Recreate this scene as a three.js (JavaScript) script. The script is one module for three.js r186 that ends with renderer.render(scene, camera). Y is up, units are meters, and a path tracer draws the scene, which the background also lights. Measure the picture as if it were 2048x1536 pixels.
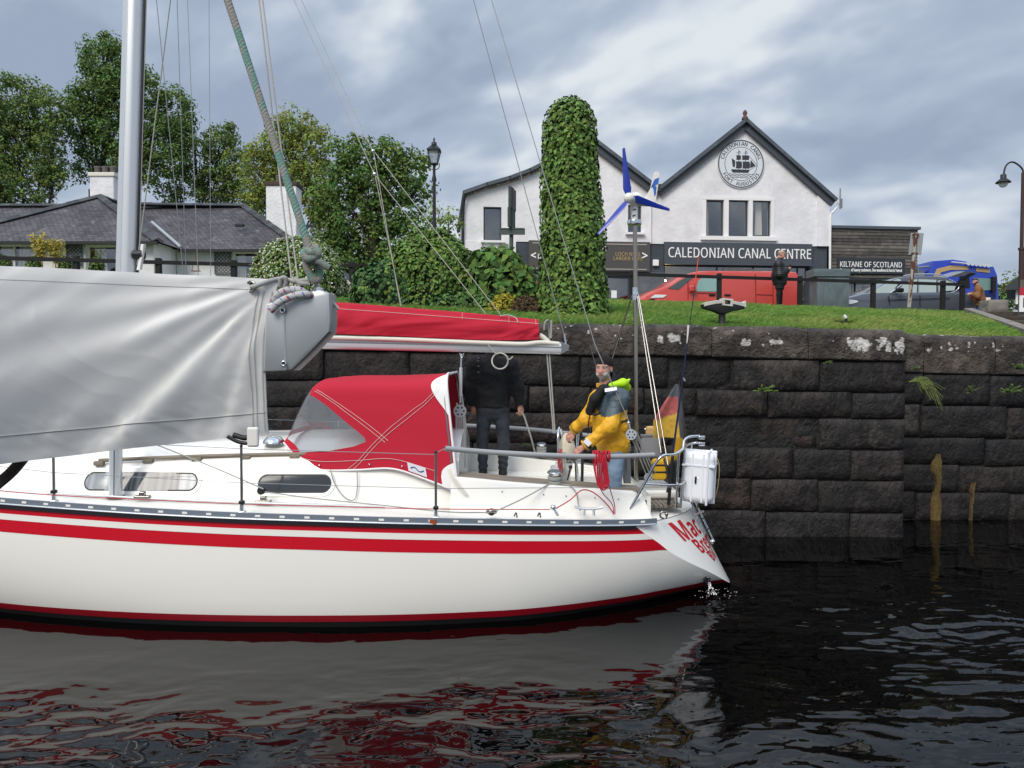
import * as THREE from 'three';
import { RoundedBoxGeometry } from 'three/addons/geometries/RoundedBoxGeometry.js';
import { mergeGeometries, mergeVertices, toCreasedNormals } from 'three/addons/utils/BufferGeometryUtils.js';
import { FontLoader } from 'three/addons/loaders/FontLoader.js';
import { TextGeometry } from 'three/addons/geometries/TextGeometry.js';

// ---------- camera, sky, sun, exposure ----------
const scene = new THREE.Scene();
const EYE = 2.5, FOCAL = 1538, HORIZON = 725;
const camera = new THREE.PerspectiveCamera(2 * Math.atan(768 / FOCAL) * 180 / Math.PI, 4 / 3, 0.1, 3000);
camera.position.set(0, EYE, 0);
camera.rotation.x = -Math.atan((768 - HORIZON) / FOCAL);
camera.updateMatrixWorld();
const renderer = new THREE.WebGLRenderer({ antialias: true });
renderer.toneMapping = THREE.LinearToneMapping;
renderer.toneMappingExposure = 2.3;
renderer.shadowMap.enabled = true;

// smooth seeded noise
function mulberry(a) { return () => { a |= 0; a = a + 0x6D2B79F5 | 0; let t = Math.imul(a ^ a >>> 15, 1 | a); t = t + Math.imul(t ^ t >>> 7, 61 | t) ^ t; return ((t ^ t >>> 14) >>> 0) / 4294967296; }; }
const fract = x => x - Math.floor(x);
function hash3(x, y, z) { let h = Math.imul(x, 374761393) ^ Math.imul(y, 668265263) ^ Math.imul(z, 2147483647 ^ 1274126177); h = Math.imul(h ^ (h >>> 13), 1274126177); h ^= h >>> 16; return (h >>> 0) / 4294967296; }
const fade = t => t * t * t * (t * (t * 6 - 15) + 10), mix = (a, b, t) => a + (b - a) * t, clamp = (x, a = 0, b = 1) => Math.min(b, Math.max(a, x));
const sstep = (a, b, x) => { const t = clamp((x - a) / (b - a)); return t * t * (3 - 2 * t); };
function noise3(x, y, z, per = 0) {
  const xi = Math.floor(x), yi = Math.floor(y), zi = Math.floor(z), u = fade(x - xi), v = fade(y - yi), w = fade(z - zi);
  const m = k => per ? ((k % per) + per) % per : k;
  const g = (i, j, k) => hash3(m(xi + i), m(yi + j), zi + k);
  return 2 * mix(mix(mix(g(0, 0, 0), g(1, 0, 0), u), mix(g(0, 1, 0), g(1, 1, 0), u), v), mix(mix(g(0, 0, 1), g(1, 0, 1), u), mix(g(0, 1, 1), g(1, 1, 1), u), v), w) - 1;
}
function fbm(x, y, z = 0, oct = 4, per = 0) { let s = 0, a = 0.5, n = 0; for (let i = 0; i < oct; i++) { s += a * noise3(x, y, z + i * 17, per); n += a; x *= 2; y *= 2; z *= 2; per *= 2; a *= 0.5; } return s / n; }
const srgb = c => c <= 0.04045 ? c / 12.92 : Math.pow((c + 0.055) / 1.055, 2.4);

// overcast sky with broken, streaked cloud
{
  const w = 2048, h = 1024, d = new Float32Array(w * h * 4);
  const dark = [0.335, 0.405, 0.535], mid = [0.425, 0.503, 0.635], light = [0.74, 0.80, 0.85];
  for (let j = 0; j < h; j++) {
    if (j < h / 2 - 2) { for (let i = 0; i < w; i++) { const p = (j * w + i) * 4; d[p] = 0.2; d[p + 1] = 0.22; d[p + 2] = 0.24; d[p + 3] = 1; } continue; }
    const el = ((j + 0.5) / h - 0.5) * Math.PI, sy = Math.sin(el), cy = Math.cos(el);
    for (let i = 0; i < w; i++) {
      const az = ((i + 0.5) / w - 0.5) * 2 * Math.PI, x = cy * Math.cos(az), z = cy * Math.sin(az);
      const k = 1 / (Math.max(sy, 0) + 0.34), cx = x * k, cz = z * k;
      const wx = fbm(cx * 1.3 + 7, cz * 1.3, 3, 4), wz = fbm(cx * 1.3, cz * 1.3 + 4, 9, 4);
      const a = cx * 0.86 + cz * 0.5, b = -cx * 0.5 + cz * 0.86;
      let n = fbm(a * 3.0 + wx * 0.7, b * 5.4 + wz * 0.8, 5, 6) * 0.75 + fbm(cx * 2.0 + 2.2, cz * 2.0 + wz * 0.5, 12, 5) * 0.75;
      n += 0.36 * fbm(a * 9 + wx * 1.5, b * 14 + wz * 1.5, 21, 5);
      const t = clamp(0.45 + 1.05 * n);
      const p = (j * w + i) * 4, bright = 1.0 + 1.15 * sstep(0.40, 0.85, sy), low = sstep(0.0, 0.22, sy);  // brighter overhead, out of view, to light the scene and the ripples
      for (let c = 0; c < 3; c++) {
        let v = t < 0.45 ? mix(dark[c], mid[c], t / 0.45) : mix(mid[c], light[c], Math.pow((t - 0.45) / 0.55, 1.1));
        v = mix(mix(v, [0.50, 0.575, 0.68][c], 0.55), v, low);
        d[p + c] = v * bright * SKYGAIN();
      }
      d[p + 3] = 1;
    }
  }
  const t = new THREE.DataTexture(d, w, h, THREE.RGBAFormat, THREE.FloatType);
  t.mapping = THREE.EquirectangularReflectionMapping; t.magFilter = THREE.LinearFilter; t.minFilter = THREE.LinearFilter; t.needsUpdate = true;
  scene.background = t; scene.environment = t;
}
function SKYGAIN() { return 1 / 2.3; }
const sun = new THREE.DirectionalLight(0xfff6ea, 1.2);
sun.position.set(-11, 24, 10); sun.target.position.set(0, 0, -12); scene.add(sun, sun.target);
sun.castShadow = true; sun.shadow.radius = 60; sun.shadow.mapSize.set(2048, 2048);
Object.assign(sun.shadow.camera, { left: -45, right: 45, top: 45, bottom: -45, near: 1, far: 140 });

// ---------- helpers ----------
const V = (x, y, z) => new THREE.Vector3(x, y, z);
// a point seen at photo pixel (px, py) that stands at the given distance in front of the camera plane z = 0
function at(px, py, depth) {
  const v = V((px - 1024) / FOCAL, (768 - py) / FOCAL, -1).applyEuler(camera.rotation);
  return v.multiplyScalar(-depth / v.z).add(camera.position);
}
const rnd = mulberry(20240517), R = (a, b) => a + (b - a) * rnd();
const origins = new WeakMap(), taken = new Map();
function numbered(name) { const n = taken.get(name) || 0; taken.set(name, n + 1); return n ? `${name}_${String(n).padStart(3, '0')}` : name; }
function shade(o) { o.traverse(c => { if (c.isMesh) { c.castShadow = true; c.receiveShadow = true; } }); return o; }
// a Group at a thing's base; children given in world metres are moved into it
function thing(name, label, category, pos = [0, 0, 0], group, turn = 0) {
  const o = new THREE.Group(); o.name = numbered(name); scene.add(o);
  const p = pos.isVector3 ? pos : V(...pos); o.position.copy(p); o.rotation.y = turn;
  o.userData = { label, category }; if (group) o.userData.group = group;
  origins.set(o, p.clone()); return o;
}
function one(geos) {
  if (!Array.isArray(geos)) return geos;
  const idx = geos.every(g => g.index), list = idx ? geos : geos.map(g => g.index ? g.toNonIndexed() : g);
  const names = new Set(Object.keys(list[0].attributes)); for (const g of list) for (const k of [...names]) if (!g.attributes[k]) names.delete(k);
  for (const g of list) for (const k of Object.keys(g.attributes)) if (!names.has(k)) g.deleteAttribute(k);
  return list.length === 1 ? list[0] : mergeGeometries(list);
}
// mesh in the parent's own axes
function loc(parent, name, geos, mat) {
  const m = new THREE.Mesh(one(geos), mat); m.name = parent === scene ? numbered(name) : name; m.castShadow = m.receiveShadow = true; parent.add(m);
  if (origins.has(parent)) origins.set(m, origins.get(parent)); return m;
}
// mesh whose geometry is in world metres, under an unturned thing or one of its parts
function wld(parent, name, geos, mat) {
  const g = one(geos), o = origins.get(parent); if (o) g.translate(-o.x, -o.y, -o.z); return loc(parent, name, g, mat);
}
function setting(name, geos, mat) { const m = loc(scene, name, geos, mat); m.userData.kind = 'structure'; return m; }
function tag(o, label, category, group) { o.userData.label = label; o.userData.category = category; if (group) o.userData.group = group; return o; }
// shapes
const box = (w, h, d, x = 0, y = 0, z = 0) => new THREE.BoxGeometry(w, h, d).translate(x, y, z);
const rbox = (w, h, d, r, x = 0, y = 0, z = 0, s = 2) => new RoundedBoxGeometry(w, h, d, s, Math.min(r, w / 2.01, h / 2.01, d / 2.01)).translate(x, y, z);
const sph = (r, x, y, z, a = 16, b = 10) => new THREE.SphereGeometry(r, a, b).translate(x, y, z);
function rod(p, q, r0, r1 = r0, n = 8) {
  const g = new THREE.CylinderGeometry(r1, r0, 1, n); const d = q.clone().sub(p), L = d.length(); g.scale(1, L, 1);
  g.applyQuaternion(new THREE.Quaternion().setFromUnitVectors(V(0, 1, 0), d.normalize())); const m = p.clone().add(q).multiplyScalar(0.5); return g.translate(m.x, m.y, m.z);
}
const beam = (p, q, w, h) => { const d = q.clone().sub(p), L = d.length(); d.normalize(); const g = new THREE.BoxGeometry(L, h, w); const side = V(0, 1, 0).cross(d).multiplyScalar(-1).normalize(), up = side.clone().cross(d).multiplyScalar(1); g.applyMatrix4(new THREE.Matrix4().makeBasis(d, up.y < 0 ? up.negate() : up, d.clone().cross(up))); const m = p.clone().add(q).multiplyScalar(0.5); return g.translate(m.x, m.y, m.z); };
function tube(pts, r, seg = 0, n = 7, closed = false) { const c = new THREE.CatmullRomCurve3(pts, closed, 'centripetal'); return new THREE.TubeGeometry(c, seg || pts.length * 6, r, n, closed); }
const lathe = (pts, x = 0, y = 0, z = 0, n = 18) => new THREE.LatheGeometry(pts.map(p => new THREE.Vector2(p[0], p[1])), n).translate(x, y, z);
const poly = pts => { const s = new THREE.Shape(); pts.forEach((p, i) => i ? s.lineTo(p[0], p[1]) : s.moveTo(p[0], p[1])); s.closePath(); return s; };
const extr = (pts, depth, bevel = 0, holes = []) => { const s = Array.isArray(pts) ? poly(pts) : pts; for (const h of holes) s.holes.push(poly(h)); return new THREE.ExtrudeGeometry(s, { depth, bevelEnabled: bevel > 0, bevelThickness: bevel, bevelSize: bevel, bevelSegments: 2, curveSegments: 10 }); };
// grid surface from f(u, v) -> Vector3
function grid(f, nu, nv, closeU = false) {
  const p = [], uv = [], id = [];
  for (let j = 0; j <= nv; j++) for (let i = 0; i <= nu; i++) { const q = f(i / nu, j / nv); p.push(q.x, q.y, q.z); uv.push(i / nu, j / nv); }
  for (let j = 0; j < nv; j++) for (let i = 0; i < nu; i++) { const a = j * (nu + 1) + i, b = a + 1, c = a + nu + 1, d = c + 1; id.push(a, b, d, a, d, c); }
  const g = new THREE.BufferGeometry(); g.setAttribute('position', new THREE.Float32BufferAttribute(p, 3)); g.setAttribute('uv', new THREE.Float32BufferAttribute(uv, 2)); g.setIndex(id); g.computeVertexNormals(); return g;
}
// uv in metres from the main direction of each face
function metric(g, s = 1) {
  g = g.index ? g.toNonIndexed() : g; const p = g.attributes.position, uv = new Float32Array(p.count * 2), a = V(), b = V(), c = V();
  for (let i = 0; i < p.count; i += 3) {
    a.fromBufferAttribute(p, i); b.fromBufferAttribute(p, i + 1); c.fromBufferAttribute(p, i + 2);
    const n = b.clone().sub(a).cross(c.clone().sub(a)), ax = Math.abs(n.x), ay = Math.abs(n.y), az = Math.abs(n.z);
    [a, b, c].forEach((q, k) => { const [u, v] = az >= ax && az >= ay ? [q.x, q.y] : ax >= ay ? [q.z, q.y] : [q.x, q.z]; uv[(i + k) * 2] = u / s; uv[(i + k) * 2 + 1] = v / s; });
  }
  g.setAttribute('uv', new THREE.BufferAttribute(uv, 2)); return g;
}
function tinted(g, f) { const p = g.attributes.position, c = new Float32Array(p.count * 3); for (let i = 0; i < p.count; i++) { const t = f(p.getX(i), p.getY(i), p.getZ(i), i); c[i * 3] = t[0]; c[i * 3 + 1] = t[1]; c[i * 3 + 2] = t[2]; } g.setAttribute('color', new THREE.BufferAttribute(c, 3)); return g; }
const creased = (g, a = 0.6) => toCreasedNormals(g, a);
// textures computed from periodic noise
function tex(w, h, f, color = true, repeat = 1) {
  const d = new Uint8Array(w * h * 4);
  for (let j = 0; j < h; j++) for (let i = 0; i < w; i++) { const c = f(i / w, j / h), p = (j * w + i) * 4; if (Array.isArray(c)) { d[p] = clamp(c[0]) * 255; d[p + 1] = clamp(c[1]) * 255; d[p + 2] = clamp(c[2]) * 255; d[p + 3] = c.length > 3 ? clamp(c[3]) * 255 : 255; } else { d[p] = d[p + 1] = d[p + 2] = clamp(c) * 255; d[p + 3] = 255; } }
  const t = new THREE.DataTexture(d, w, h); t.wrapS = t.wrapT = THREE.RepeatWrapping; t.magFilter = THREE.LinearFilter; t.minFilter = THREE.LinearMipmapLinearFilter; t.repeat.set(repeat, repeat); if (color) t.colorSpace = THREE.SRGBColorSpace; t.needsUpdate = true; return t;
}
function canvasTex(w, h, draw) { const c = document.createElement('canvas'); c.width = w; c.height = h; draw(c.getContext('2d'), w, h); const t = new THREE.CanvasTexture(c); t.colorSpace = THREE.SRGBColorSpace; t.anisotropy = 8; return t; }
const std = (color, roughness = 0.7, o = {}) => new THREE.MeshStandardMaterial({ color, roughness, side: THREE.DoubleSide, ...o });
const phys = (color, roughness = 0.5, o = {}) => new THREE.MeshPhysicalMaterial({ color, roughness, side: THREE.DoubleSide, ...o });
const font = await new FontLoader().loadAsync('fonts/droid/droid_sans_regular.typeface.json');
const fontBold = await new FontLoader().loadAsync('fonts/droid/droid_sans_bold.typeface.json');
function lettering(text, size, depth, f = font, width = 0) {
  const g = new TextGeometry(text, { font: f, size, depth, curveSegments: 4, bevelEnabled: false }); g.computeBoundingBox(); const b = g.boundingBox, w = b.max.x - b.min.x;
  g.translate(-b.min.x, 0, 0); if (width) g.scale(width / w, 1, 1); return g;
}
// shared fine textures
const T = {
  speck: tex(512, 512, (u, v) => 0.5 + 0.5 * fbm(u * 32, v * 32, 1, 4, 32), false),
  coarse: tex(512, 512, (u, v) => 0.5 + 0.5 * fbm(u * 8, v * 8, 2, 6, 8), false),
  harl: tex(512, 512, (u, v) => clamp(0.5 + 0.9 * fbm(u * 24, v * 24, 5, 3, 24)), false),
  mottled: tex(512, 512, (u, v) => { const n = 0.9 + 0.16 * fbm(u * 4, v * 4, 8, 6, 4); return [n, n, n]; }),
  weave: tex(256, 256, (u, v) => 0.5 + 0.25 * Math.sin(u * 256 * Math.PI / 2) * Math.cos(v * 256 * Math.PI / 2) + 0.3 * fbm(u * 6, v * 6, 3, 3, 6), false),
  wood: tex(512, 512, (u, v) => { const g = fbm(u * 3, v * 60, 4, 4, 0) * 0.5 + fbm(u * 10, v * 10, 6, 3, 10) * 0.4, n = 0.78 + 0.3 * g; return [n, n * 0.98, n * 0.95]; }),
};
// ---------- the setting: water, quay wall, grass bank, road ----------
const WALL = 11.08, RECESS = 12.3, CORNER = at(1814, 725, WALL).x;
const wallTop = x => 3.085 - 0.021 * clamp(x, -12, 12);
const fenceDepth = x => 22.9 + 0.229 * x;                       // the timber fence runs slightly away to the right
{
  // peaty lock water: ripples as real relief, calm beside the hull and rougher towards the camera
  const nx = 820, nz = 400, pos = [], nor = [], id = [];
  const dirs = []; const wr = mulberry(77);
  for (let i = 0; i < 26; i++) { const L = 0.16 * Math.pow(1.115, i), a = (wr() - 0.5) * 1.5 + (i % 3 ? 1.35 : 0.5); dirs.push([Math.cos(a) * 6.283 / L, Math.sin(a) * 6.283 / L, wr() * 6.283, L]); }
  const H = (x, z) => {
    const d = -z;
    let calm = sstep(7.1, 5.2, d) * 0.85 + 0.26;                                        // rougher near the camera
    const right = sstep(1.6, 3.6, x + (d - 6) * 0.15) ; calm = Math.max(calm, right * sstep(10.2, 6.4, d) * 2.3);
    calm *= 0.72 + 0.5 * noise3(x * 0.55 + 3, z * 0.8, 4);
    const left = sstep(-1.2, -3.4, x) * sstep(5.0, 6.2, d); calm *= 1 - 0.35 * left;
    const wake = Math.exp(-((x - 2.35) ** 2 + (d - 8.15) ** 2) / 0.22) * 1.5;
    let h = 0; const wx = x + 0.10 * noise3(x * 1.7, z * 1.7, 8), wz = z + 0.10 * noise3(x * 1.7, z * 1.7, 18);
    for (const [kx, kz, ph, L] of dirs) h += 0.0030 * Math.pow(L, 0.9) * Math.sin(kx * wx + kz * wz + ph);
    h = h * 0.5 + 0.0085 * noise3(wx * 2.1, wz * 4.4, 2) + 0.0052 * noise3(wx * 4.6, wz * 9.5, 6) + 0.0019 * noise3(wx * 10, wz * 19, 11) + 0.0005 * noise3(wx * 24, wz * 38, 13);
    return h * (calm + wake * 0.8) + wake * 0.006 * noise3(x * 14, z * 14, 33);
  };
  const X0 = -16, X1 = 16;
  const xs = [], zs = [];
  for (let i = 0; i <= nx; i++) { const t = i / nx * 2 - 1; xs.push((X0 + X1) / 2 + (X1 - X0) / 2 * (0.55 * t + 0.45 * t * t * t)); }
  for (let j = 0; j <= nz; j++) { const t = j / nz; zs.push(-(3.0 + (13.4 - 3.0) * (0.72 * t + 0.28 * t * t))); }
  for (let j = 0; j <= nz; j++) for (let i = 0; i <= nx; i++) {
    const x = xs[i], z = zs[j], e = 0.006, h = H(x, z), hx = (H(x + e, z) - h) / e, hz = (H(x, z + e) - h) / e, l = Math.hypot(hx, 1, hz);
    pos.push(x, h, z); nor.push(-hx / l, 1 / l, -hz / l);
  }
  for (let j = 0; j < nz; j++) for (let i = 0; i < nx; i++) { const a = j * (nx + 1) + i, b = a + 1, c = a + nx + 1, d = c + 1; id.push(a, b, d, a, d, c); }
  const g = new THREE.BufferGeometry(); g.setAttribute('position', new THREE.Float32BufferAttribute(pos, 3)); g.setAttribute('normal', new THREE.Float32BufferAttribute(nor, 3)); g.setIndex(id);
  const water = setting('water', g, phys(new THREE.Color(0.0008, 0.0008, 0.0007), 0.015, { ior: 1.33 })); water.position.y = -0.03;
  // the basin goes on behind and beside the camera
  const far = new THREE.Shape(); far.moveTo(-120, -3); far.lineTo(120, -3); far.lineTo(120, 60); far.lineTo(-120, 60);
  setting('water', [box(240, 0.02, 60, 0, -0.042, 27.0), box(104, 0.02, 10.4, -68, -0.042, -8.2), box(104, 0.02, 10.4, 68, -0.042, -8.2)], water.material);
}
// quay wall: every ashlar block is a mesh
const stoneBump = tex(1024, 1024, (u, v) => clamp(0.5 + 0.55 * fbm(u * 7, v * 7, 2, 7, 7) + 0.12 * fbm(u * 60, v * 60, 9, 2, 60) - 0.12 * Math.pow(clamp(1 - Math.abs(fbm(u * 9, v * 9, 31, 5, 9)) * 7), 2) + 0.25 * fbm(u * 24, v * 24, 77, 4, 24)), false);
const stoneTint = tex(1024, 1024, (u, v) => { const a = fbm(u * 6, v * 6, 40, 6, 6), b = fbm(u * 22, v * 22, 44, 4, 22), s = sstep(0.30, 0.48, fbm(u * 30, v * 30, 61, 4, 30) + 0.5 * fbm(u * 5, v * 5, 63, 3, 5)), n = clamp(0.60 + 0.50 * a + 0.32 * b); return [n + 0.32 * s, n * 0.96 + 0.31 * s, n * 0.95 + 0.28 * s]; });
const stoneMats = [[0.060, 0.047, 0.041], [0.046, 0.040, 0.037], [0.074, 0.050, 0.042], [0.052, 0.043, 0.037], [0.105, 0.094, 0.083], [0.034, 0.031, 0.031]].map(c => std(new THREE.Color(...c).multiplyScalar(0.52), 0.74, { map: stoneTint, bumpMap: stoneBump, bumpScale: 0.032 }));
const paleStone = std(new THREE.Color(0.20, 0.19, 0.175), 0.9, { map: stoneTint, bumpMap: stoneBump, bumpScale: 0.04 });
function ashlar(w, h, d, rough, seed, chip = 0.012) {
  const nx = Math.max(6, Math.round(w / 0.075)), ny = Math.max(5, Math.round(h / 0.075));
  const inset = (t, n, L) => { const k = Math.round(t * n); return k === 0 ? 0 : k === n ? 1 : mix(0.010 / L, 1 - 0.010 / L, (k - 1) / (n - 2)); };
  const g = grid((u0, v0) => {
    const u = inset(u0, nx, w), v = inset(v0, ny, h), ex = Math.min(u, 1 - u) * w, ey = Math.min(v, 1 - v) * h, e = Math.min(ex, ey);
    const n = fbm(u * w * 3.1 + seed * 3.7, v * h * 3.1 + seed, seed, 4);
    const k = clamp(e / 0.03); let z = d / 2 + rough * n * (0.4 + 0.6 * k) * 0.75 - 0.005 * (1 - k) * (1 - k) - (e <= 1e-6 ? 0.07 : 0);
    const c = chip * noise3(u * w * 9 + seed, v * h * 9, 5);
    return V((u - 0.5) * w + (ex < 0.02 ? c * Math.sign(0.5 - u) * 0.55 : 0), (v - 0.5) * h + (ey < 0.02 ? c * Math.sign(0.5 - v) * 0.55 : 0), z);
  }, nx, ny);
  const uv = g.attributes.uv; for (let i = 0; i < uv.count; i++) uv.setXY(i, (uv.getX(i) * w + seed * 0.37) / 1.35, (uv.getY(i) * h + seed * 0.73) / 1.35);
  return g;
}
// coping texture: crusts of white lichen, dark algae and brown iron marks along the quay edge
const COP_X0 = -15, COP_W = 30;
const copMat = (() => {
  const blobs = []; const br = mulberry(5);
  const put = (px0, px1, v0, v1, s, n) => { for (let i = 0; i < n; i++) { const px = px0 + (px1 - px0) * br(), D = px > 1815 ? RECESS : WALL; blobs.push([at(px, 690, D).x, v0 + (v1 - v0) * br(), s * (0.4 + br())]); } };
  put(1688, 1808, 0.64, 0.76, 0.06, 34); put(1522, 1560, 0.66, 0.72, 0.04, 7); put(1482, 1502, 0.64, 0.72, 0.035, 6); put(1335, 1366, 0.6, 0.72, 0.04, 10); put(1312, 1330, 0.62, 0.75, 0.035, 6); put(1850, 1870, 0.64, 0.7, 0.04, 5); put(1875, 1995, 0.58, 0.70, 0.022, 13); put(1200, 1800, 0.3, 0.68, 0.012, 44); put(1985, 2003, 0.6, 0.75, 0.03, 5); put(1830, 1990, 0.26, 0.42, 0.035, 50); put(1100, 1300, 0.3, 0.7, 0.014, 24);
  const w = 2048, h = 256, copBump = stoneBump.clone(); copBump.repeat.set(COP_W / 1.35, 1.2 / 1.35); copBump.needsUpdate = true;
  return std(0xffffff, 0.88, { bumpMap: copBump, bumpScale: 0.05, map: tex(w, h, (u, v) => {
    const x = COP_X0 + u * COP_W, n = fbm(x * 2.2, v * 4, 3, 5), f = fbm(x * 9, v * 9, 8, 4), m = 0.50 + 0.42 * n + 0.30 * f;
    let c = [0.36 * m + 0.07, 0.325 * m + 0.065, 0.30 * m + 0.06]; const worn = sstep(0.05, 0.35, fbm(x * 1.6 + 9, v * 3, 23, 5)); c = c.map((q, i) => mix(q, [0.40, 0.37, 0.33][i] * (0.8 + 0.5 * f), 0.6 * worn));
    let L = -1; for (const b of blobs) { const dx = x - b[0], dv = (v - b[1]) * 1.2; if (Math.abs(dx) > 0.25) continue; L = Math.max(L, 1 - Math.hypot(dx, dv) / b[2]); }
    const k = L > -0.3 ? sstep(0.0, 0.15, L + 1.25 * fbm(x * 15, v * 15, 15, 5) - 0.12) : 0;
    return c.map((q, i) => mix(q, [0.80, 0.79, 0.77][i] * (0.9 + 0.2 * f), k));
  }) });
})();
const copingMat = () => copMat;
{
  const wallSpec = [
    // [x0, x1, depth, course tops below the coping as fractions, turn]
    { x0: -14.4, x1: CORNER, depth: WALL, name: 'quay_wall', label: 'dark stone lock wall rising behind the sailing yacht', cs: [0.46, 0.45, 0.38, 0.45, 0.45, 0.47, 0.48, 0.5], len: [0.75, 1.35], coping: [1.05, 1.5] },
    { x0: CORNER - 0.6, x1: 14.2, depth: RECESS, name: 'quay_wall', label: 'set back stretch of black lock wall with yellow mineral streak', cs: [0.62, 0.5, 0.52, 0.44, 0.44, 0.46, 0.5, 0.4], len: [0.9, 1.7], coping: [1.0, 1.55] }];
  wallSpec.forEach((s, si) => {
    const wr = mulberry(31 + si * 5), RR = (a, b) => a + (b - a) * wr();
    const q = thing(s.name, s.label, 'wall', [(s.x0 + s.x1) / 2, -0.6, -s.depth - 0.5]);
    // solid backing of mortar and rubble behind the faces
    const back = extr([[s.x0, -0.6], [s.x1, -0.6], [s.x1, wallTop(s.x1) - 0.05], [s.x0, wallTop(s.x0) - 0.05]], 1.6); back.translate(0, 0, -s.depth - 1.66);
    const b2 = metric(back, 1.3); wld(q, 'backing', b2, stoneMats[5]);
    let top = 0;
    s.cs.forEach((ch, ci) => {
      let x = s.x0 + (ci % 2 ? 0 : RR(-0.5, 0)); const edges = [];
      if (si === 0) { let xr = CORNER; while (xr > s.x0) { let w = ci === 0 ? RR(...s.coping) : RR(...s.len); if (xr === CORNER && ci) w = ci % 2 ? 1.25 : 0.78; edges.push([xr - w, xr]); xr -= w; } }
      else while (x < s.x1) { const w = ci === 0 ? RR(...s.coping) : RR(...s.len); edges.push([x, x + w]); x += w; }
      for (const [a, b] of edges) {
        const w = b - a, xm = (a + b) / 2, y1 = wallTop(xm) - top, y0 = y1 - ch, seed = si * 100 + ci * 13 + Math.round(a * 7);
        if (ci === 0) {
          // coping stone with rounded nose
          const nose = 0.13, prof = [[0.62, 0], [0.2, 0.012]]; for (let k = 0; k <= 6; k++) { const t = k / 6 * Math.PI / 2; prof.push([nose - 0.03 - nose * Math.sin(t), -nose + nose * Math.cos(t)]); } prof.push([-0.035, -0.22], [-0.03, -ch + 0.03], [0.0, -ch + 0.005], [0.3, -ch + 0.005]);
          const np = prof.length - 1, arc = [0]; prof.forEach((p, k) => k && arc.push(arc[k - 1] + Math.hypot(p[0] - prof[k - 1][0], p[1] - prof[k - 1][1]))); const nu = Math.max(8, Math.round(w / 0.08));
          const g = grid((u, v) => { const f = v * np, k = Math.min(np - 1, Math.floor(f)), t = f - k, pz = mix(prof[k][0], prof[k + 1][0], t), py = mix(prof[k][1], prof[k + 1][1], t); const xx = a + 0.004 + u * (w - 0.008), e = Math.min(u, 1 - u) * w, n = 0.022 * fbm(xx * 2.3, py * 6 + pz * 5, 7, 4) - 0.03 * (1 - clamp(e / 0.03)) ** 2, sag = wallTop(xx) + 0.012 * noise3(Math.floor(a * 5) * 3.1, 2, 1); return V(xx, sag + py + n * (py > -0.1 ? 0.8 : 0.15), -s.depth - pz + n * (py < -0.05 ? 1 : 0.4)); }, nu, np * 2);
          const uv = g.attributes.uv; for (let i = 0; i < uv.count; i++) { const f = uv.getY(i) * np, k = Math.min(np - 1, Math.floor(f + 1e-6)); uv.setXY(i, (a + uv.getX(i) * w - COP_X0) / COP_W, (arc[k] + (f - k) * (arc[k + 1] - arc[k])) / 1.2); }
          wld(q, 'coping_stone', g, copingMat());
        } else {
          const g = ashlar(w - 0.013, ch - 0.012, 0.1, si ? 0.030 : 0.034, seed); const inset = wr() < 0.12 ? 0.05 : RR(-0.012, 0.014);
          g.translate(xm, (y0 + y1) / 2, -s.depth - 0.06 - inset);
          let mi = Math.floor(wr() * 4); const pale = si === 0 && ci === 1 && xm > CORNER - 2.9 && xm < CORNER - 1.5; if (wr() < 0.10) mi = 4; if (wr() < 0.2 || ci > 5) mi = wr() < 0.6 ? 5 : 1; if (si && wr() < 0.6) mi = 5;
          wld(q, 'stone_block', g, pale ? stoneMats[4] : stoneMats[mi]);
        }
      }
      top += ch;
    });
    if (si === 0) { // return face of the corner, turned into the recess
      let t2 = 0; s.cs.forEach((ch, ci) => { const g = ashlar(1.24, ch - 0.016, 0.1, 0.03, 900 + ci).rotateY(Math.PI / 2).translate(CORNER - 0.06, wallTop(CORNER) - t2 - ch / 2, -WALL - 0.66); wld(q, ci ? 'stone_block' : 'coping_stone', g, stoneMats[ci % 4]); t2 += ch; });
    } else { // flowstone left by a seep
      const stain = (px, y0, y1, w) => { const D = RECESS - 0.035, top = at(px, y0, D), bot = at(px - 6, y1, D); return grid((u, v) => { const c = top.clone().lerp(bot, v), ww = w * (0.55 + 0.45 * sstep(0, 0.2, v)) * (1 + 0.35 * noise3(v * 9, px, 2)), k = 4 * u * (1 - u); return V(c.x + (u - 0.5) * ww + 0.02 * noise3(v * 5, px, 7), c.y, c.z - 0.06 + 0.085 * Math.sqrt(k) + 0.012 * fbm(u * 3, v * 22, 4, 3)); }, 8, 50); };
      wld(q, 'mineral_streak', stain(1879, 908, 1052, 0.15), std(new THREE.Color(0.17, 0.115, 0.03), 0.85, { bumpMap: stoneBump, bumpScale: 0.02, map: T.mottled }));
      wld(q, 'mineral_streak', stain(1948, 965, 1046, 0.05), std(new THREE.Color(0.09, 0.06, 0.025), 0.85));
    }
  });
}

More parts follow.
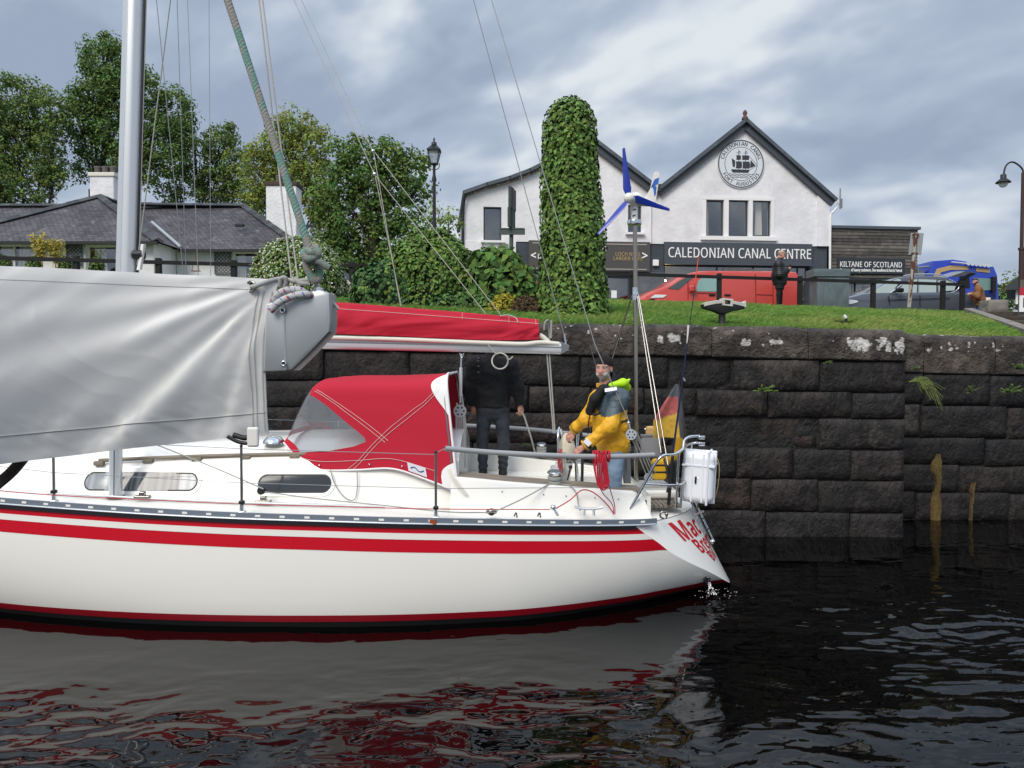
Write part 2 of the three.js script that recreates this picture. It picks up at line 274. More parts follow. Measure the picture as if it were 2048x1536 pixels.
// ---------- grass bank, road and the land behind ----------
function bankHeight(x, z) {
  const d = -z, fd = fenceDepth(x) - 0.6, top = wallTop(x), foot = (x > CORNER ? RECESS : WALL) + 0.5;
  const crest = 4.30 - 0.018 * Math.max(0, x - 6) + 0.10 * sstep(4, -12, x);
  const t = clamp((d - foot) / Math.max(1, fd - foot));
  let h = mix(top - 0.02, crest, Math.pow(t, 0.82));
  if (d > fd) h = mix(crest, 3.75, sstep(fd + 0.3, fd + 2.4, d));
  h += (0.05 * fbm(x * 0.7, z * 0.7, 3, 3) + 0.02 * noise3(x * 3, z * 3, 5)) * sstep(0, 0.08, t) * (d > fd + 1.5 ? 0.2 : 1);
  return h;
}
const EDGE0 = at(1936, 622, 21.5), EDGE1 = at(2062, 668, 12.85);               // stone edging that ends the grass beside the steps
const edgeX = d => mix(EDGE1.x, EDGE0.x, clamp((d - 12.85) / (21.5 - 12.85), -0.2, 1.35));
const grassGround = tex(1024, 1024, (u, v) => { const a = fbm(u * 5, v * 5, 70, 5, 5), b = fbm(u * 40, v * 40, 72, 3, 40), k = clamp(0.5 + 0.9 * a + 0.5 * b); return [mix(0.24, 0.40, k), mix(0.32, 0.44, k), mix(0.12, 0.19, k)]; });
{
  const g = grid((u, v) => { const d = mix(11.5, 27.5, v); const x = mix(-20, 16.5, u); const xx = Math.min(x, edgeX(d) + 0.02), dd = Math.max(d, (xx > CORNER - 0.7 ? RECESS : WALL) + 0.42); return V(xx, bankHeight(xx, -dd), -dd); }, 180, 90);
  const uv = g.attributes.uv, p = g.attributes.position; for (let i = 0; i < uv.count; i++) uv.setXY(i, p.getX(i) / 4, p.getZ(i) / 4);
  setting('grass_bank', g, std(0xffffff, 0.95, { map: grassGround }));
}
const asphalt = std(0x55565a, 0.92, { bumpMap: T.speck, bumpScale: 0.004 });
setting('road', box(400, 0.4, 260, 0, 3.52, -152), asphalt);
setting('pavement', box(60, 0.12, 2.2, 4, 3.78, -31.2), std(0x8d8a84, 0.9, { map: T.mottled }));
// far hills seen between the trees
{
  const ridge = (z, h0, h1, seed, col, name) => { const g = grid((u, v) => { const x = mix(-420, 420, u), n = 0.5 + 0.5 * fbm(x * 0.006 + seed, seed, 3, 4); const fall = mix(1, 0.16, sstep(-90, 60, x)); return V(x, mix(0, (h0 + (h1 - h0) * n) * fall, v) + 2 * noise3(x * 0.05, v * 5, 4) * v, z - 70 * v + 8 * noise3(x * 0.03, v * 4, 9)); }, 160, 18); const uv = g.attributes.uv; for (let i = 0; i < uv.count; i++) uv.setXY(i, uv.getX(i) * 30, uv.getY(i) * 4); setting(name, g, std(col, 1, { map: grassGround })); };
  ridge(-330, 46, 78, 2.3, new THREE.Color(0.42, 0.50, 0.38), 'hill');
  ridge(-240, 12, 26, 8.1, new THREE.Color(0.30, 0.50, 0.34), 'hill');
}
// ---------- buildings ----------
const GROUND = 3.72;
// a vertical plane through a point, turned by a about y: photo pixel -> metres along and up it
function onPlane(P, a) {
  const ux = Math.cos(a), uz = -Math.sin(a);
  return (px, py) => { const d = at(px, py, 1).sub(camera.position), nx = Math.sin(a), nz = Math.cos(a); const t = ((P.x) * nx + (P.z) * nz) / (d.x * nx + d.z * nz); const q = d.multiplyScalar(t).add(camera.position); return [(q.x - P.x) * ux + (q.z - P.z) * uz, q.y - P.y]; };
}
const harlMap = tex(512, 512, (u, v) => { const n = 0.94 + 0.07 * fbm(u * 5, v * 5, 21, 6, 5), s = sstep(0.45, 0.8, fbm(u * 18, v * 6, 25, 4, 0)) * 0.06; return [n - s, n - s, n * 1.005 - s]; });
const M = {
  harl: std(0xf0f0f0, 0.9, { map: harlMap, bumpMap: T.harl, bumpScale: 0.006 }),
  slateBlue: std(0x4a525b, 0.75, { map: T.mottled, bumpMap: T.speck, bumpScale: 0.006 }),
  board: std(0x454b52, 0.55), frame: std(0x3a3f45, 0.5), charcoal: std(0x2d3238, 0.6), lead: std(0x59626a, 0.6, { map: T.mottled }),
  glass: phys(0xffffff, 0.03, { transmission: 1, thickness: 0, ior: 2.1 }), inside: std(0x2c2a28, 0.9), white: std(0xe8e8e6, 0.6), cream: std(0xdcd8cc, 0.8),
  sign: std(0x4a4846, 0.6), lettering: std(0xf1f1ee, 0.55), gold: std(0xb59d6a, 0.6), black: std(0x17181a, 0.5), slateWall: std(0x6d7176, 0.9, { map: T.mottled }),
  stone: std(0x8b857c, 0.95, { map: T.mottled, bumpMap: T.coarse, bumpScale: 0.03 }), galv: std(0x8f9597, 0.45, { metalness: 0.7 }), curtain: std(0xd9d6cd, 0.95),
};
// sheltered pieces for an opening: reveal, frame, pane, dim room behind
function windowPart(parent, x0, y0, x1, y1, o = {}) {
  const w = x1 - x0, h = y1 - y0, xm = (x0 + x1) / 2, ym = (y0 + y1) / 2, f = o.frame || 0.06, zf = o.z ?? -0.14, bars = [];
  bars.push(box(w, f, 0.07, xm, y0 + f / 2, zf), box(w, f, 0.07, xm, y1 - f / 2, zf), box(f, h - 2 * f, 0.07, x0 + f / 2, ym, zf), box(f, h - 2 * f, 0.07, x1 - f / 2, ym, zf));
  for (const m of o.mullions || []) bars.push(box(0.05, h - 2 * f, 0.06, x0 + m * w, ym, zf));
  for (const m of o.transoms || []) bars.push(box(w - 2 * f, 0.05, 0.06, xm, y0 + m * h, zf));
  const win = loc(parent, 'window', bars, o.mat || M.frame);
  loc(win, 'pane', box(w - 2 * f + 0.01, h - 2 * f + 0.01, 0.012, xm, ym, zf - 0.01), M.glass);
  loc(win, 'room', [box(w + 0.3, h + 0.2, 0.05, xm, ym, zf - 1.2), box(w + 0.3, 0.05, 1.1, xm, y1 + 0.12, zf - 0.65), box(w + 0.3, 0.05, 1.1, xm, y0 - 0.12, zf - 0.65), box(0.05, h + 0.3, 1.1, x0 - 0.13, ym, zf - 0.65), box(0.05, h + 0.3, 1.1, x1 + 0.13, ym, zf - 0.65)], o.room || M.inside);
  if (o.sill) loc(win, 'sill', box(w + 0.24, 0.09, 0.26, xm, y0 - 0.05, 0.03), o.sillMat || M.white);
  if (o.curtain) for (const [cx, cw] of o.curtain) loc(win, 'curtain', grid((u, v) => V(cx + (u - 0.5) * cw * (0.8 + 0.35 * (1 - v)), mix(y0, y1, v) , zf - 0.25 + 0.05 * Math.sin(u * 22)), 24, 4), M.curtain);
  return win;
}
{ // the two-gabled white building
  const A = 0.099, P = at(928, 725, 32.3); P.y = GROUND;
  const f = onPlane(P, A);
  const b = thing('canal_building', 'white harled two gabled building with slate grey shopfront and ship roundel', 'building', P, null, A);
  const H = (x0, y0, x1, y1) => { const a = f(x0, y1), c = f(x1, y0); return [a[0], a[1], c[0], c[1]]; };
  const hole = r => [[r[0], r[1]], [r[2], r[1]], [r[2], r[3]], [r[0], r[3]]];
  const rw = f(1657, 420)[0], bandTop = f(1300, 487)[1], bandTopR = f(1640, 493)[1], bt = (bandTop + bandTopR) / 2;
  const roofPts = [[929, 390], [975, 374], [1020, 361], [1060, 346], [1100, 326], [1180, 281], [1315, 384], [1488, 247], [1665, 404]].map(p => f(...p));
  const ups = [H(967, 414, 1003, 481), H(1256, 410, 1283, 465), H(1412, 400, 1448, 472), H(1457, 400, 1497, 472), H(1505, 400, 1542, 472)];
  const upper = poly([[0, bt], [rw, bt], [rw, roofPts[8][1]], roofPts[8], roofPts[7], roofPts[6], roofPts[5], roofPts[4], roofPts[3], roofPts[2], roofPts[1], [0, roofPts[0][1]]].map(p => [Math.min(p[0], rw), p[1]]));
  for (const r of ups) upper.holes.push(poly(hole(r)));
  loc(b, 'upper_wall', metric(new THREE.ExtrudeGeometry(upper, { depth: 0.35, bevelEnabled: false }).translate(0, 0, -0.35), 3.1), M.harl);
  // ground floor, set back 3 mm from the harl
  const shops = [H(1328, 531, 1620, 640), H(1212, 552, 1262, 640), H(1045, 545, 1088, 640)].map(r => [r[0], 0.12, r[2], r[3]]);
  const lower = poly([[0.02, -0.4], [rw - 0.02, -0.4], [rw - 0.02, bt], [0.02, bt]]); shops.forEach(r => lower.holes.push(poly(hole(r))));
  loc(b, 'shopfront_wall', metric(new THREE.ExtrudeGeometry(lower, { depth: 0.33, bevelEnabled: false }).translate(0, 0, -0.37), 2.3), M.slateBlue);
  const lw = f(1033, 530)[0]; loc(b, 'lower_wall', metric(box(lw - 0.05, bt + 0.4, 0.06, lw / 2, (bt - 0.4) / 2, 0.0), 3.1), M.harl);
  loc(b, 'stone_facing', metric(box(f(1328, 560)[0] - f(1264, 560)[0], f(1300, 545)[1] + 0.3, 0.05, f(1296, 560)[0], f(1300, 545)[1] / 2 - 0.15, 0.0), 1), M.slateWall);
  // body behind, side walls
  loc(b, 'side_wall', [box(0.3, 5.4, 9, 0.16, 2.4, -4.9), box(0.3, 5.4, 9, rw - 0.16, 2.4, -4.9), box(rw, 5, 0.2, rw / 2, 2.4, -9.4)].map(g => metric(g, 3.1)), M.harl);
  // roofs: planes running back from each gable edge
  const roof = [], slope = (p, q) => { const dx = q[0] - p[0], dy = q[1] - p[1], L = Math.hypot(dx, dy); return box(L + 0.06, 0.14, 9.8, 0, 0.07, -4.6).rotateZ(Math.atan2(dy, dx)).translate((p[0] + q[0]) / 2, (p[1] + q[1]) / 2, 0); };
  for (let i = 0; i < roofPts.length - 1; i++) roof.push(slope(roofPts[i], roofPts[i + 1]));
  const rf = loc(b, 'roof', roof.map(g => metric(g, 1)), M.lead);
  const barge = (p, q, t = 0.30, z = 0.14, mat = M.board) => { const dx = q[0] - p[0], dy = q[1] - p[1], L = Math.hypot(dx, dy); loc(rf, 'bargeboard', box(L + 0.08, t, 0.08, 0, -t / 2 + 0.10, z).rotateZ(Math.atan2(dy, dx)).translate((p[0] + q[0]) / 2, (p[1] + q[1]) / 2, 0), mat); };
  const peel = std(0xffffff, 0.85, { map: tex(256, 64, (u, v) => { const k = sstep(0.0, 0.12, fbm(u * 14, v * 4, 91, 4)); return k > 0.5 ? [0.72, 0.66, 0.6] : [0.42, 0.40, 0.38]; }) });
  for (let i = 0; i < 5; i++) barge(roofPts[i], roofPts[i + 1], 0.2, 0.10, i < 4 ? peel : M.board);
  for (let i = 0; i < 5; i++) barge(roofPts[i], roofPts[i + 1], 0.12, 0.2 );
  for (let i = 5; i < 8; i++) barge(roofPts[i], roofPts[i + 1], 0.34, 0.12);
  for (const i of [5, 6, 7]) barge([roofPts[i][0], roofPts[i][1] + 0.07], [roofPts[i + 1][0], roofPts[i + 1][1] + 0.07], 0.12, 0.22, M.charcoal);
  loc(rf, 'valley_flashing', box(1.15, 0.30, 0.06, roofPts[6][0], roofPts[6][1] + 0.28, -0.4), M.charcoal);
  loc(rf, 'finial', lathe([[0.001, 0.42], [0.07, 0.36], [0.10, 0.26], [0.06, 0.16], [0.13, 0.08], [0.14, 0]], roofPts[7][0], roofPts[7][1] + 0.14, 0.1), std(0x5c4038, 0.8));
  // pilaster strips of the harl
  const pil = f(1634, 450)[0]; loc(b, 'pilaster', metric(box(0.55, roofPts[8][1] - bt + 0.25, 0.10, rw - 0.26, (bt + roofPts[8][1] + 0.25) / 2, 0.03), 3.1), M.harl);
  loc(b, 'downpipe', rod(V(f(1300, 420)[0], bt, 0.08), V(f(1300, 420)[0], roofPts[6][1] - 0.4, 0.08), 0.035), M.white);
  loc(b, 'downpipe', tube([V(0.05, roofPts[0][1] - 0.05, 0.2), V(-0.02, roofPts[0][1] - 0.5, 0.12), V(-0.05, bt, 0.1), V(-0.06, 0.3, 0.1)], 0.06), M.black);
  loc(b, 'downpipe', tube([V(rw + 0.42, roofPts[8][1] + 0.02, 0.12), V(rw + 0.36, roofPts[8][1] - 0.2, 0.1), V(rw + 0.08, roofPts[8][1] - 0.5, 0.1), V(rw + 0.06, bt + 1.5, 0.1), V(rw + 0.06, 0.2, 0.1)], 0.05), M.white);
  loc(b, 'aerial', [rod(V(rw + 0.42, roofPts[8][1] - 0.35, 0.2), V(rw + 0.42, roofPts[8][1] + 0.55, 0.2), 0.03), box(0.10, 0.4, 0.08, rw + 0.46, roofPts[8][1] - 0.1, 0.2)], M.galv);
  // upper windows
  windowPart(b, ...ups[0], { sill: true }); windowPart(b, ...ups[1], { sill: true });
  windowPart(b, ...ups[2], { curtain: [[ups[2][0] + 0.14, 0.18]] }); windowPart(b, ...ups[3]); windowPart(b, ...ups[4], { curtain: [[ups[4][0] + 0.42, 0.3]] });
  loc(b, 'window_surround', [box(ups[4][2] - ups[2][0] + 0.5, 0.17, 0.14, (ups[2][0] + ups[4][2]) / 2, ups[2][1] - 0.09, 0.05), box(ups[4][2] - ups[2][0] + 0.34, 0.14, 0.03, (ups[2][0] + ups[4][2]) / 2, ups[2][3] + 0.075, 0.01), box(ups[3][0] - ups[2][2] - 0.01, ups[2][3] - ups[2][1], 0.03, (ups[3][0] + ups[2][2]) / 2, (ups[2][1] + ups[2][3]) / 2, 0.012), box(ups[4][0] - ups[3][2] - 0.01, ups[2][3] - ups[2][1], 0.03, (ups[4][0] + ups[3][2]) / 2, (ups[2][1] + ups[2][3]) / 2, 0.012), box(0.14, 1.55, 0.03, ups[2][0] - 0.075, (ups[2][1] + ups[2][3]) / 2, 0.012), box(0.14, 1.55, 0.03, ups[4][2] + 0.075, (ups[2][1] + ups[2][3]) / 2, 0.012)], M.white);
  // shop windows
  windowPart(b, ...shops[0], { mullions: [0.37, 0.62, 0.93], transoms: [0.74], z: -0.25, frame: 0.09, room: std(0x4a443c, 0.9) });
  loc(b, 'poster', box(1.35, 0.30, 0.02, f(1480, 545)[0], f(1480, 543)[1], -0.20), std(0xd8d2c4, 0.7, { map: T.mottled }));
  loc(b, 'wall_lamp', new THREE.CircleGeometry(0.11, 16).translate(f(1340, 559)[0], f(1340, 559)[1], -0.9), new THREE.MeshStandardMaterial({ color: 0xfff1cf, emissive: 0xffe2a8, emissiveIntensity: 1.1 })); { const pl = new THREE.PointLight(0xffe2a8, 2.5, 0, 2); pl.position.set(f(1340, 559)[0], f(1340, 559)[1], -0.82); pl.castShadow = true; pl.shadow.radius = 4; b.add(pl); }
  windowPart(b, ...shops[1], { z: -0.15, frame: 0.09, transoms: [0.36, 0.46], room: std(0x3a3835, 0.9) });
  windowPart(b, ...shops[2], { z: -0.15, frame: 0.05 });
  loc(b, 'paper_notice', box(0.24, 0.32, 0.01, f(1229, 588)[0], f(1229, 588)[1], -0.10), M.white);
  // fascia with raised letters
  const fa = H(1327, 489, 1622, 529), fascia = loc(b, 'fascia_board', box(fa[2] - fa[0], fa[3] - fa[1], 0.14, (fa[0] + fa[2]) / 2, (fa[1] + fa[3]) / 2, 0.05), M.board);
  const tl = f(1335, 515), tr = f(1619, 515); loc(fascia, 'sign_lettering', lettering('CALEDONIAN CANAL CENTRE', 0.425, 0.02, font, tr[0] - tl[0]).translate(tl[0], tl[1], 0.121), M.lettering);
  // cafe board, half behind the ivy pillar
  const ca = H(1057, 485, 1299, 541), cafe = loc(b, 'cafe_board', box(ca[2] - ca[0], ca[3] - ca[1], 0.10, (ca[0] + ca[2]) / 2, (ca[1] + ca[3]) / 2, 0.06), M.sign);
  const put = (t, px, py, s, m = M.lettering, fo = fontBold) => loc(cafe, 'sign_lettering', lettering(t, s, 0.012, fo).translate(...f(px, py), 0.112), m);
  put('<', 1061, 519, 0.34); put('St', 1080, 509, 0.19); put('Dis', 1075, 518, 0.19); put('SS', 1193, 507, 0.3); put('LOCH NESS', 1230, 512, 0.155, M.gold, font); put('LARDER CAFE', 1226, 521, 0.155, M.gold, font); put('>', 1283, 520, 0.36);
  loc(cafe, 'sign_rule', [box(ca[2] - ca[0] - 0.3, 0.025, 0.01, (ca[0] + ca[2]) / 2, ca[3] - 0.11, 0.115), box(ca[2] - ca[0] - 0.3, 0.025, 0.01, (ca[0] + ca[2]) / 2, ca[1] + 0.09, 0.115)], std(0xc9c3b4, 0.7));
  // ship roundel
  const rc = f(1481, 328.5), rr = (f(1528, 328)[0] - f(1434, 328)[0]) / 2;
  const roundel = canvasTex(1024, 1024, (c, w) => {
    const ink = '#33363a'; c.fillStyle = '#d3dae0'; c.fillRect(0, 0, w, w); c.strokeStyle = ink; c.lineWidth = 20; c.beginPath(); c.arc(512, 512, 492, 0, 7); c.stroke(); c.lineWidth = 5; c.beginPath(); c.arc(512, 512, 476, 0, 7); c.stroke(); c.lineWidth = 12; c.beginPath(); c.arc(512, 512, 352, 0, 7); c.stroke();
    c.fillStyle = ink; c.font = 'bold 108px sans-serif'; c.textAlign = 'center'; c.textBaseline = 'middle';
    const arc = (t, r, mid, span, flip) => { [...t].forEach((ch, i) => { const a = mid + (i / (t.length - 1) - 0.5) * span; c.save(); c.translate(512 + r * Math.sin(a), 512 - r * Math.cos(a)); c.rotate(flip ? a + Math.PI : a); c.fillText(ch, 0, 0); c.restore(); }); };
    arc('CALEDONIAN CANAL', 421, 0, 2.55, false); arc('FORT AUGUSTUS', 421, Math.PI, -2.05, true);
    // brig: hull, two masts of square sails, jib and spanker, waves
    c.fillRect(300, 628, 400, 22); c.beginPath(); c.moveTo(295, 640); c.lineTo(700, 640); c.lineTo(672, 700); c.lineTo(330, 700); c.closePath(); c.fill();
    for (const [x0, x1, y0, y1, b] of [[405, 500, 330, 430, 14], [530, 680, 330, 430, 14], [395, 520, 460, 610, 20], [540, 695, 460, 610, 20]]) { c.beginPath(); c.moveTo(x0, y0); c.lineTo(x1, y0); c.quadraticCurveTo(x1 + b * 1.6, (y0 + y1) / 2, x1, y1); c.lineTo(x0, y1); c.quadraticCurveTo(x0 + b, (y0 + y1) / 2, x0, y0); c.fill(); }
    c.beginPath(); c.moveTo(305, 400); c.lineTo(378, 440); c.quadraticCurveTo(395, 520, 372, 590); c.lineTo(330, 575); c.closePath(); c.fill();
    c.beginPath(); c.moveTo(720, 420); c.lineTo(835, 545); c.lineTo(712, 600); c.closePath(); c.fill(); c.lineWidth = 9; c.beginPath(); c.moveTo(690, 350); c.lineTo(870, 540); c.lineTo(690, 640); c.stroke();
    c.lineWidth = 12; for (const x of [460, 610]) { c.beginPath(); c.moveTo(x, 210); c.lineTo(x, 640); c.stroke(); c.beginPath(); c.moveTo(x - 50, 285); c.lineTo(x + 50, 285); c.stroke(); c.beginPath(); c.moveTo(x, 240); c.lineTo(x + 50, 262); c.lineTo(x, 270); c.fill(); }
    c.lineWidth = 13; for (let k = 0; k < 3; k++) { c.beginPath(); for (let x = 225 + k * 50; x <= 800 - k * 60; x += 8) { const y = 730 + k * 34 + 9 * Math.sin(x / 16); x === 225 + k * 50 ? c.moveTo(x, y) : c.lineTo(x, y); } c.stroke(); }
  });
  const disc = loc(b, 'ship_roundel', new THREE.CylinderGeometry(rr, rr, 0.05, 64).rotateX(Math.PI / 2).translate(rc[0], rc[1], 0.03), M.white);
  loc(disc, 'roundel_print', new THREE.CircleGeometry(rr * 0.995, 64).translate(rc[0], rc[1], 0.06), std(0xffffff, 0.6, { map: roundel }));
  loc(b, 'alarm_box', rbox(0.26, 0.27, 0.1, 0.03, f(1311, 526)[0], f(1311, 526)[1], 0.03), M.white);
  loc(b, 'cable_duct', [rod(V(f(965, 500)[0], bt - 0.1, 0.05), V(f(965, 500)[0], 0.4, 0.05), 0.015), rod(V(f(1001, 500)[0], bt - 0.1, 0.05), V(f(1001, 500)[0], 0.4, 0.05), 0.015), box(0.16, 0.1, 0.08, f(965, 496)[0], f(965, 496)[1], 0.05), box(0.16, 0.1, 0.08, f(1001, 496)[0], f(1001, 496)[1], 0.05)], M.galv);
}
{ // timber clad shop
  const A = 0.099, P = at(1659, 725, 34.0); P.y = GROUND; const f = onPlane(P, A);
  const b = thing('timber_shop', 'low flat roofed shop clad in weathered grey boards', 'building', P, null, A);
  const w = f(1835, 520)[0], h = f(1740, 458)[1], y0 = f(1740, 556)[1], n = 15;
  const wm = [0x6c6a68, 0x767471, 0x82807c, 0x605e5d, 0x8a8783].map(c => std(c, 0.9, { map: T.wood, bumpMap: T.wood, bumpScale: 0.01 }));
  for (let i = 0; i < n; i++) { let x = 0; const ph = (h - y0) / n, y = y0 + (i + 0.5) * ph; const cut = 1.1 + ((i * 37) % 17) / 17 * 1.6; for (const [a, c] of [[0, cut], [cut, w]]) loc(b, 'plank', metric(box(c - a - 0.006, ph - 0.022, 0.05, (a + c) / 2, y, -0.03 + ((i * 7 + (a ? 3 : 0)) % 5) * 0.003), 1.4), wm[(i * 3 + (a ? 2 : 0)) % 5]); }
  loc(b, 'body', [box(w - 0.02, h + 0.3, 0.1, w / 2, (h - 0.3) / 2, -0.6), box(0.1, h, 7, w - 0.06, h / 2, -3.8)], M.black);
  loc(b, 'roof', [box(w + 0.16, 0.12, 7.2, w / 2, h + 0.06, -3.5)], M.lead);
  loc(b, 'soffit', box(w, 0.08, 0.5, w / 2, y0 - 0.05, -0.26), M.charcoal);
  const s0 = f(1673, 547), s1 = f(1808, 518), sg = loc(b, 'shop_sign', box(s1[0] - s0[0], s1[1] - s0[1], 0.06, (s0[0] + s1[0]) / 2, (s0[1] + s1[1]) / 2, 0.06), std(0x2b3138, 0.5));
  const t0 = f(1678, 534), t1 = f(1801, 534); loc(sg, 'sign_lettering', lettering('KILTANE OF SCOTLAND', 0.235, 0.012, font, t1[0] - t0[0]).translate(t0[0], t0[1], 0.092), M.lettering);
  const u0 = f(1678, 543); loc(sg, 'sign_lettering', lettering('Purveyors of luxury cashmere, fine woollens & Harris Tweed', 0.13, 0.012, fontBold, t1[0] - t0[0]).translate(u0[0], u0[1], 0.092), M.lettering);
  const fr = (x0, y, x1) => { const a = f(x0, y), c = f(x1, y); return [a[0], 0.1, c[0], a[1]]; };
  windowPart(b, ...fr(1680, 566, 1714), { z: -0.3, mat: M.galv, room: M.black }); windowPart(b, ...fr(1718, 566, 1746), { z: -0.3, mat: M.galv, room: M.black }); windowPart(b, ...fr(1750, 566, 1826), { z: -0.3, mat: M.galv, mullions: [0.5] });
  loc(b, 'paper_notice', box(0.3, 0.24, 0.01, f(1695, 584)[0], f(1695, 584)[1], -0.24), M.white);
}
// slate texture: courses too fine to pick apart at this distance
const slateH = (u, v) => { const rows = 32, cols = 24, r = Math.floor(v * rows), fr = fract(v * rows), x = fract(u + (r % 2) * 0.5 / cols) * cols, fc = fract(x), id = hash3(Math.floor(x), r, 3); return { e: Math.min(fc, 1 - fc) < 0.05 ? 0 : 1, fr, id }; };
const slateTint = tex(1024, 1024, (u, v) => { const s = slateH(u, v), n = 0.55 + 0.22 * s.id + 0.22 * fbm(u * 6, v * 6, 55, 5, 6), k = (s.e && s.fr > 0.07 ? 1 : 0.6) * n, li = sstep(0.42, 0.6, fbm(u * 26, v * 26, 58, 3, 26)) * 0.16; return [k * 0.60 + li, k * 0.585 + li, k * 0.61 + li]; });
const slateBump = tex(1024, 1024, (u, v) => { const s = slateH(u, v); return s.e * (0.85 - 0.6 * s.fr + 0.15 * s.id); }, false);
const slateMat = std(0xb3b0b4, 0.75, { map: slateTint, bumpMap: slateBump, bumpScale: 0.03 });
{ // the bungalow on the left: hipped wing in front of a long hipped range
  const P = at(310, 725, 26); P.y = 4.0; const o = (x, y, z) => V(x + P.x, y + P.y, z + P.z);
  const b = thing('bungalow', 'white bungalow with hipped slate roofs and lattice panels on its walls', 'house', P);
  const eave = at(150, 483, 26).y - P.y, ridge = at(193, 393, 29.4).y - P.y, xl = -7.1, zm = -1.75, xr = at(597, 497, 27.8).x - P.x, rx = at(489, 405, 31.2).x - P.x, rz = -5.2;
  const tri = (...pts) => { const g = new THREE.BufferGeometry(); const v = []; for (let i = 1; i < pts.length - 1; i++) v.push(...pts[0], ...pts[i], ...pts[i + 1]); g.setAttribute('position', new THREE.Float32BufferAttribute(v, 3)); g.computeVertexNormals(); const a = V(...pts[0]), bx = V(...pts[1]).sub(a).normalize(), n = V(g.attributes.normal.getX(0), g.attributes.normal.getY(0), g.attributes.normal.getZ(0)), by = n.clone().cross(bx), uv = []; for (let i = 0; i < v.length; i += 3) { const q = V(v[i], v[i + 1], v[i + 2]).sub(a); uv.push(q.dot(bx) / 4.6, q.dot(by) / 4.6); } g.setAttribute('uv', new THREE.Float32BufferAttribute(uv, 2)); return g; };
  const ov = 0.3, ap = [(xl) / 2, ridge, -3.4];
  const slabs = [];
  slabs.push(tri([xl - ov, eave - 0.05, ov], [ov, eave - 0.05, ov], ap));                                           // front hip of the wing
  slabs.push(tri([ov, eave - 0.05, ov], [ov, eave - 0.05, rz], [ap[0], ridge, rz - 0.5], ap));                        // right side of the wing
  slabs.push(tri([xl - ov, eave - 0.05, rz], [xl - ov, eave - 0.05, ov], ap, [ap[0], ridge, rz - 0.5]));
  slabs.push(tri([-16, eave - 0.05, zm + ov], [xr + ov, eave - 0.05, zm + ov], [rx, ridge - 0.02, rz], [-16, ridge - 0.02, rz]));   // long range, front
  slabs.push(tri([xr + ov, eave - 0.05, zm + ov], [xr + ov, eave - 0.05, 2 * rz - zm - ov], [rx, ridge - 0.02, rz]));
  slabs.push(tri([xr + ov, eave - 0.05, 2 * rz - zm], [-16, eave - 0.05, 2 * rz - zm], [-16, ridge - 0.02, rz], [rx, ridge - 0.02, rz]));
  const roof = loc(b, 'roof', slabs, slateMat);
  // hip and ridge tiles
  const tileG = []; for (let k = 0; k < 3; k++) tileG.push(extr([[-0.19, -0.08], [0, 0.03 + 0.006 * k], [0.19, -0.08], [0.17, -0.11], [0, 0.0], [-0.17, -0.11]], 0.41).translate(0, 0.07, 0));
  const tileM = [0x43474a, 0x4d5254, 0x3a3e42].map(c => std(c, 0.85, { map: T.mottled }));
  const tiles = (a, c) => { const A1 = V(...a), B1 = V(...c), n = Math.max(2, Math.round(A1.distanceTo(B1) / 0.42)), d = B1.clone().sub(A1); for (let i = 0; i < n; i++) { const m = loc(roof, 'hip_tile', tileG[i % 3], tileM[(i * 7 + (i >> 2)) % 3]); m.position.copy(A1).addScaledVector(d, i / n); const zz = d.clone().normalize(), xx = V(0, 1, 0).cross(zz).normalize(); m.quaternion.setFromRotationMatrix(new THREE.Matrix4().makeBasis(xx, zz.clone().cross(xx), zz)); } };
  tiles(ap, [ov, eave - 0.03, ov]); tiles(ap, [xl - ov, eave - 0.03, ov]); tiles([rx, ridge, rz], [xr + ov, eave - 0.03, zm + ov]); tiles([ap[0], ridge, rz + 0.3], [rx, ridge, rz]); tiles([-14, ridge, rz], [ap[0] - 0.3, ridge, rz]); tiles(ap, [ap[0], ridge, rz]);
  loc(roof, 'valley_flashing', rod(V(0.3, eave + 0.02, zm + 0.3), V(-1.55, ridge - 1.0, zm - 1.5), 0.06), std(0x9aa2a8, 0.5));
  loc(roof, 'roof_vent', [box(0.3, 0.08, 0.2, 1.9, eave + 1.05, zm - 1.1).rotateX(0), box(0.3, 0.08, 0.2, 4.6, eave + 1.02, zm - 1.1)], tileM[2]);
  loc(roof, 'gutter', [box(7.7, 0.1, 0.1, xl / 2, eave - 0.10, ov + 0.05), box(xr + 0.3, 0.1, 0.1, xr / 2 + 0.4, eave - 0.10, zm + ov + 0.05)], M.black);
  // chimneys
  const chim = (x, z, y0, y1, w, d, pots, capM) => { const c = loc(b, 'chimney', metric(rbox(w, y1 - y0, d, 0.04, x, (y0 + y1) / 2, z), 1.7), M.harl); loc(c, 'chimney_cap', rbox(w + 0.1, 0.16, d + 0.1, 0.03, x, y1 + 0.06, z), capM); for (let i = 0; i < pots; i++) loc(c, 'chimney_pot', lathe([[0.001, 0.3], [0.1, 0.3], [0.15, 0.32], [0.16, 0.27], [0.13, 0.22], [0.14, 0]], x + (i - (pots - 1) / 2) * 0.32, y1 + 0.13, z), std(0x5a5653, 0.9)); };
  const cl = at(212, 350, 31.5), cr = at(568, 375, 30);
  chim(cl.x - P.x, -5.5, ridge - 1, cl.y - P.y - 0.12, 0.98, 0.7, 3, M.cream); chim(cr.x - P.x, -4.0, eave - 0.5, cr.y - P.y, 1.16, 0.8, 2, std(0x4a3c34, 0.9));
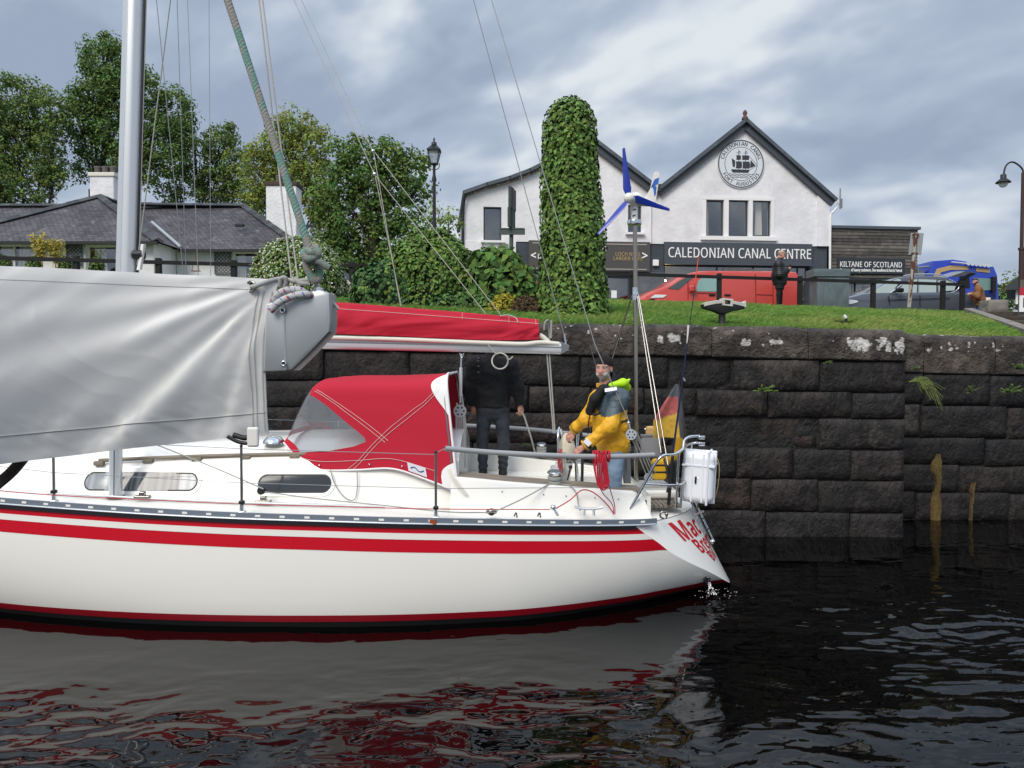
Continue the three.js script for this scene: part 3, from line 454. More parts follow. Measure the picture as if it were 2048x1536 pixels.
  // walls with real openings
  const wall = (x0, x1, z, rects, x = 0) => { const s = poly([[x0, -0.6], [x1, -0.6], [x1, eave], [x0, eave]]); for (const r of rects) s.holes.push(poly([[r[0], r[1]], [r[2], r[1]], [r[2], r[3]], [r[0], r[3]]])); loc(b, 'wall', metric(new THREE.ExtrudeGeometry(s, { depth: 0.3, bevelEnabled: false }).translate(0, 0, z - 0.3), 3.1), M.harl); };
  const pr = (x0, y0, x1, y1, D) => { const a = at(x0, y1, D), c = at(x1, y0, D); return [a.x - P.x, a.y - P.y, c.x - P.x, c.y - P.y]; };
  const g1 = pr(-40, 488, 63, 545, 26), g2 = pr(172, 490, 231, 548, 26), g3 = pr(333, 516, 367, 542, 27.75), g4 = pr(466, 503, 545, 560, 27.75);
  wall(xl, 0, 0, [g1, g2]); wall(0.003, xr, zm, [g3, g4]); wall(-16, xl, zm, []);
  loc(b, 'wall', metric(box(0.3, eave + 0.6, -zm - 0.32, -0.151, (eave - 0.6) / 2, zm / 2 - 0.14), 3.1), M.harl); loc(b, 'wall', metric(box(0.3, eave + 0.6, 6.6, xr - 0.16, (eave - 0.6) / 2, zm - 3.62), 3.1), M.harl);
  for (const [r, z, cu, ms] of [[g1, 0, [[g1[0] + 0.7, 0.5], [g1[2] - 0.4, 0.6]], [0.62]], [g2, 0, [[g2[0] + 0.3, 0.45]], []], [g3, zm, null, [0.33, 0.66]], [g4, zm, [[g4[0] + 0.2, 0.3]], []]]) { const w = windowPart(b, ...r, { curtain: cu, mullions: ms, mat: r === g3 ? std(0x2e4a55, 0.5) : M.white, transoms: r === g3 ? [0.5] : [] }); w.position.z = z; }
  // lattice panels
  for (const [x0, y0, x1, y1, D, z] of [[134, 486, 163, 531, 25.95, 0], [430, 503, 461, 548, 27.7, zm]]) {
    const r = pr(x0, y0, x1, y1, D), w = r[2] - r[0], h = r[3] - r[1], t = loc(b, 'trellis', [box(w, 0.035, 0.03, r[0] + w / 2, r[1], z + 0.05), box(w, 0.035, 0.03, r[0] + w / 2, r[3], z + 0.05), box(0.035, h, 0.03, r[0], r[1] + h / 2, z + 0.05), box(0.035, h, 0.03, r[2], r[1] + h / 2, z + 0.05)], std(0x55585c, 0.8));
    for (const s of [-1, 1]) for (let k = -12; k < 14; k++) { const off = k * 0.13, cx = r[0] + w / 2 + off, cut = (q) => q; let a = [r[0], r[1] + h / 2 + s * (r[0] - cx)], c = [r[2], r[1] + h / 2 + s * (r[2] - cx)]; const cl2 = (p, q) => { const f2 = y => { const tt = (y - p[1]) / (q[1] - p[1]); return [mix(p[0], q[0], tt), y]; }; let P1 = p, Q1 = q; for (const y of [r[1], r[3]]) { const lo = y === r[1]; if (lo ? P1[1] < y : P1[1] > y) P1 = f2(y); if (lo ? Q1[1] < y : Q1[1] > y) Q1 = f2(y); } return [P1, Q1]; };
      if (Math.max(a[1], c[1]) < r[1] || Math.min(a[1], c[1]) > r[3]) continue; const [p, q] = cl2(a, c); if (Math.hypot(p[0] - q[0], p[1] - q[1]) < 0.05) continue; loc(t, 'lath', beam(V(p[0], p[1], z + 0.045 + s * 0.006), V(q[0], q[1], z + 0.045 + s * 0.006), 0.012, 0.03), std(0x5c6064, 0.8)); }
  }
}
{ // low white shed and gatehouse fragments
  const p = at(690, 560, 27); const g = thing('white_outbuilding', 'small white outbuilding with lean to roof beside flowering shrub', 'shed', [p.x, 3.8, p.z]);
  const h = at(678, 541, 27).y - 3.8; wld(g, 'wall', metric(extr([[p.x - 1.6, 3.6], [p.x + 0.4, 3.6], [p.x + 0.4, 3.8 + h * 0.62], [p.x - 0.2, 3.8 + h], [p.x - 1.6, 3.8 + h]], 2).translate(0, 0, p.z - 2), 3), M.harl);
  wld(g, 'roof', beam(V(p.x - 0.25, 3.85 + h, p.z - 1), V(p.x + 0.5, 3.84 + h * 0.56, p.z - 1), 2.2, 0.06), M.lead);
  const e = at(2024, 574, 24), c = thing('keeper_cottage', 'white cottage with dark roof cut by the right picture edge', 'house', [e.x, 3.4, e.z], null, -0.58), h2 = e.y - 3.4;
  loc(c, 'wall', metric(box(4, h2 + 0.2, 4, 2.1, h2 / 2 - 0.1, -2), 3), M.harl);
  loc(c, 'roof', metric(extr([[-0.15, h2 - 0.1], [-0.15, h2 + 0.03], [2.1, h2 + 2.1], [4.35, h2 + 0.03], [4.35, h2 - 0.1]], 4.4).translate(0, 0, -4.2), 4), M.charcoal);
  loc(c, 'base_band', box(4.02, 0.16, 0.06, 2.1, at(2030, 614, 24).y - 3.4, 0.01), M.black);
}
// ---------- trees and plants ----------
const leafMat = (extra = {}) => phys(0xffffff, 0.62, { vertexColors: true, transmission: 0.28, thickness: 0, specularIntensity: 0.5, ...extra });
const LEAF = leafMat({ roughness: 0.85 }), GLOSSY = phys(0xffffff, 0.62, { vertexColors: true, specularIntensity: 0.45 });
const bark = std(0x3a3530, 0.95, { bumpMap: T.coarse, bumpScale: 0.03 });
// many small folded leaves: items are [x, y, z, nx, ny, nz, size, r, g, b]
function leaves(items, rr, shape = 0) {
  // outline of one leaf in its own plane (u along the blade), fan from the first point
  const outl = shape === 1 ? [[0, 0, 0], [0.18, 0.42, 0.05], [0.5, 0.30, 0.02], [1, 0, -0.10], [0.5, -0.30, 0.02], [0.18, -0.42, 0.05]] : [[0, 0, 0], [0.45, 0.33, 0.08], [1, 0, -0.06], [0.45, -0.33, 0.08]];
  const k = outl.length, nf = k - 2, P = new Float32Array(items.length * k * 3), C = new Float32Array(items.length * k * 3), I = new Uint32Array(items.length * nf * 3);
  const n = V(), u = V(), w = V();
  items.forEach((it, q) => {
    n.set(it[3], it[4], it[5]).normalize(); u.set(rr() - 0.5, rr() - (shape === 1 ? 0.95 : 0.62), rr() - 0.5).addScaledVector(n, -u.dot(n)); w.copy(n).cross(u); if (w.lengthSq() < 1e-6) w.set(1, 0, 0); w.normalize(); u.copy(w).cross(n);
    outl.forEach((o, i) => { const b = (q * k + i) * 3, s = it[6]; P[b] = it[0] + s * (u.x * (o[0] - 0.4) + w.x * o[1] + n.x * o[2]); P[b + 1] = it[1] + s * (u.y * (o[0] - 0.4) + w.y * o[1] + n.y * o[2]); P[b + 2] = it[2] + s * (u.z * (o[0] - 0.4) + w.z * o[1] + n.z * o[2]); C[b] = it[7]; C[b + 1] = it[8]; C[b + 2] = it[9]; });
    for (let i = 0; i < nf; i++) { I[(q * nf + i) * 3] = q * k; I[(q * nf + i) * 3 + 1] = q * k + i + 1; I[(q * nf + i) * 3 + 2] = q * k + i + 2; }
  });
  const g = new THREE.BufferGeometry(); g.setAttribute('position', new THREE.BufferAttribute(P, 3)); g.setAttribute('color', new THREE.BufferAttribute(C, 3)); g.setIndex(new THREE.BufferAttribute(I, 1)); g.computeVertexNormals(); return g;
}
const green = (base, rr, v = 0.35) => { const k = 1 + (rr() - 0.5) * 2 * v, y = (rr() - 0.5) * 0.25; return [base[0] * k * (1 + y * 1.4), base[1] * k, base[2] * k * (1 - y)]; };
// crown described by lobes [px, py, rx, ry] in the photograph at one distance; depth of each lobe follows its width
function tree(name, label, base, D, lobes, o = {}) {
  const rr = mulberry(o.seed || 1), foot = at(base, 725, D); foot.y = 3.7;
  const t = thing(name, label, 'tree', foot, o.group);
  const sc = D / FOCAL, items = [], limbs = [], bottom = at(base, o.fork || 520, D);
  limbs.push(tube([foot.clone(), foot.clone().lerp(bottom, 0.5).add(V(0.1, 0, 0)), bottom.clone()], (o.trunk || 0.22), 8, 8));
  for (const [px, py, rx, ry, dz = 0] of lobes) {
    const c = at(px, py, D); c.z += dz; const a = rx * sc, b = ry * sc, dep = Math.max(a, b) * 0.85;
    const mid = bottom.clone().lerp(c, 0.5).add(V((rr() - 0.5) * a, 0.15 * b, (rr() - 0.5) * dep)); limbs.push(tube([bottom.clone().add(V(0, -0.3, 0)), mid, c.clone().add(V(0, b * 0.35, 0))], (o.trunk || 0.22) * 0.2, 10, 6));
    // clumps inside the lobe
    const nc = Math.max(5, Math.round(a * b * (o.dens || 9) * 3.8 * (0.8 + 0.3 * dep)));
    for (let k = 0; k < nc; k++) {
      let x, y, z, r; do { x = rr() * 2 - 1; y = rr() * 2 - 1; z = rr() * 2 - 1; r = x * x + y * y + z * z; } while (r > 1 || r < 0.12);
      const q = V(c.x + x * a, c.y + y * b, c.z + z * dep), cr = (0.26 + 0.36 * rr()) * (o.clump || 1);
      if (k % 5 === 0) limbs.push(rod(mid.clone().lerp(c, 0.35), q, 0.028, 0.008, 4));
      const hue = green(o.color || [0.060, 0.105, 0.030], rr, 0.3).map((v, i) => v * [2.7, 2.35, 1.8][i]), nl = Math.round((o.leaves || 34) * (0.6 + rr() * 0.8));
      for (let l = 0; l < nl; l++) { const th = rr() * 6.283, cz = rr() * 2 - 1, s = Math.sqrt(1 - cz * cz), rad = cr * Math.cbrt(0.15 + 0.85 * rr()); const dx = s * Math.cos(th), dy = cz * 0.75, dzz = s * Math.sin(th); const g = green(hue, rr, 0.28); items.push([q.x + dx * rad, q.y + dy * rad - 0.1 * rad, q.z + dzz * rad, dx + rr() - 0.5, dy + 0.5 + rr() - 0.5, dzz + rr() - 0.5, (o.size || 0.165) * (0.7 + 0.6 * rr()), ...g]); }
    }
  }
  wld(t, 'trunk', limbs, bark); const cg = leaves(items, rr); wld(t, 'crown', cg, LEAF); return t;
}
const TG = 'trees behind the bungalow';
tree('broadleaf_tree', 'broad tree rising at the left picture edge behind bungalow', 60, 44, [[40, 200, 60, 50], [100, 230, 40, 55], [-30, 240, 60, 80], [30, 280, 55, 55], [95, 300, 36, 60], [-20, 350, 70, 60], [50, 370, 60, 36], [112, 350, 26, 34]], { seed: 3, trunk: 0.28, group: TG, color: [0.055, 0.098, 0.030], dens: 7.5 });
tree('broadleaf_tree', 'tallest tree with bent top standing left of mast', 190, 46, [[205, 120, 46, 48], [220, 95, 22, 26], [185, 190, 48, 52], [240, 180, 46, 60], [165, 250, 40, 60], [290, 185, 44, 60], [345, 220, 44, 50], [235, 270, 60, 50], [310, 280, 60, 40], [360, 260, 30, 30], [185, 330, 36, 40], [270, 330, 50, 46], [335, 320, 36, 30], [172, 130, 14, 22]], { seed: 4, trunk: 0.36, fork: 380, group: TG, color: [0.045, 0.088, 0.026], dens: 8.5 });
tree('broadleaf_tree', 'lower tree between mast and topping lift behind slate ridge', 400, 48, [[390, 320, 46, 50], [440, 300, 34, 46], [455, 270, 18, 30], [420, 370, 50, 40], [350, 375, 36, 40], [475, 330, 36, 50], [480, 390, 40, 40]], { seed: 5, trunk: 0.22, group: TG, color: [0.062, 0.105, 0.032], dens: 7 });
tree('broadleaf_tree', 'yellowish green tree left of small chimney with pale airy crown', 570, 45, [[585, 250, 46, 44], [560, 310, 56, 56], [625, 290, 36, 50], [520, 330, 40, 56], [590, 370, 70, 50], [520, 400, 44, 40], [640, 350, 36, 50], [650, 420, 40, 50]], { seed: 6, trunk: 0.24, group: TG, color: [0.092, 0.128, 0.034], dens: 7 });
tree('broadleaf_tree', 'dark spreading tree behind ivy hedge and street lantern', 745, 33, [[700, 300, 44, 34], [765, 310, 56, 34], [820, 340, 44, 40], [690, 360, 50, 44], [760, 370, 70, 44], [835, 390, 32, 30], [700, 430, 56, 50], [780, 430, 56, 40], [660, 460, 34, 50], [720, 500, 60, 50], [790, 480, 44, 44], [690, 540, 60, 40], [760, 540, 50, 40], [640, 400, 26, 40]], { seed: 7, trunk: 0.26, fork: 440, group: TG, color: [0.045, 0.088, 0.024], size: 0.16, dens: 11, clump: 0.85 });
tree('young_tree', 'thin young tree beside the lantern post and white gable', 880, 30, [[880, 430, 30, 28], [850, 455, 26, 24], [905, 440, 16, 30], [870, 490, 40, 30], [905, 495, 20, 30]], { seed: 8, trunk: 0.07, color: [0.085, 0.135, 0.045], size: 0.14, leaves: 18, dens: 9, clump: 0.8 });
tree('broadleaf_tree', 'bushy tree beyond blue lorry at the right picture edge', 2010, 42, [[2005, 585, 22, 26], [2030, 575, 22, 26], [2015, 605, 30, 20], [1990, 605, 16, 18]], { seed: 9, trunk: 0.14, fork: 610, color: [0.05, 0.09, 0.028], size: 0.16 });
tree('broadleaf_tree', 'low dark tree in front of far hill beside slate hip', 640, 36, [[635, 500, 40, 44], [600, 520, 40, 36], [665, 520, 40, 40]], { seed: 19, trunk: 0.14, fork: 540, color: [0.045, 0.08, 0.026], size: 0.16, group: TG });

// leaves laid over a solid surface given as f(u, v) -> point
function clad(f, n, size, base, rr, o = {}) {
  const it = [], e = 0.004; for (let i = 0; i < n; i++) { const u = rr(), v = rr(), p = f(u, v), a = f(u + e, v).sub(p), b = f(u, v + e).sub(p), nn = a.cross(b).normalize(); if (o.flip) nn.negate(); const out = (o.out || 0.06) * rr(); p.addScaledVector(nn, out); const c = rr() < (o.fresh || 0.1) ? green(o.freshColor || [0.16, 0.24, 0.05], rr, 0.2) : green(base, rr, 0.6); it.push([p.x, p.y, p.z, nn.x + (rr() - 0.5) * 1.1, nn.y + 0.25 + (rr() - 0.5) * 0.9, nn.z + (rr() - 0.5) * 1.1, size * (0.65 + 0.7 * rr()), ...c]); } return leaves(it, rr, o.shape ?? 1);
}
const IVY = [0.10, 0.18, 0.036], coreMat = std(new THREE.Color(0.018, 0.028, 0.010), 1);  // even dark core under the leaves, closes the gaps between them
{ // tall ivy column
  const D = 13.2, b = at(1142, 648, D), h = at(1142, 196, D).y - b.y, rr = mulberry(51);
  const t = thing('ivy_pillar', 'tall rounded column wholly covered in ivy beside lock wall', 'plant', [b.x, b.y - 0.15, b.z]);
  const rad = v => { const r = mix(0.50, 0.345, Math.min(1, v * 1.15)); return v > 0.88 ? r * Math.sqrt(Math.max(0.0004, 1 - ((v - 0.88) / 0.12) ** 2)) : r; };
  const surf = (u, v) => { const a = u * 6.2832, y = v * h, r = rad(clamp(v, 0, 1)) * (1 + 0.09 * noise3(Math.cos(a) * 1.6 + 5, v * 7, Math.sin(a) * 1.6) + 0.05 * noise3(Math.cos(a) * 4, v * 18, Math.sin(a) * 4)); return V(b.x + r * Math.cos(a) + 0.03 * Math.sin(v * 5), b.y - 0.1 + y, b.z + r * Math.sin(a)); };
  wld(t, 'dark_ivy_core', grid((u, v) => surf(u, v).sub(V(b.x, 0, b.z)).multiply(V(0.93, 1, 0.93)).add(V(b.x, 0, b.z)), 32, 40), coreMat);
  wld(t, 'foliage', clad(surf, 14000, 0.070, IVY, rr, { flip: true, out: 0.13 }), GLOSSY);
  const foot = (u, v) => { const a = u * 6.2832, r = 0.62 * (1 - v * 0.4) * (1 + 0.2 * noise3(a * 2, v * 3, 2)); return V(b.x + 0.03 + r * Math.cos(a), b.y - 0.12 + v * 1.0, b.z + r * Math.sin(a)); };
  wld(t, 'skirt_foliage', clad(foot, 2400, 0.085, IVY, rr, { flip: true, out: 0.1 }), GLOSSY);
}
function mound(name, label, px0, px1, pyTop, pyBot, D, o) {
  const rr = mulberry(o.seed), c = at((px0 + px1) / 2, pyBot, D), w = (px1 - px0) * D / FOCAL / 2, h = at(px0, pyTop, D).y - c.y, dep = w * (o.dep || 0.8);
  const t = thing(name, label, o.cat || 'shrub', [c.x, c.y - 0.1, c.z], o.group);
  const p = o.square || 2.4; const surf = (u, v) => { const a = u * 6.2832, el = v * Math.PI / 2, sp = (x, e) => Math.sign(x) * Math.pow(Math.abs(x), e); const n = 1 + (o.lump || 0.08) * (noise3(Math.cos(a) * 2.2 + o.seed, v * 3, Math.sin(a) * 2.2) + 0.5 * noise3(Math.cos(a) * 6, v * 8, Math.sin(a) * 6)); const hh = h * (o.hf ? o.hf(Math.cos(a) * Math.cos(el)) : 1); return V(c.x + w * n * sp(Math.cos(a), 2 / p) * sp(Math.cos(el), 2 / p), c.y + hh * n * sp(Math.sin(el), 2 / p), c.z + dep * n * sp(Math.sin(a), 2 / p) * sp(Math.cos(el), 2 / p)); };
  wld(t, 'dark_inner_core', grid((u, v) => { const q = surf(u, v * 0.999); return V(c.x + (q.x - c.x) * 0.9, c.y + (q.y - c.y) * 0.93, c.z + (q.z - c.z) * 0.9); }, 36, 14), coreMat);  // dark solid inside the leaves, blocks holes through the bush
  wld(t, 'foliage', clad((u, v) => surf(u, clamp(v, 0, 0.998)), o.n, o.size, o.color, rr, { flip: true, ...o }), o.mat || GLOSSY);
  if (o.flowers) wld(t, 'blossom', clad((u, v) => surf(u, clamp(v, 0, 0.998)), o.flowers, o.fsize || 0.05, o.fcolor || [0.62, 0.62, 0.5], rr, { flip: true, out: (o.out || 0.06) + 0.05, fresh: 0, shape: 0 }), LEAF);
  return { t, surf, c, w, h };
}
mound('flowering_shrub', 'clipped dome shrub covered in small white blossom', 514, 686, 487, 606, 17, { seed: 61, n: 6500, size: 0.075, color: [0.10, 0.165, 0.035], flowers: 3600, fsize: 0.05, fcolor: [0.60, 0.60, 0.47], lump: 0.05, square: 2.6, dep: 0.95, fresh: 0.25, out: 0.07 });
mound('ivy_hedge', 'large ivy covered hedge block behind red boom cover', 778, 948, 479, 632, 15.2, { seed: 62, n: 13000, size: 0.072, color: IVY, lump: 0.10, square: 3.0, dep: 0.9, out: 0.09, hf: x => 1 - 0.03 * clamp(-x) });
mound('ivy_hedge', 'lower ivy mound at the left foot of hedge block', 708, 850, 535, 640, 14.9, { seed: 63, n: 5500, size: 0.075, color: [0.052, 0.12, 0.036], lump: 0.14, square: 2.6, out: 0.1 });
mound('ivy_hedge', 'ivy ground growth between hedge block and red cover', 840, 1040, 596, 650, 14.0, { seed: 64, n: 4600, size: 0.085, color: [0.065, 0.135, 0.032], lump: 0.16, square: 2.4, out: 0.1, dep: 0.4 });
mound('leafy_shrub', 'large leaved green shrub between hedge and ivy column', 935, 1066, 522, 640, 14.4, { seed: 65, n: 2600, size: 0.15, color: [0.09, 0.19, 0.042], lump: 0.18, square: 2.3, out: 0.2, fresh: 0.2, mat: LEAF });
mound('yellow_shrub', 'small shrub with bright yellow leaves above red cover', 980, 1036, 597, 640, 13.4, { seed: 66, n: 1500, size: 0.045, color: [0.38, 0.34, 0.03], freshColor: [0.55, 0.48, 0.05], lump: 0.2, out: 0.08, mat: LEAF });
mound('heather_shrub', 'small brownish heather clump right of yellow shrub', 1022, 1086, 602, 645, 13.2, { seed: 67, n: 1800, size: 0.045, color: [0.10, 0.06, 0.03], freshColor: [0.12, 0.11, 0.05], lump: 0.2, out: 0.08, mat: LEAF });
// garden shrubs before the bungalow
mound('clipped_bush', 'small round bush under the left bungalow window', -8, 20, 514, 540, 24.6, { seed: 71, n: 500, size: 0.07, color: [0.06, 0.10, 0.02], group: 'round bushes under the bungalow windows' });
mound('clipped_bush', 'small round bush beside yellow bamboo', 55, 78, 516, 540, 24.6, { seed: 72, n: 500, size: 0.07, color: [0.06, 0.10, 0.02] });
mound('clipped_bush', 'small round bush between bamboo and lattice panel', 119, 140, 516, 540, 24.6, { seed: 73, n: 500, size: 0.07, color: [0.06, 0.10, 0.02] });
mound('clipped_bush', 'small round bush just left of the mast', 183, 206, 517, 542, 24.6, { seed: 74, n: 500, size: 0.07, color: [0.06, 0.10, 0.02] });
{ // golden bamboo
  const rr = mulberry(81), D = 25; for (const [px, top] of [[80, 462], [113, 472]]) {
    const b = at(px, 535, D), t = thing('bamboo', px < 100 ? 'taller golden bamboo against bungalow wall' : 'shorter golden bamboo beside lattice panel', 'plant', b), canes = [], it = [];
    for (let k = 0; k < 12; k++) { const tip = at(px + (rr() - 0.5) * 26, top + rr() * 30, D + (rr() - 0.5) * 0.3); const foot = b.clone().add(V((rr() - 0.5) * 0.2, 0, (rr() - 0.5) * 0.2)); canes.push(rod(foot, tip, 0.012, 0.004, 4)); for (let l = 0; l < 46; l++) { const q = foot.clone().lerp(tip, 0.25 + 0.78 * rr()).add(V((rr() - 0.5) * 0.26, 0, (rr() - 0.5) * 0.26)); it.push([q.x, q.y, q.z, rr() - 0.5, rr(), rr() - 0.2, 0.10, ...green([0.42, 0.36, 0.07], rr, 0.3)]); } }
    wld(t, 'cane', canes, std(0xb59a3c, 0.6)); wld(t, 'foliage', leaves(it, rr), LEAF);
  }
}
{ // grass blades on the bank
  const rr = mulberry(91), tuft = []; for (let k = 0; k < 6; k++) { const a = k * 1.05, l = 0.35 + 0.2 * (k % 3); const g = new THREE.BufferGeometry(); const bx = Math.cos(a) * 0.03, bz = Math.sin(a) * 0.03, tx = Math.cos(a) * 0.05 * (1 + k % 2), tz = Math.sin(a) * 0.05; g.setAttribute('position', new THREE.Float32BufferAttribute([bx - 0.006, 0, bz, bx + 0.006, 0, bz + 0.002, bx + tx * 0.6, 0.05 + l * 0.03, bz + tz * 0.6, bx + 0.006, 0, bz + 0.002, bx + tx * 1.7, 0.09 * l * 2, bz + tz * 1.7, bx + tx * 0.6, 0.05 + l * 0.03, bz + tz * 0.6], 3)); g.computeVertexNormals(); tuft.push(g); }
  const spots = []; for (let i = 0; i < 120000 && spots.length < 80000; i++) { const t = rr(), d = 11.6 + (t * t) * 13.5, xs = d * 0.72, x = -xs * 0.8 + rr() * xs * 1.85, foot = (x > CORNER - 0.6 ? RECESS : WALL) + 0.47; if (d < foot || d > fenceDepth(x) + 0.5 || x > edgeX(d) - 0.05) continue; spots.push([x, d]); }
  const im = new THREE.InstancedMesh(mergeGeometries(tuft), std(0xffffff, 0.8), spots.length); im.name = 'grass'; im.userData = { kind: 'stuff', label: 'short mown grass growing on the canal bank', category: 'grass' };
  const m = new THREE.Matrix4(), q = new THREE.Quaternion(), col = new THREE.Color(); spots.forEach(([x, d], i) => { const s = 0.55 + 0.55 * rr(), dry = clamp(0.12 + 0.8 * fbm(x * 0.8, d * 0.8, 4, 3) ); m.compose(V(x, bankHeight(x, -d) - 0.012, -d), q.setFromAxisAngle(V(0, 1, 0), rr() * 6.28), V(s * 1.3, s * (0.5 + 0.3 * rr()), s * 1.3)); im.setMatrixAt(i, m); const k = 0.75 + 0.5 * rr(); im.setColorAt(i, col.setRGB(mix(0.125, 0.29, dry) * k, mix(0.25, 0.31, dry) * k, mix(0.036, 0.08, dry) * k)); });
  im.receiveShadow = im.castShadow = true; scene.add(im);
}
{ // growth in the wall joints
  const fern = (px, py, D, s, label, n = 9, seed = 1, col = [0.10, 0.17, 0.035]) => { const rr = mulberry(seed), b = at(px, py, D), t = thing('wall_fern', label, 'plant', b), it = [], st = []; for (let k = 0; k < n; k++) { const a = rr() * 3.1 + 0.02, L = s * (0.5 + 0.7 * rr()), tip = b.clone().add(V(Math.cos(a) * L, Math.sin(a) * L * 0.8 - 0.15 * L, 0.06 + 0.10 * rr())); st.push(rod(b, tip, 0.003, 0.0015, 4)); for (let l = 0; l < 14; l++) { const q = b.clone().lerp(tip, 0.15 + l / 15); it.push([q.x, q.y, q.z, (rr() - 0.5), 0.4 + rr() * 0.4, 0.7, 0.045 * (s / 0.2), ...green(col, rr, 0.3)]); } } wld(t, 'stem', st, bark); wld(t, 'frond', leaves(it, rr), LEAF); };
  fern(1524, 782, 11.0, 0.16, 'bright green fern tuft in wall below lichen patch', 10, 1); fern(1655, 726, 11.0, 0.08, 'tiny green tuft under coping near wall corner', 6, 2); fern(1940, 784, 12.2, 0.15, 'small fern left of leafy sprig on recessed wall', 9, 3, [0.08, 0.13, 0.03]); fern(2016, 784, 12.2, 0.2, 'leafy sprig on recessed wall at right edge', 8, 4); fern(2030, 738, 12.2, 0.16, 'grass tuft on ledge at far right of recessed wall', 9, 5); fern(1826, 738, 12.0, 0.10, 'small weed above hanging grass in wall corner', 7, 6); fern(1500, 815, 11.0, 0.05, 'moss speck in joint left of fern tuft', 5, 7); fern(1052, 890, 11.0, 0.06, 'small weed in wall joint beside dark clothed man', 6, 8); fern(630, 800, 11.0, 0.10, 'mossy patch on wall left of sprayhood', 9, 9, [0.06, 0.08, 0.02]);
  const b = at(1818, 764, 11.05), rr = mulberry(15), t = thing('hanging_grass', 'long pale grass tuft hanging from the wall corner', 'plant', b), bl = []; for (let k = 0; k < 44; k++) { const L = 0.18 + 0.36 * rr(), a = rr() * 1.5 - 0.5; bl.push(tube([b.clone(), b.clone().add(V(L * 0.5, 0.10 * Math.cos(a * 2) * rr(), 0.04 * rr())), b.clone().add(V(L * (0.8 + 0.2 * rr()), -L * (0.15 + 0.7 * rr()), 0.08 * rr()))], 0.0032, 8, 3)); } wld(t, 'blade', bl, std(0x7d8a4a, 0.8)); t.children[0].userData.kind = 'stuff';
}
// ---------- fence, lamps, signs, vehicles, quay fittings ----------
const blackWood = std(0x1d1d1f, 0.8, { map: T.wood, bumpMap: T.wood, bumpScale: 0.004 });
{ // timber post-and-rail fence
  const run = (name, label, px0, px1, posts, top) => {
    const q = px => { let d = 23; for (let k = 0; k < 8; k++) { const x = (px - 1024) / FOCAL * d; d = fenceDepth(x); } return V((px - 1024) / FOCAL * d, 0, -d); };
    const a = q(px0), b = q(px1), ym = (p) => top(p.x); const base = a.clone().lerp(b, 0.5); base.y = bankHeight(base.x, base.z);
    const f = thing(name, label, 'fence', base, 'black timber fence along the bank');
    wld(f, 'rail', beam(V(a.x, ym(a), a.z + 0.07), V(b.x, ym(b), b.z + 0.07), 0.06, 0.10), blackWood);
    for (const px of posts) { const p = q(px), y0 = bankHeight(p.x, p.z) - 0.3, y1 = ym(p) + 0.12; wld(f, 'post', rbox(0.14, y1 - y0, 0.14, 0.015, p.x, (y0 + y1) / 2, p.z), blackWood); }
  };
  const topL = x => 5.18, topR = x => 5.22 - 0.004 * x;
  run('timber_fence', 'black timber fence in front of the white bungalow', -60, 540, [-20, 156, 320, 470], topL);
  run('timber_fence', 'short black fence stretch between flowering shrub and ivy hedge', 660, 760, [705], topR);
  run('timber_fence', 'black fence in front of the red van', 1040, 1470, [1081, 1263, 1437], topR);
  run('timber_fence', 'black fence in front of the dark estate car', 1470, 1926, [1598, 1744, 1883, 1922], topR);
}
{ // heritage lantern
  const D = 21.5, b = at(869, 600, D), top = at(870, 280, D).y, t = thing('street_lantern', 'black post lantern with tapered glass beside young tree', 'street lamp', [b.x, bankHeight(b.x, b.z), b.z]);
  const y0 = bankHeight(b.x, b.z), ly = at(870, 328, D).y;
  wld(t, 'post', lathe([[0.09, 0], [0.09, 0.8], [0.055, 0.95], [0.045, ly - y0 - 0.5], [0.07, ly - y0 - 0.45], [0.04, ly - y0 - 0.3], [0.04, ly - y0]], b.x, y0, b.z), M.black);
  wld(t, 'bracket', [tube([V(b.x - 0.15, ly + 0.02, b.z), V(b.x - 0.12, ly - 0.12, b.z), V(b.x, ly - 0.16, b.z)], 0.012), tube([V(b.x + 0.15, ly + 0.02, b.z), V(b.x + 0.12, ly - 0.12, b.z), V(b.x, ly - 0.16, b.z)], 0.012)], M.black);
  const h = 0.36, bars = []; for (const [sx, sz] of [[1, 1], [1, -1], [-1, 1], [-1, -1]]) bars.push(rod(V(b.x + sx * 0.09, ly, b.z + sz * 0.09), V(b.x + sx * 0.165, ly + h, b.z + sz * 0.165), 0.012)); bars.push(box(0.2, 0.03, 0.2, b.x, ly, b.z), box(0.36, 0.03, 0.36, b.x, ly + h, b.z));
  const ln = wld(t, 'lantern_frame', bars, M.black); wld(ln, 'lantern_glass', new THREE.CylinderGeometry(0.215, 0.115, h - 0.02, 4, 1, true).rotateY(Math.PI / 4).translate(b.x, ly + h / 2, b.z), phys(0xe9eef2, 0.25, { transmission: 0.7, thickness: 0 }));
  wld(ln, 'lantern_roof', [new THREE.CylinderGeometry(0.07, 0.27, 0.16, 4).rotateY(Math.PI / 4).translate(b.x, ly + h + 0.09, b.z), lathe([[0.001, 0.22], [0.03, 0.16], [0.02, 0.1], [0.07, 0.07], [0.08, 0]], b.x, ly + h + 0.16, b.z)], M.black);
}
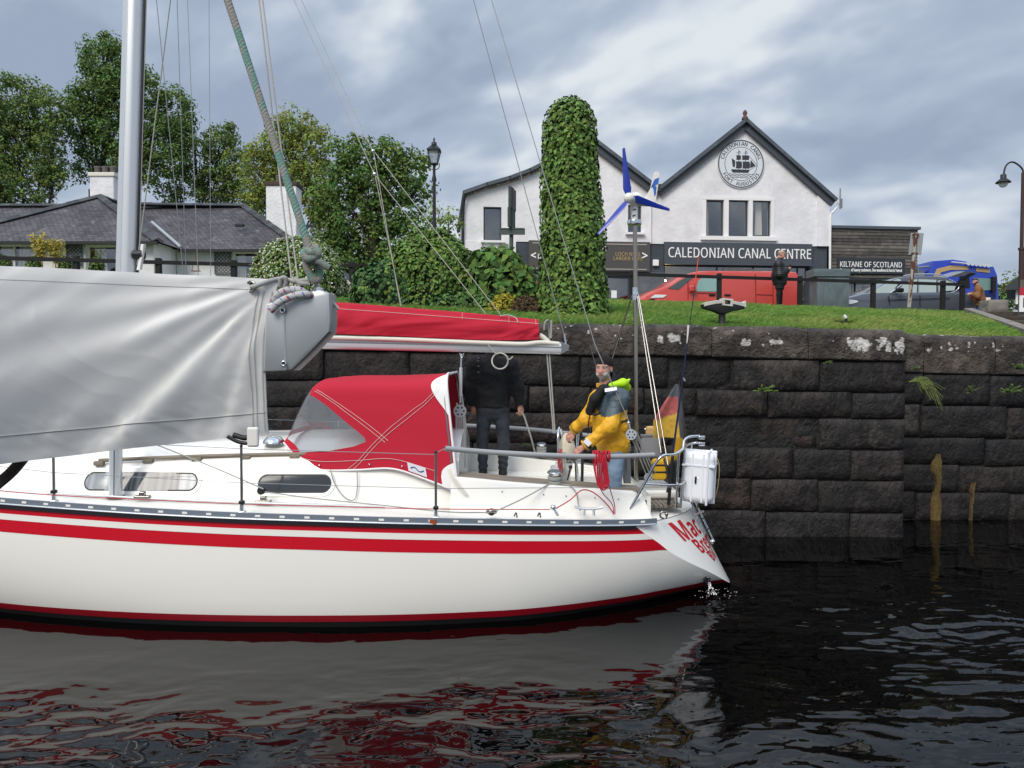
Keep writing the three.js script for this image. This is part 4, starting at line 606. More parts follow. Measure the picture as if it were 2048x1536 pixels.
{ // swan neck lamp at the right edge
  const D = 20, p = at(2043, 600, D), y0 = bankHeight(p.x, p.z) - 0.4, k = (a, c) => at(a, c, D), t = thing('swan_neck_lamp', 'tall dark post with swan neck lamp at right edge', 'street lamp', [p.x, y0, p.z]);
  const mx = k(2046, 350); wld(t, 'post', [rod(V(p.x, y0, p.z), V(mx.x, k(0, 500).y, p.z), 0.07, 0.06, 12), rod(V(mx.x, k(0, 500).y, p.z), V(mx.x, k(0, 345).y, p.z), 0.045, 0.04, 12), lathe([[0.08, 0], [0.08, 0.06]], mx.x, k(0, 500).y, p.z)], std(0x3a2420, 0.5));
  const br = std(0x5a5550, 0.8); wld(t, 'post_base', rod(V(p.x, y0, p.z), V(p.x, k(0, 560).y, p.z), 0.075, 0.075, 12), br);
  wld(t, 'swan_neck', tube([V(mx.x, k(0, 360).y, p.z), V(mx.x - 0.01, k(0, 340).y, p.z), V(k(2040, 0).x, k(0, 328).y, p.z), V(k(2029, 0).x, k(0, 324).y, p.z), V(k(2019, 0).x, k(0, 330).y, p.z), V(k(2014, 0).x, k(0, 345).y, p.z), V(k(2014, 0).x, k(0, 352).y, p.z)], 0.022, 40), M.black);
  const hx = k(2013, 0).x, hy = k(0, 365).y; const hd = wld(t, 'lamp_hood', lathe([[0.03, 0.22], [0.07, 0.2], [0.07, 0.11], [0.09, 0.09], [0.17, 0.02], [0.18, -0.01], [0.12, 0.0]], hx, hy, p.z), M.black); wld(hd, 'lamp_globe', lathe([[0.115, 0], [0.11, -0.05], [0.07, -0.11], [0.001, -0.135]], hx, hy, p.z), phys(0xdfe3e6, 0.3, { transmission: 0.5, thickness: 0 }));
  const rs = thing('red_notice', 'small red notice on the cottage gate at right edge', 'sign', k(2043, 592)); wld(rs, 'panel', box(0.26, 0.2, 0.03, p.x + 0.0, k(0, 584).y, p.z + 0.12), std(0xb02a3a, 0.5)); wld(rs, 'white_board', box(0.3, 0.42, 0.03, p.x + 0.02, k(0, 608).y, p.z + 0.12), M.white); wld(rs, 'sign_lettering', [box(0.05, 0.24, 0.006, p.x - 0.02, k(0, 606).y, p.z + 0.14), box(0.09, 0.03, 0.006, p.x, k(0, 600).y, p.z + 0.141)], M.black);
}
{ // fingerpost with stacked signs
  const D = 15.6, p = at(1021, 600, D), g = bankHeight(p.x, p.z), k = (a, c) => at(a, c, D), t = thing('signpost', 'green grey signpost with stacked boards seen edge on', 'sign', [p.x, g, p.z]); const gm = std(0x4a5552, 0.6);
  wld(t, 'post', rod(V(p.x, g, p.z), V(k(1024, 0).x, k(0, 376).y, p.z), 0.045, 0.04, 12), gm);
  for (const [a, c, e, f2] of [[1018, 376, 1031, 418], [1016, 418, 1030, 456]]) { const q0 = k(a, f2), q1 = k(e, c); wld(t, 'sign_board', box(0.05, q1.y - q0.y, 0.5, 0, 0, 0).rotateY(-0.22).translate((q0.x + q1.x) / 2, (q0.y + q1.y) / 2, p.z - 0.05), std(0x2e3735, 0.6)); }
  const q0 = k(998, 472), q1 = k(1050, 457); wld(t, 'finger_board', [box(q1.x - q0.x, 0.12, 0.04, (q0.x + q1.x) / 2, (q0.y + q1.y) / 2, p.z + 0.07).rotateZ(0), box(q1.x - q0.x - 0.04, 0.02, 0.06, (q0.x + q1.x) / 2, (q0.y + q1.y) / 2 + 0.06, p.z + 0.07)], gm);
}
{ // leaning back-to-front road sign on a rusty pole
  const D = 22.8, t = thing('road_sign', 'back of a road sign on leaning rust stained pole', 'sign', at(1818, 612, D)), a = at(1818, 615, D), b = at(1832, 466, D);
  const rust = std(0xffffff, 0.85, { map: tex(64, 256, (u, v) => { const k = sstep(0.0, 0.2, fbm(u * 3, v * 9, 31, 4) + (v - 0.5) * 0.7); return [mix(0.62, 0.36, k), mix(0.61, 0.20, k), mix(0.58, 0.15, k)]; }) });
  wld(t, 'pole', rod(a, b, 0.055, 0.05, 12), rust); wld(t, 'sign_plate', box(0.34, 0.64, 0.03, 0, 0, 0).rotateZ(-0.09).rotateY(-0.5).translate(at(1835, 487, D).x, at(1835, 487, D).y, -D - 0.08), M.galv); wld(t, 'clamp', [box(0.16, 0.05, 0.1, b.x - 0.01, b.y - 0.05, -D), box(0.16, 0.05, 0.1, at(1829, 507, D).x, at(0, 507, D).y, -D)], std(0x5a3a30, 0.8));
}
{ // electricity cabinet
  const D = 26.6, a = at(1620, 541, D), b = at(1690, 610, D), y0 = 3.6, t = thing('service_cabinet', 'grey street cabinet between standing man and dark car', 'cabinet', [(a.x + b.x) / 2, y0, -D]); const cm = std(0x68777b, 0.6, { map: T.mottled });
  wld(t, 'body', rbox(b.x - a.x - 0.14, a.y - y0 - 0.2, 0.7, 0.02, (a.x + b.x) / 2 + 0.06, (a.y + y0) / 2 - 0.1, -D), cm); wld(t, 'lid', rbox(b.x - a.x, 0.26, 0.8, 0.02, (a.x + b.x) / 2, a.y - 0.12, -D), cm); wld(t, 'door', rbox((b.x - a.x) * 0.62, a.y - y0 - 0.36, 0.03, 0.01, (a.x + b.x) / 2 + 0.12, (a.y + y0) / 2 - 0.14, -D + 0.355), cm);
}
// --- vehicles: side profile in metres from the photo plane, doors and glass as parts ---
function wheel(parent, x, y, z, r, rimM) { const w = loc(parent, 'wheel', new THREE.TorusGeometry(r - 0.09, 0.10, 10, 26).translate(x, y, z), std(0x151515, 0.9)); loc(w, 'rim', [new THREE.CylinderGeometry(r - 0.12, r - 0.12, 0.12, 22).rotateX(Math.PI / 2).translate(x, y, z), ...[0, 1, 2, 3, 4].map(k => box(0.07, r - 0.14, 0.05, 0, (r - 0.14) / 2, 0).rotateZ(k * 1.257).translate(x, y, z + 0.07))], rimM); return w; }
{
  const A = 0.16, P = at(1290, 725, 27.2); P.y = 3.74; const f = onPlane(P, A), t = thing('van', 'bright red panel van parked behind black fence', 'van', P, null, A), p = (...q) => q.map(c => f(...c));
  const red = phys(0xc64a42, 0.3, { clearcoat: 0.6, clearcoatRoughness: 0.15 }), dark = std(0x141516, 0.4), gl = phys(0x8fb0ae, 0.06, { metalness: 0.0, specularIntensity: 1 });
  const prof = p([1291, 600], [1296, 594], [1310, 587], [1345, 573], [1366, 559], [1385, 550], [1400, 547], [1420, 546], [1580, 547], [1592, 549], [1597, 558], [1599, 590]); const L = prof[11][0], yb = 0.30;
  const body = [[0.02, yb], ...prof, [L - 0.02, yb]]; const wh = [[0.98, 0.34], [L - 1.05, 0.34]], sh = poly(body.map(q => [q[0], q[1]]));
  loc(t, 'body', creased(extr(sh, 1.7, 0.09).translate(0, 0, -1.8), 0.7), red);
  for (const [x, y] of wh) { loc(t, 'wheel_arch', new THREE.TorusGeometry(0.42, 0.045, 8, 24, Math.PI).translate(x, y + 0.02, 0.0), red); wheel(t, x, y, -0.02, 0.35, M.galv); wheel(t, x, y, -1.7, 0.35, M.galv); }
  const z = 0.0; const flat = (pts, d, m, n, z0 = z) => loc(t, n, extr(p(...pts), d).translate(0, 0, z0), m);
  flat([[1391, 583], [1396, 562], [1408, 552], [1436, 551], [1436, 583]], 0.008, gl, 'side_window'); flat([[1336, 577], [1360, 561], [1379, 551], [1391, 551], [1376, 563], [1357, 579]], 0.008, phys(0x4c5a5c, 0.08), 'windscreen');
  flat([[1300, 596], [1310, 589], [1334, 590], [1326, 595]], 0.012, phys(0xe6edf0, 0.1), 'headlight'); flat([[1293, 603], [1300, 598], [1310, 598], [1306, 604]], 0.012, dark, 'grille');
  const my = f(1383, 578); loc(t, 'wing_mirror', rbox(0.26, 0.22, 0.12, 0.05, my[0], my[1], 0.12), red); const seam = (x0, y0, x1, y1, n = 'door_seam') => { const a = f(x0, y0), b = f(x1, y1); loc(t, n, beam(V(a[0], a[1], 0.003), V(b[0], b[1], 0.003), 0.012, 0.018), std(0x6e1d1b, 0.6)); };
  seam(1376, 560, 1376, 608); seam(1439, 549, 1441, 609); seam(1511, 548, 1512, 610); seam(1512, 589, 1545, 590, 'slide_rail'); seam(1546, 548, 1546, 610); seam(1395, 586, 1437, 587, 'waist_crease');
  for (const [x, y] of [[1424, 590], [1455, 590]]) { const q = f(x, y); loc(t, 'door_handle', rbox(0.24, 0.06, 0.04, 0.015, q[0], q[1], 0.015), dark); }
  flat([[1594, 586], [1600, 586], [1600, 606], [1595, 606]], 0.015, std(0xa31218, 0.3), 'tail_light');
}
{
  const A = 0.14, P = at(1678, 725, 27.0); P.y = 3.70; const f = onPlane(P, A), t = thing('estate_car', 'dark grey car with open tailgate behind the fence', 'car', P, null, A), p = (...q) => q.map(c => f(...c));
  const paint = phys(0x5a606a, 0.25, { clearcoat: 0.9, clearcoatRoughness: 0.08, metalness: 0.3 }), dark = std(0x101113, 0.4), gl = phys(0xb9c9c8, 0.05), chrome = std(0xd6dadd, 0.25, { metalness: 0.9 });
  const prof = p([1684, 610], [1687, 604], [1702, 599], [1728, 592], [1748, 590]), rear = p([1922, 588], [1938, 592], [1948, 601], [1951, 610]); const L = rear[3][0];
  loc(t, 'body', creased(extr([[0.03, 0.28], ...prof, ...rear, [L - 0.05, 0.28]], 1.62, 0.10).translate(0, 0, -1.75), 0.7), paint);
  loc(t, 'cabin', creased(extr(p([1746, 588], [1778, 568], [1801, 558], [1818, 555], [1860, 553], [1899, 556], [1919, 565], [1930, 584], [1928, 592]), 1.3, 0.06).translate(0, 0, -1.56), 0.7), paint);
  const flat = (pts, d, m, n, z0 = -0.16) => loc(t, n, extr(p(...pts), d).translate(0, 0, z0), m);
  flat([[1796, 583], [1812, 567], [1826, 559], [1838, 558], [1837, 585], [1797, 587]], 0.07, gl, 'side_window'); flat([[1842, 558], [1876, 559], [1876, 584], [1842, 585]], 0.07, gl, 'side_window'); flat([[1881, 560], [1905, 561], [1916, 570], [1912, 580], [1882, 583]], 0.07, gl, 'side_window');
  flat([[1745, 585], [1778, 566], [1800, 557], [1806, 559], [1790, 580], [1782, 586]], 0.07, gl, 'windscreen');
  const line = pts => tube(p(...pts).map(q => V(q[0], q[1], -0.08)), 0.024); loc(t, 'chrome_trim', [line([[1780, 589], [1837, 587], [1880, 586], [1912, 583], [1921, 574], [1913, 564], [1900, 559]]), line([[1780, 589], [1808, 567]])], chrome);
  loc(t, 'roof_rail', tube(p([1815, 553], [1840, 550], [1880, 550], [1900, 553]).map(q => V(q[0], q[1] + 0.05, -0.25)), 0.022), chrome);
  const q = f(1795, 582); loc(t, 'wing_mirror', rbox(0.3, 0.16, 0.14, 0.06, q[0], q[1] + 0.02, 0.12), dark);
  flat([[1684, 602], [1692, 598], [1714, 601], [1716, 604], [1702, 608], [1690, 608]], 0.014, phys(0xdfe8ea, 0.08), 'headlight', 0.0); flat([[1940, 590], [1949, 589], [1953, 600], [1944, 600]], 0.014, std(0xb3121c, 0.3), 'tail_light', 0.0);
  const seam = (x0, y0, x1, y1) => { const a = f(x0, y0), b = f(x1, y1); loc(t, 'door_seam', beam(V(a[0], a[1], 0.004 + 0.0), V(b[0], b[1], 0.004), 0.01, 0.02), dark); }; seam(1777, 592, 1780, 610); seam(1840, 590, 1840, 612); seam(1776, 600, 1900, 596);
  wheel(t, 0.85, 0.34, -0.02, 0.37, M.galv); wheel(t, L - 0.95, 0.34, -0.02, 0.37, M.galv);
  // raised tailgate
  const tg = p([1905, 553], [1920, 548], [1940, 541], [1955, 542], [1967, 547]); loc(t, 'tailgate', grid((u, v) => { const s = u * 4, k = Math.min(3, Math.floor(s)), w = s - k; return V(mix(tg[k][0], tg[k + 1][0], w), mix(tg[k][1], tg[k + 1][1], w) + 0.05 * Math.sin(v * Math.PI), -0.25 - v * 1.2); }, 16, 8), paint); loc(t, 'tailgate_glass', extr(p([1915, 574], [1928, 556], [1946, 545], [1960, 546], [1940, 556], [1926, 578]), 0.05).translate(0, 0, -0.2), dark);
}
{ // lorry cab
  const D = 38, t = thing('lorry_cab', 'blue lorry cab with roof lamps behind dark car', 'lorry', at(1920, 640, D)), k = (x, y, z = D) => at(x, y, z), blue = phys(0x1d3aa8, 0.3, { clearcoat: 0.7 }), gold = std(0xb59a6a, 0.5), dark = std(0x101214, 0.3);
  const q = (pts, d0, d1) => { const s = pts.map(c => { const v = k(c[0], c[1]); return [v.x, v.y]; }); return extr(s, d1 - d0, 0.05).translate(0, 0, -D - d1); };
  wld(t, 'cab', creased(q([[1858, 640], [1858, 545], [1866, 524], [1905, 521], [1945, 527], [1985, 535], [1992, 552], [1995, 600], [1994, 640]], 0, 2.2), 0.6), blue);
  wld(t, 'windscreen', extr([[1944, 556], [1990, 558], [1990, 580], [1950, 582]].map(c => { const v = k(...c); return [v.x, v.y]; }), 0.03).translate(0, 0, -D + 0.07), phys(0x6d8a84, 0.06)); wld(t, 'side_window', extr([[1918, 552], [1936, 554], [1938, 576], [1918, 576]].map(c => { const v = k(...c); return [v.x, v.y]; }), 0.03).translate(0, 0, -D + 0.07), dark); wld(t, 'mirror_arm', rbox(0.22, 0.8, 0.18, 0.04, k(1992, 0).x, k(0, 570).y, -D + 0.2), dark); wld(t, 'grille', extr([[1950, 586], [1990, 587], [1990, 600], [1952, 600]].map(c => { const v = k(...c); return [v.x, v.y]; }), 0.02).translate(0, 0, -D + 0.06), std(0x16245e, 0.4));
  wld(t, 'livery_stripe', extr([[1864, 556], [1872, 538], [1900, 531], [1935, 533], [1935, 540], [1900, 540], [1880, 545], [1872, 562]].map(c => { const v = k(...c); return [v.x, v.y]; }), 0.02).translate(0, 0, -D + 0.06), gold); wld(t, 'livery_stripe', extr([[1950, 536], [1978, 539], [1978, 546], [1950, 543]].map(c => { const v = k(...c); return [v.x, v.y]; }), 0.02).translate(0, 0, -D + 0.06), gold);
  wld(t, 'lamp_bar', [tube([k(1902, 524, D - 0.2), k(1930, 527, D - 0.2), k(1983, 533, D - 0.2)], 0.04), ...[0, 1, 2, 3, 4, 5].map(i => { const c = k(1936 + i * 8, 527 + i * 0.8, D - 0.2); return new THREE.CylinderGeometry(0.1, 0.08, 0.1, 12).rotateX(1.57).translate(c.x, c.y, c.z); })], std(0xdfe3e6, 0.25, { metalness: 0.6 })); wld(t, 'frame', [rod(k(1836, 535), k(1858, 533), 0.04), rod(k(1836, 535), k(1838, 600), 0.04), box(0.5, 1.5, 1.5, k(1850, 0).x, k(0, 570).y, -D - 0.9)], M.galv);
  wld(t, 'number_plate', box(0.55, 0.14, 0.03, k(1978, 0).x, k(0, 598).y, -D + 0.07), std(0xe8e2c4, 0.6));
}
{ // rear of a parked white car and the white boulder
  const D = 25.5, t = thing('parked_car', 'rear of a white car half hidden by ivy hedge', 'car', at(735, 600, D)), s = [[712, 585], [713, 572], [717, 556], [726, 546], [760, 545], [790, 548], [800, 570], [800, 598], [714, 598]].map(c => { const v = at(...c, D); return [v.x, v.y]; });
  wld(t, 'body', creased(extr(s, 1.5, 0.08).translate(0, 0, -D - 1.5), 0.6), phys(0xdfe4e8, 0.25, { clearcoat: 0.8 })); wld(t, 'rear_window', extr([[716, 566], [719, 556], [728, 548], [740, 548], [738, 566]].map(c => { const v = at(...c, D); return [v.x, v.y]; }), 0.03).translate(0, 0, -D + 0.07), phys(0x6f94ad, 0.08)); wld(t, 'tail_light', extr([[712, 574], [720, 573], [722, 579], [712, 583]].map(c => { const v = at(...c, D); return [v.x, v.y]; }), 0.03).translate(0, 0, -D + 0.07), std(0xb3161c, 0.35));
  const c = at(692, 580, 20), g = new THREE.IcosahedronGeometry(0.21, 3), pp = g.attributes.position; for (let i = 0; i < pp.count; i++) { const v = V().fromBufferAttribute(pp, i), n = 1 + 0.12 * noise3(v.x * 6, v.y * 6, v.z * 6); pp.setXYZ(i, v.x * n, v.y * n * 1.2, v.z * n); } g.computeVertexNormals(); tag(wld(thing('boulder', 'pale rounded boulder between flowering shrub and fence post', 'stone', c), 'stone_body', g.translate(c.x, c.y, c.z), std(0xd2c6b6, 0.9, { map: T.mottled })).parent, 'pale rounded boulder between flowering shrub and fence post', 'stone');
}
{ // cast mooring bollard with wings and raised frame, white tips
  const D = 11.6, t = thing('mooring_bollard', 'black winged mooring bollard with white tips on quay edge', 'bollard', at(1444, 654, D)), k = (x, y) => { const v = at(x, y, D); return [v.x, v.y]; }, bm = std(0x1b1c1d, 0.5, { bumpMap: T.speck, bumpScale: 0.004 }), wm = std(0xdcdbd2, 0.7, { map: T.mottled });
  const f0 = at(1444, 656, D); wld(t, 'post', lathe([[0.10, -0.05], [0.085, 0.02], [0.055, 0.06], [0.05, 0.2], [0.07, 0.25]], f0.x, f0.y, f0.z), bm);
  wld(t, 'wing', creased(extr([[1405, 611], [1428, 607], [1460, 607], [1486, 611], [1484, 617], [1462, 621], [1450, 626], [1438, 626], [1425, 620], [1406, 615]].map(c => k(...c)), 0.14, 0.015).translate(0, 0, -D - 0.07), 0.6), bm);
  wld(t, 'socket_frame', extr([[1442, 598], [1462, 600], [1461, 613], [1442, 611]].map(c => k(...c)), 0.18, 0.006, [[[1446, 601], [1457, 602], [1457, 610], [1446, 609]].map(c => k(...c))]).translate(0, 0, -D - 0.08), wm);
  wld(t, 'painted_edge', extr([[1407, 606], [1430, 602], [1441, 602], [1441, 607], [1428, 608], [1406, 613]].map(c => k(...c)), 0.19, 0.004).translate(0, 0, -D - 0.095), wm); wld(t, 'painted_edge', extr([[1462, 603], [1484, 607], [1488, 603], [1488, 616], [1483, 613], [1462, 608]].map(c => k(...c)), 0.19, 0.004).translate(0, 0, -D - 0.095), wm);
}
{ // iron hook with painted tip
  const D = 12.2, b = at(1691, 656, D), t = thing('mooring_hook', 'small bent iron hook with white tip on grass', 'hook', b), y = bankHeight(b.x, b.z); wld(t, 'hook', tube([V(b.x, y - 0.05, b.z), V(b.x + 0.01, y + 0.07, b.z), V(b.x, y + 0.12, b.z), V(b.x - 0.02, y + 0.14, b.z)], 0.022, 20), M.black); wld(t, 'painted_tip', tube([V(b.x, y + 0.115, b.z), V(b.x - 0.015, y + 0.145, b.z), V(b.x - 0.035, y + 0.145, b.z)], 0.027, 10), M.white); wld(t, 'ring', box(0.12, 0.02, 0.06, b.x - 0.13, y + 0.02, b.z), M.black);
}
{ // edging, steps and block at the right
  const t = thing('timber_steps', 'weathered timber steps at the right end of grass', 'steps', at(2030, 640, 17)), wm = [0x5d554c, 0x4c453e, 0x6a6157].map(c => std(c, 0.9, { map: T.wood, bumpMap: T.wood, bumpScale: 0.01 }));
  [[625, 20.5], [634, 18.2], [643, 16.4], [652, 14.9], [662, 13.6]].forEach(([py, D], i) => { const a = at(1958 + i * 26, py, D); wld(t, 'tread', metric(rbox(9, 0.12, 1.6, 0.02, a.x + 4.5, a.y - 0.05, a.z - 0.55), 1.2), wm[i % 3]); wld(t, 'riser', metric(box(9, 0.3, 0.08, a.x + 4.5, a.y - 0.24, a.z + 0.16), 1.2), wm[(i + 1) % 3]); });
  const e = thing('stone_edging', 'pale stone edging beside the timber steps', 'kerb', EDGE1); const n = 8; for (let i = 0; i < n; i++) { const a = EDGE0.clone().lerp(EDGE1, i / n), b = EDGE0.clone().lerp(EDGE1, (i + 0.985) / n); wld(e, 'edging_stone', metric(beam(a, b, 0.2, 0.16), 0.8), M.stone); }
  const s = at(1992, 612, 22.5), bl = thing('stone_block', 'rough stone block beside man in brown jacket', 'stone', s); const g = ashlar(0.56, 0.36, 0.3, 0.03, 77); wld(bl, 'block_face', g.translate(s.x, s.y, s.z), M.stone); wld(bl, 'block_body', metric(rbox(0.55, 0.9, 0.5, 0.03, s.x, s.y - 0.28, s.z - 0.13), 0.8), M.stone);
}
{ // round red notice behind the ivy column
  const D = 20, c = at(1072, 577, D), t = thing('round_notice', 'round red notice at the left of ivy column', 'sign', c); wld(t, 'disc', new THREE.CylinderGeometry(0.19, 0.19, 0.03, 28).rotateX(1.5708).translate(c.x, c.y, c.z), std(0xc23b3f, 0.5)); wld(t, 'post', rod(V(c.x, c.y - 0.7, c.z - 0.04), V(c.x, c.y + 0.1, c.z - 0.04), 0.03), M.galv);
}
{ // candle lantern and shepherd hook in the bungalow garden
  const D = 25.2, k = (x, y) => at(x, y, D), t = thing('garden_lantern', 'small copper coloured garden lantern in front of bungalow wall', 'lantern', k(391, 545)), cm = std(0x8a4a3c, 0.5); const a = k(384, 542), b = k(398, 528); wld(t, 'frame', [rod(V(a.x, a.y, a.z), V(a.x + 0.03, b.y, a.z), 0.012), rod(V(b.x, a.y, a.z), V(b.x - 0.03, b.y, a.z), 0.012), box(0.26, 0.02, 0.2, (a.x + b.x) / 2, a.y, a.z), box(0.2, 0.02, 0.16, (a.x + b.x) / 2, b.y, a.z), new THREE.CylinderGeometry(0.03, 0.12, 0.09, 4).translate((a.x + b.x) / 2, b.y + 0.05, a.z), rod(V((a.x + b.x) / 2, b.y + 0.1, a.z), V((a.x + b.x) / 2, b.y + 0.3, a.z), 0.012)], cm);
}
// ---------- the sailing yacht alongside the wall ----------
const BZ = 8.95;                                              // distance of her centreline
const Yp = (px, py, z = 0) => at(px, py, BZ - z);             // photo pixel at z metres to port (towards the camera) of the centreline
const yacht = thing('sailing_yacht', 'white sailing yacht with red stripes, red sprayhood and red boom cover', 'sailing boat', [-3, 0, -BZ]);
const Ym = {
  gel: phys(0xf0eee6, 0.22, { clearcoat: 0.5, clearcoatRoughness: 0.12 }), deck: std(0xe4e2d9, 0.6, { bumpMap: T.speck, bumpScale: 0.0015 }), red: phys(0xc60420, 0.35), darkred: phys(0x8e0a1c, 0.35), black: std(0x14161c, 0.5), anti: std(0x0b0c10, 0.7),
  alu: std(0xd2d6d8, 0.36, { metalness: 0.55 }), rail: std(0x8d97a2, 0.4, { metalness: 0.6 }), chrome: std(0xd9dcde, 0.14, { metalness: 1 }), steel: std(0x9a9690, 0.22, { metalness: 1 }), teak: std(0xa79d90, 0.85, { map: T.wood, bumpMap: T.wood, bumpScale: 0.003 }),
  canvas: std(0xb00e2c, 0.85, { bumpMap: T.weave, bumpScale: 0.0012 }), canvasW: std(0xe4e4e2, 0.8), rope: std(0xb9b6ae, 0.9), ropeG: std(0x9c9d98, 0.9), ropeR: std(0xb0122a, 0.8), wire: std(0x8d9092, 0.5, { metalness: 0.25 }), sail: std(0xdad6ca, 0.9), foam: std(0x97999b, 0.75), smoke: phys(0x30363c, 0.08), vinyl: phys(0xdde2e6, 0.08, { transmission: 0.86, thickness: 0 }), stitch: std(0xd9b9b4, 0.9),
};
const lerpTab = (tab, x) => { for (let i = 0; i < tab.length - 1; i++) if (x <= tab[i + 1][0]) { const n = tab.length, p0 = tab[Math.max(0, i - 1)][1], p1 = tab[i][1], p2 = tab[i + 1][1], p3 = tab[Math.min(n - 1, i + 2)][1], t = clamp((x - tab[i][0]) / (tab[i + 1][0] - tab[i][0])); return 0.5 * (2 * p1 + (p2 - p0) * t + (2 * p0 - 5 * p1 + 4 * p2 - p3) * t * t + (3 * p1 - p0 - 3 * p2 + p3) * t * t * t); } return tab[tab.length - 1][1]; };
const Bm = x => Math.max(0.01, lerpTab([[-8.8, 0.02], [-8, 0.47], [-7, 0.92], [-6, 1.26], [-5, 1.5], [-4, 1.65], [-3, 1.735], [-2, 1.76], [-1, 1.73], [0, 1.61], [0.8, 1.40], [1.5, 1.12], [2.6, 0.62]], x));
const Sh = x => lerpTab([[-8.8, 1.36], [-6, 1.18], [-5, 1.125], [-3, 1.045], [-1.5, 0.995], [0, 0.935], [1.5, 0.845], [2.6, 0.79]], x);
const Dk = x => lerpTab([[-8.8, 0.05], [-7.5, 0.25], [-5, 0.42], [-2, 0.52], [0, 0.46], [1.3, 0.24], [2.0, 0.10], [2.6, 0.04]], x);
// half breadth at height y of the section at x
const hb = (x, y) => { const S = Sh(x), t = clamp((S - y) / (S + Dk(x)), 0, 1), n = lerpTab([[-8.8, 1.6], [-6, 2.6], [-3, 4.0], [0, 3.6], [1.5, 2.8], [2.6, 2.4]], x); return Bm(x) * Math.pow(Math.max(0, 1 - Math.pow(t, n)), 1 / n); };
const trC = y => 2.07 + (0.87 - y) * 0.51;                     // aftermost point of the reverse transom at height y
const bowX = y => -8.8 + (1.36 - y) * 0.75;
function trEdge(y) { let x = 1.6; for (let k = 0; k < 12; k++) x = mix(x, trC(y) - 0.60 * Math.pow(hb(x, y) / 1.05, 2), 0.6); return x; }
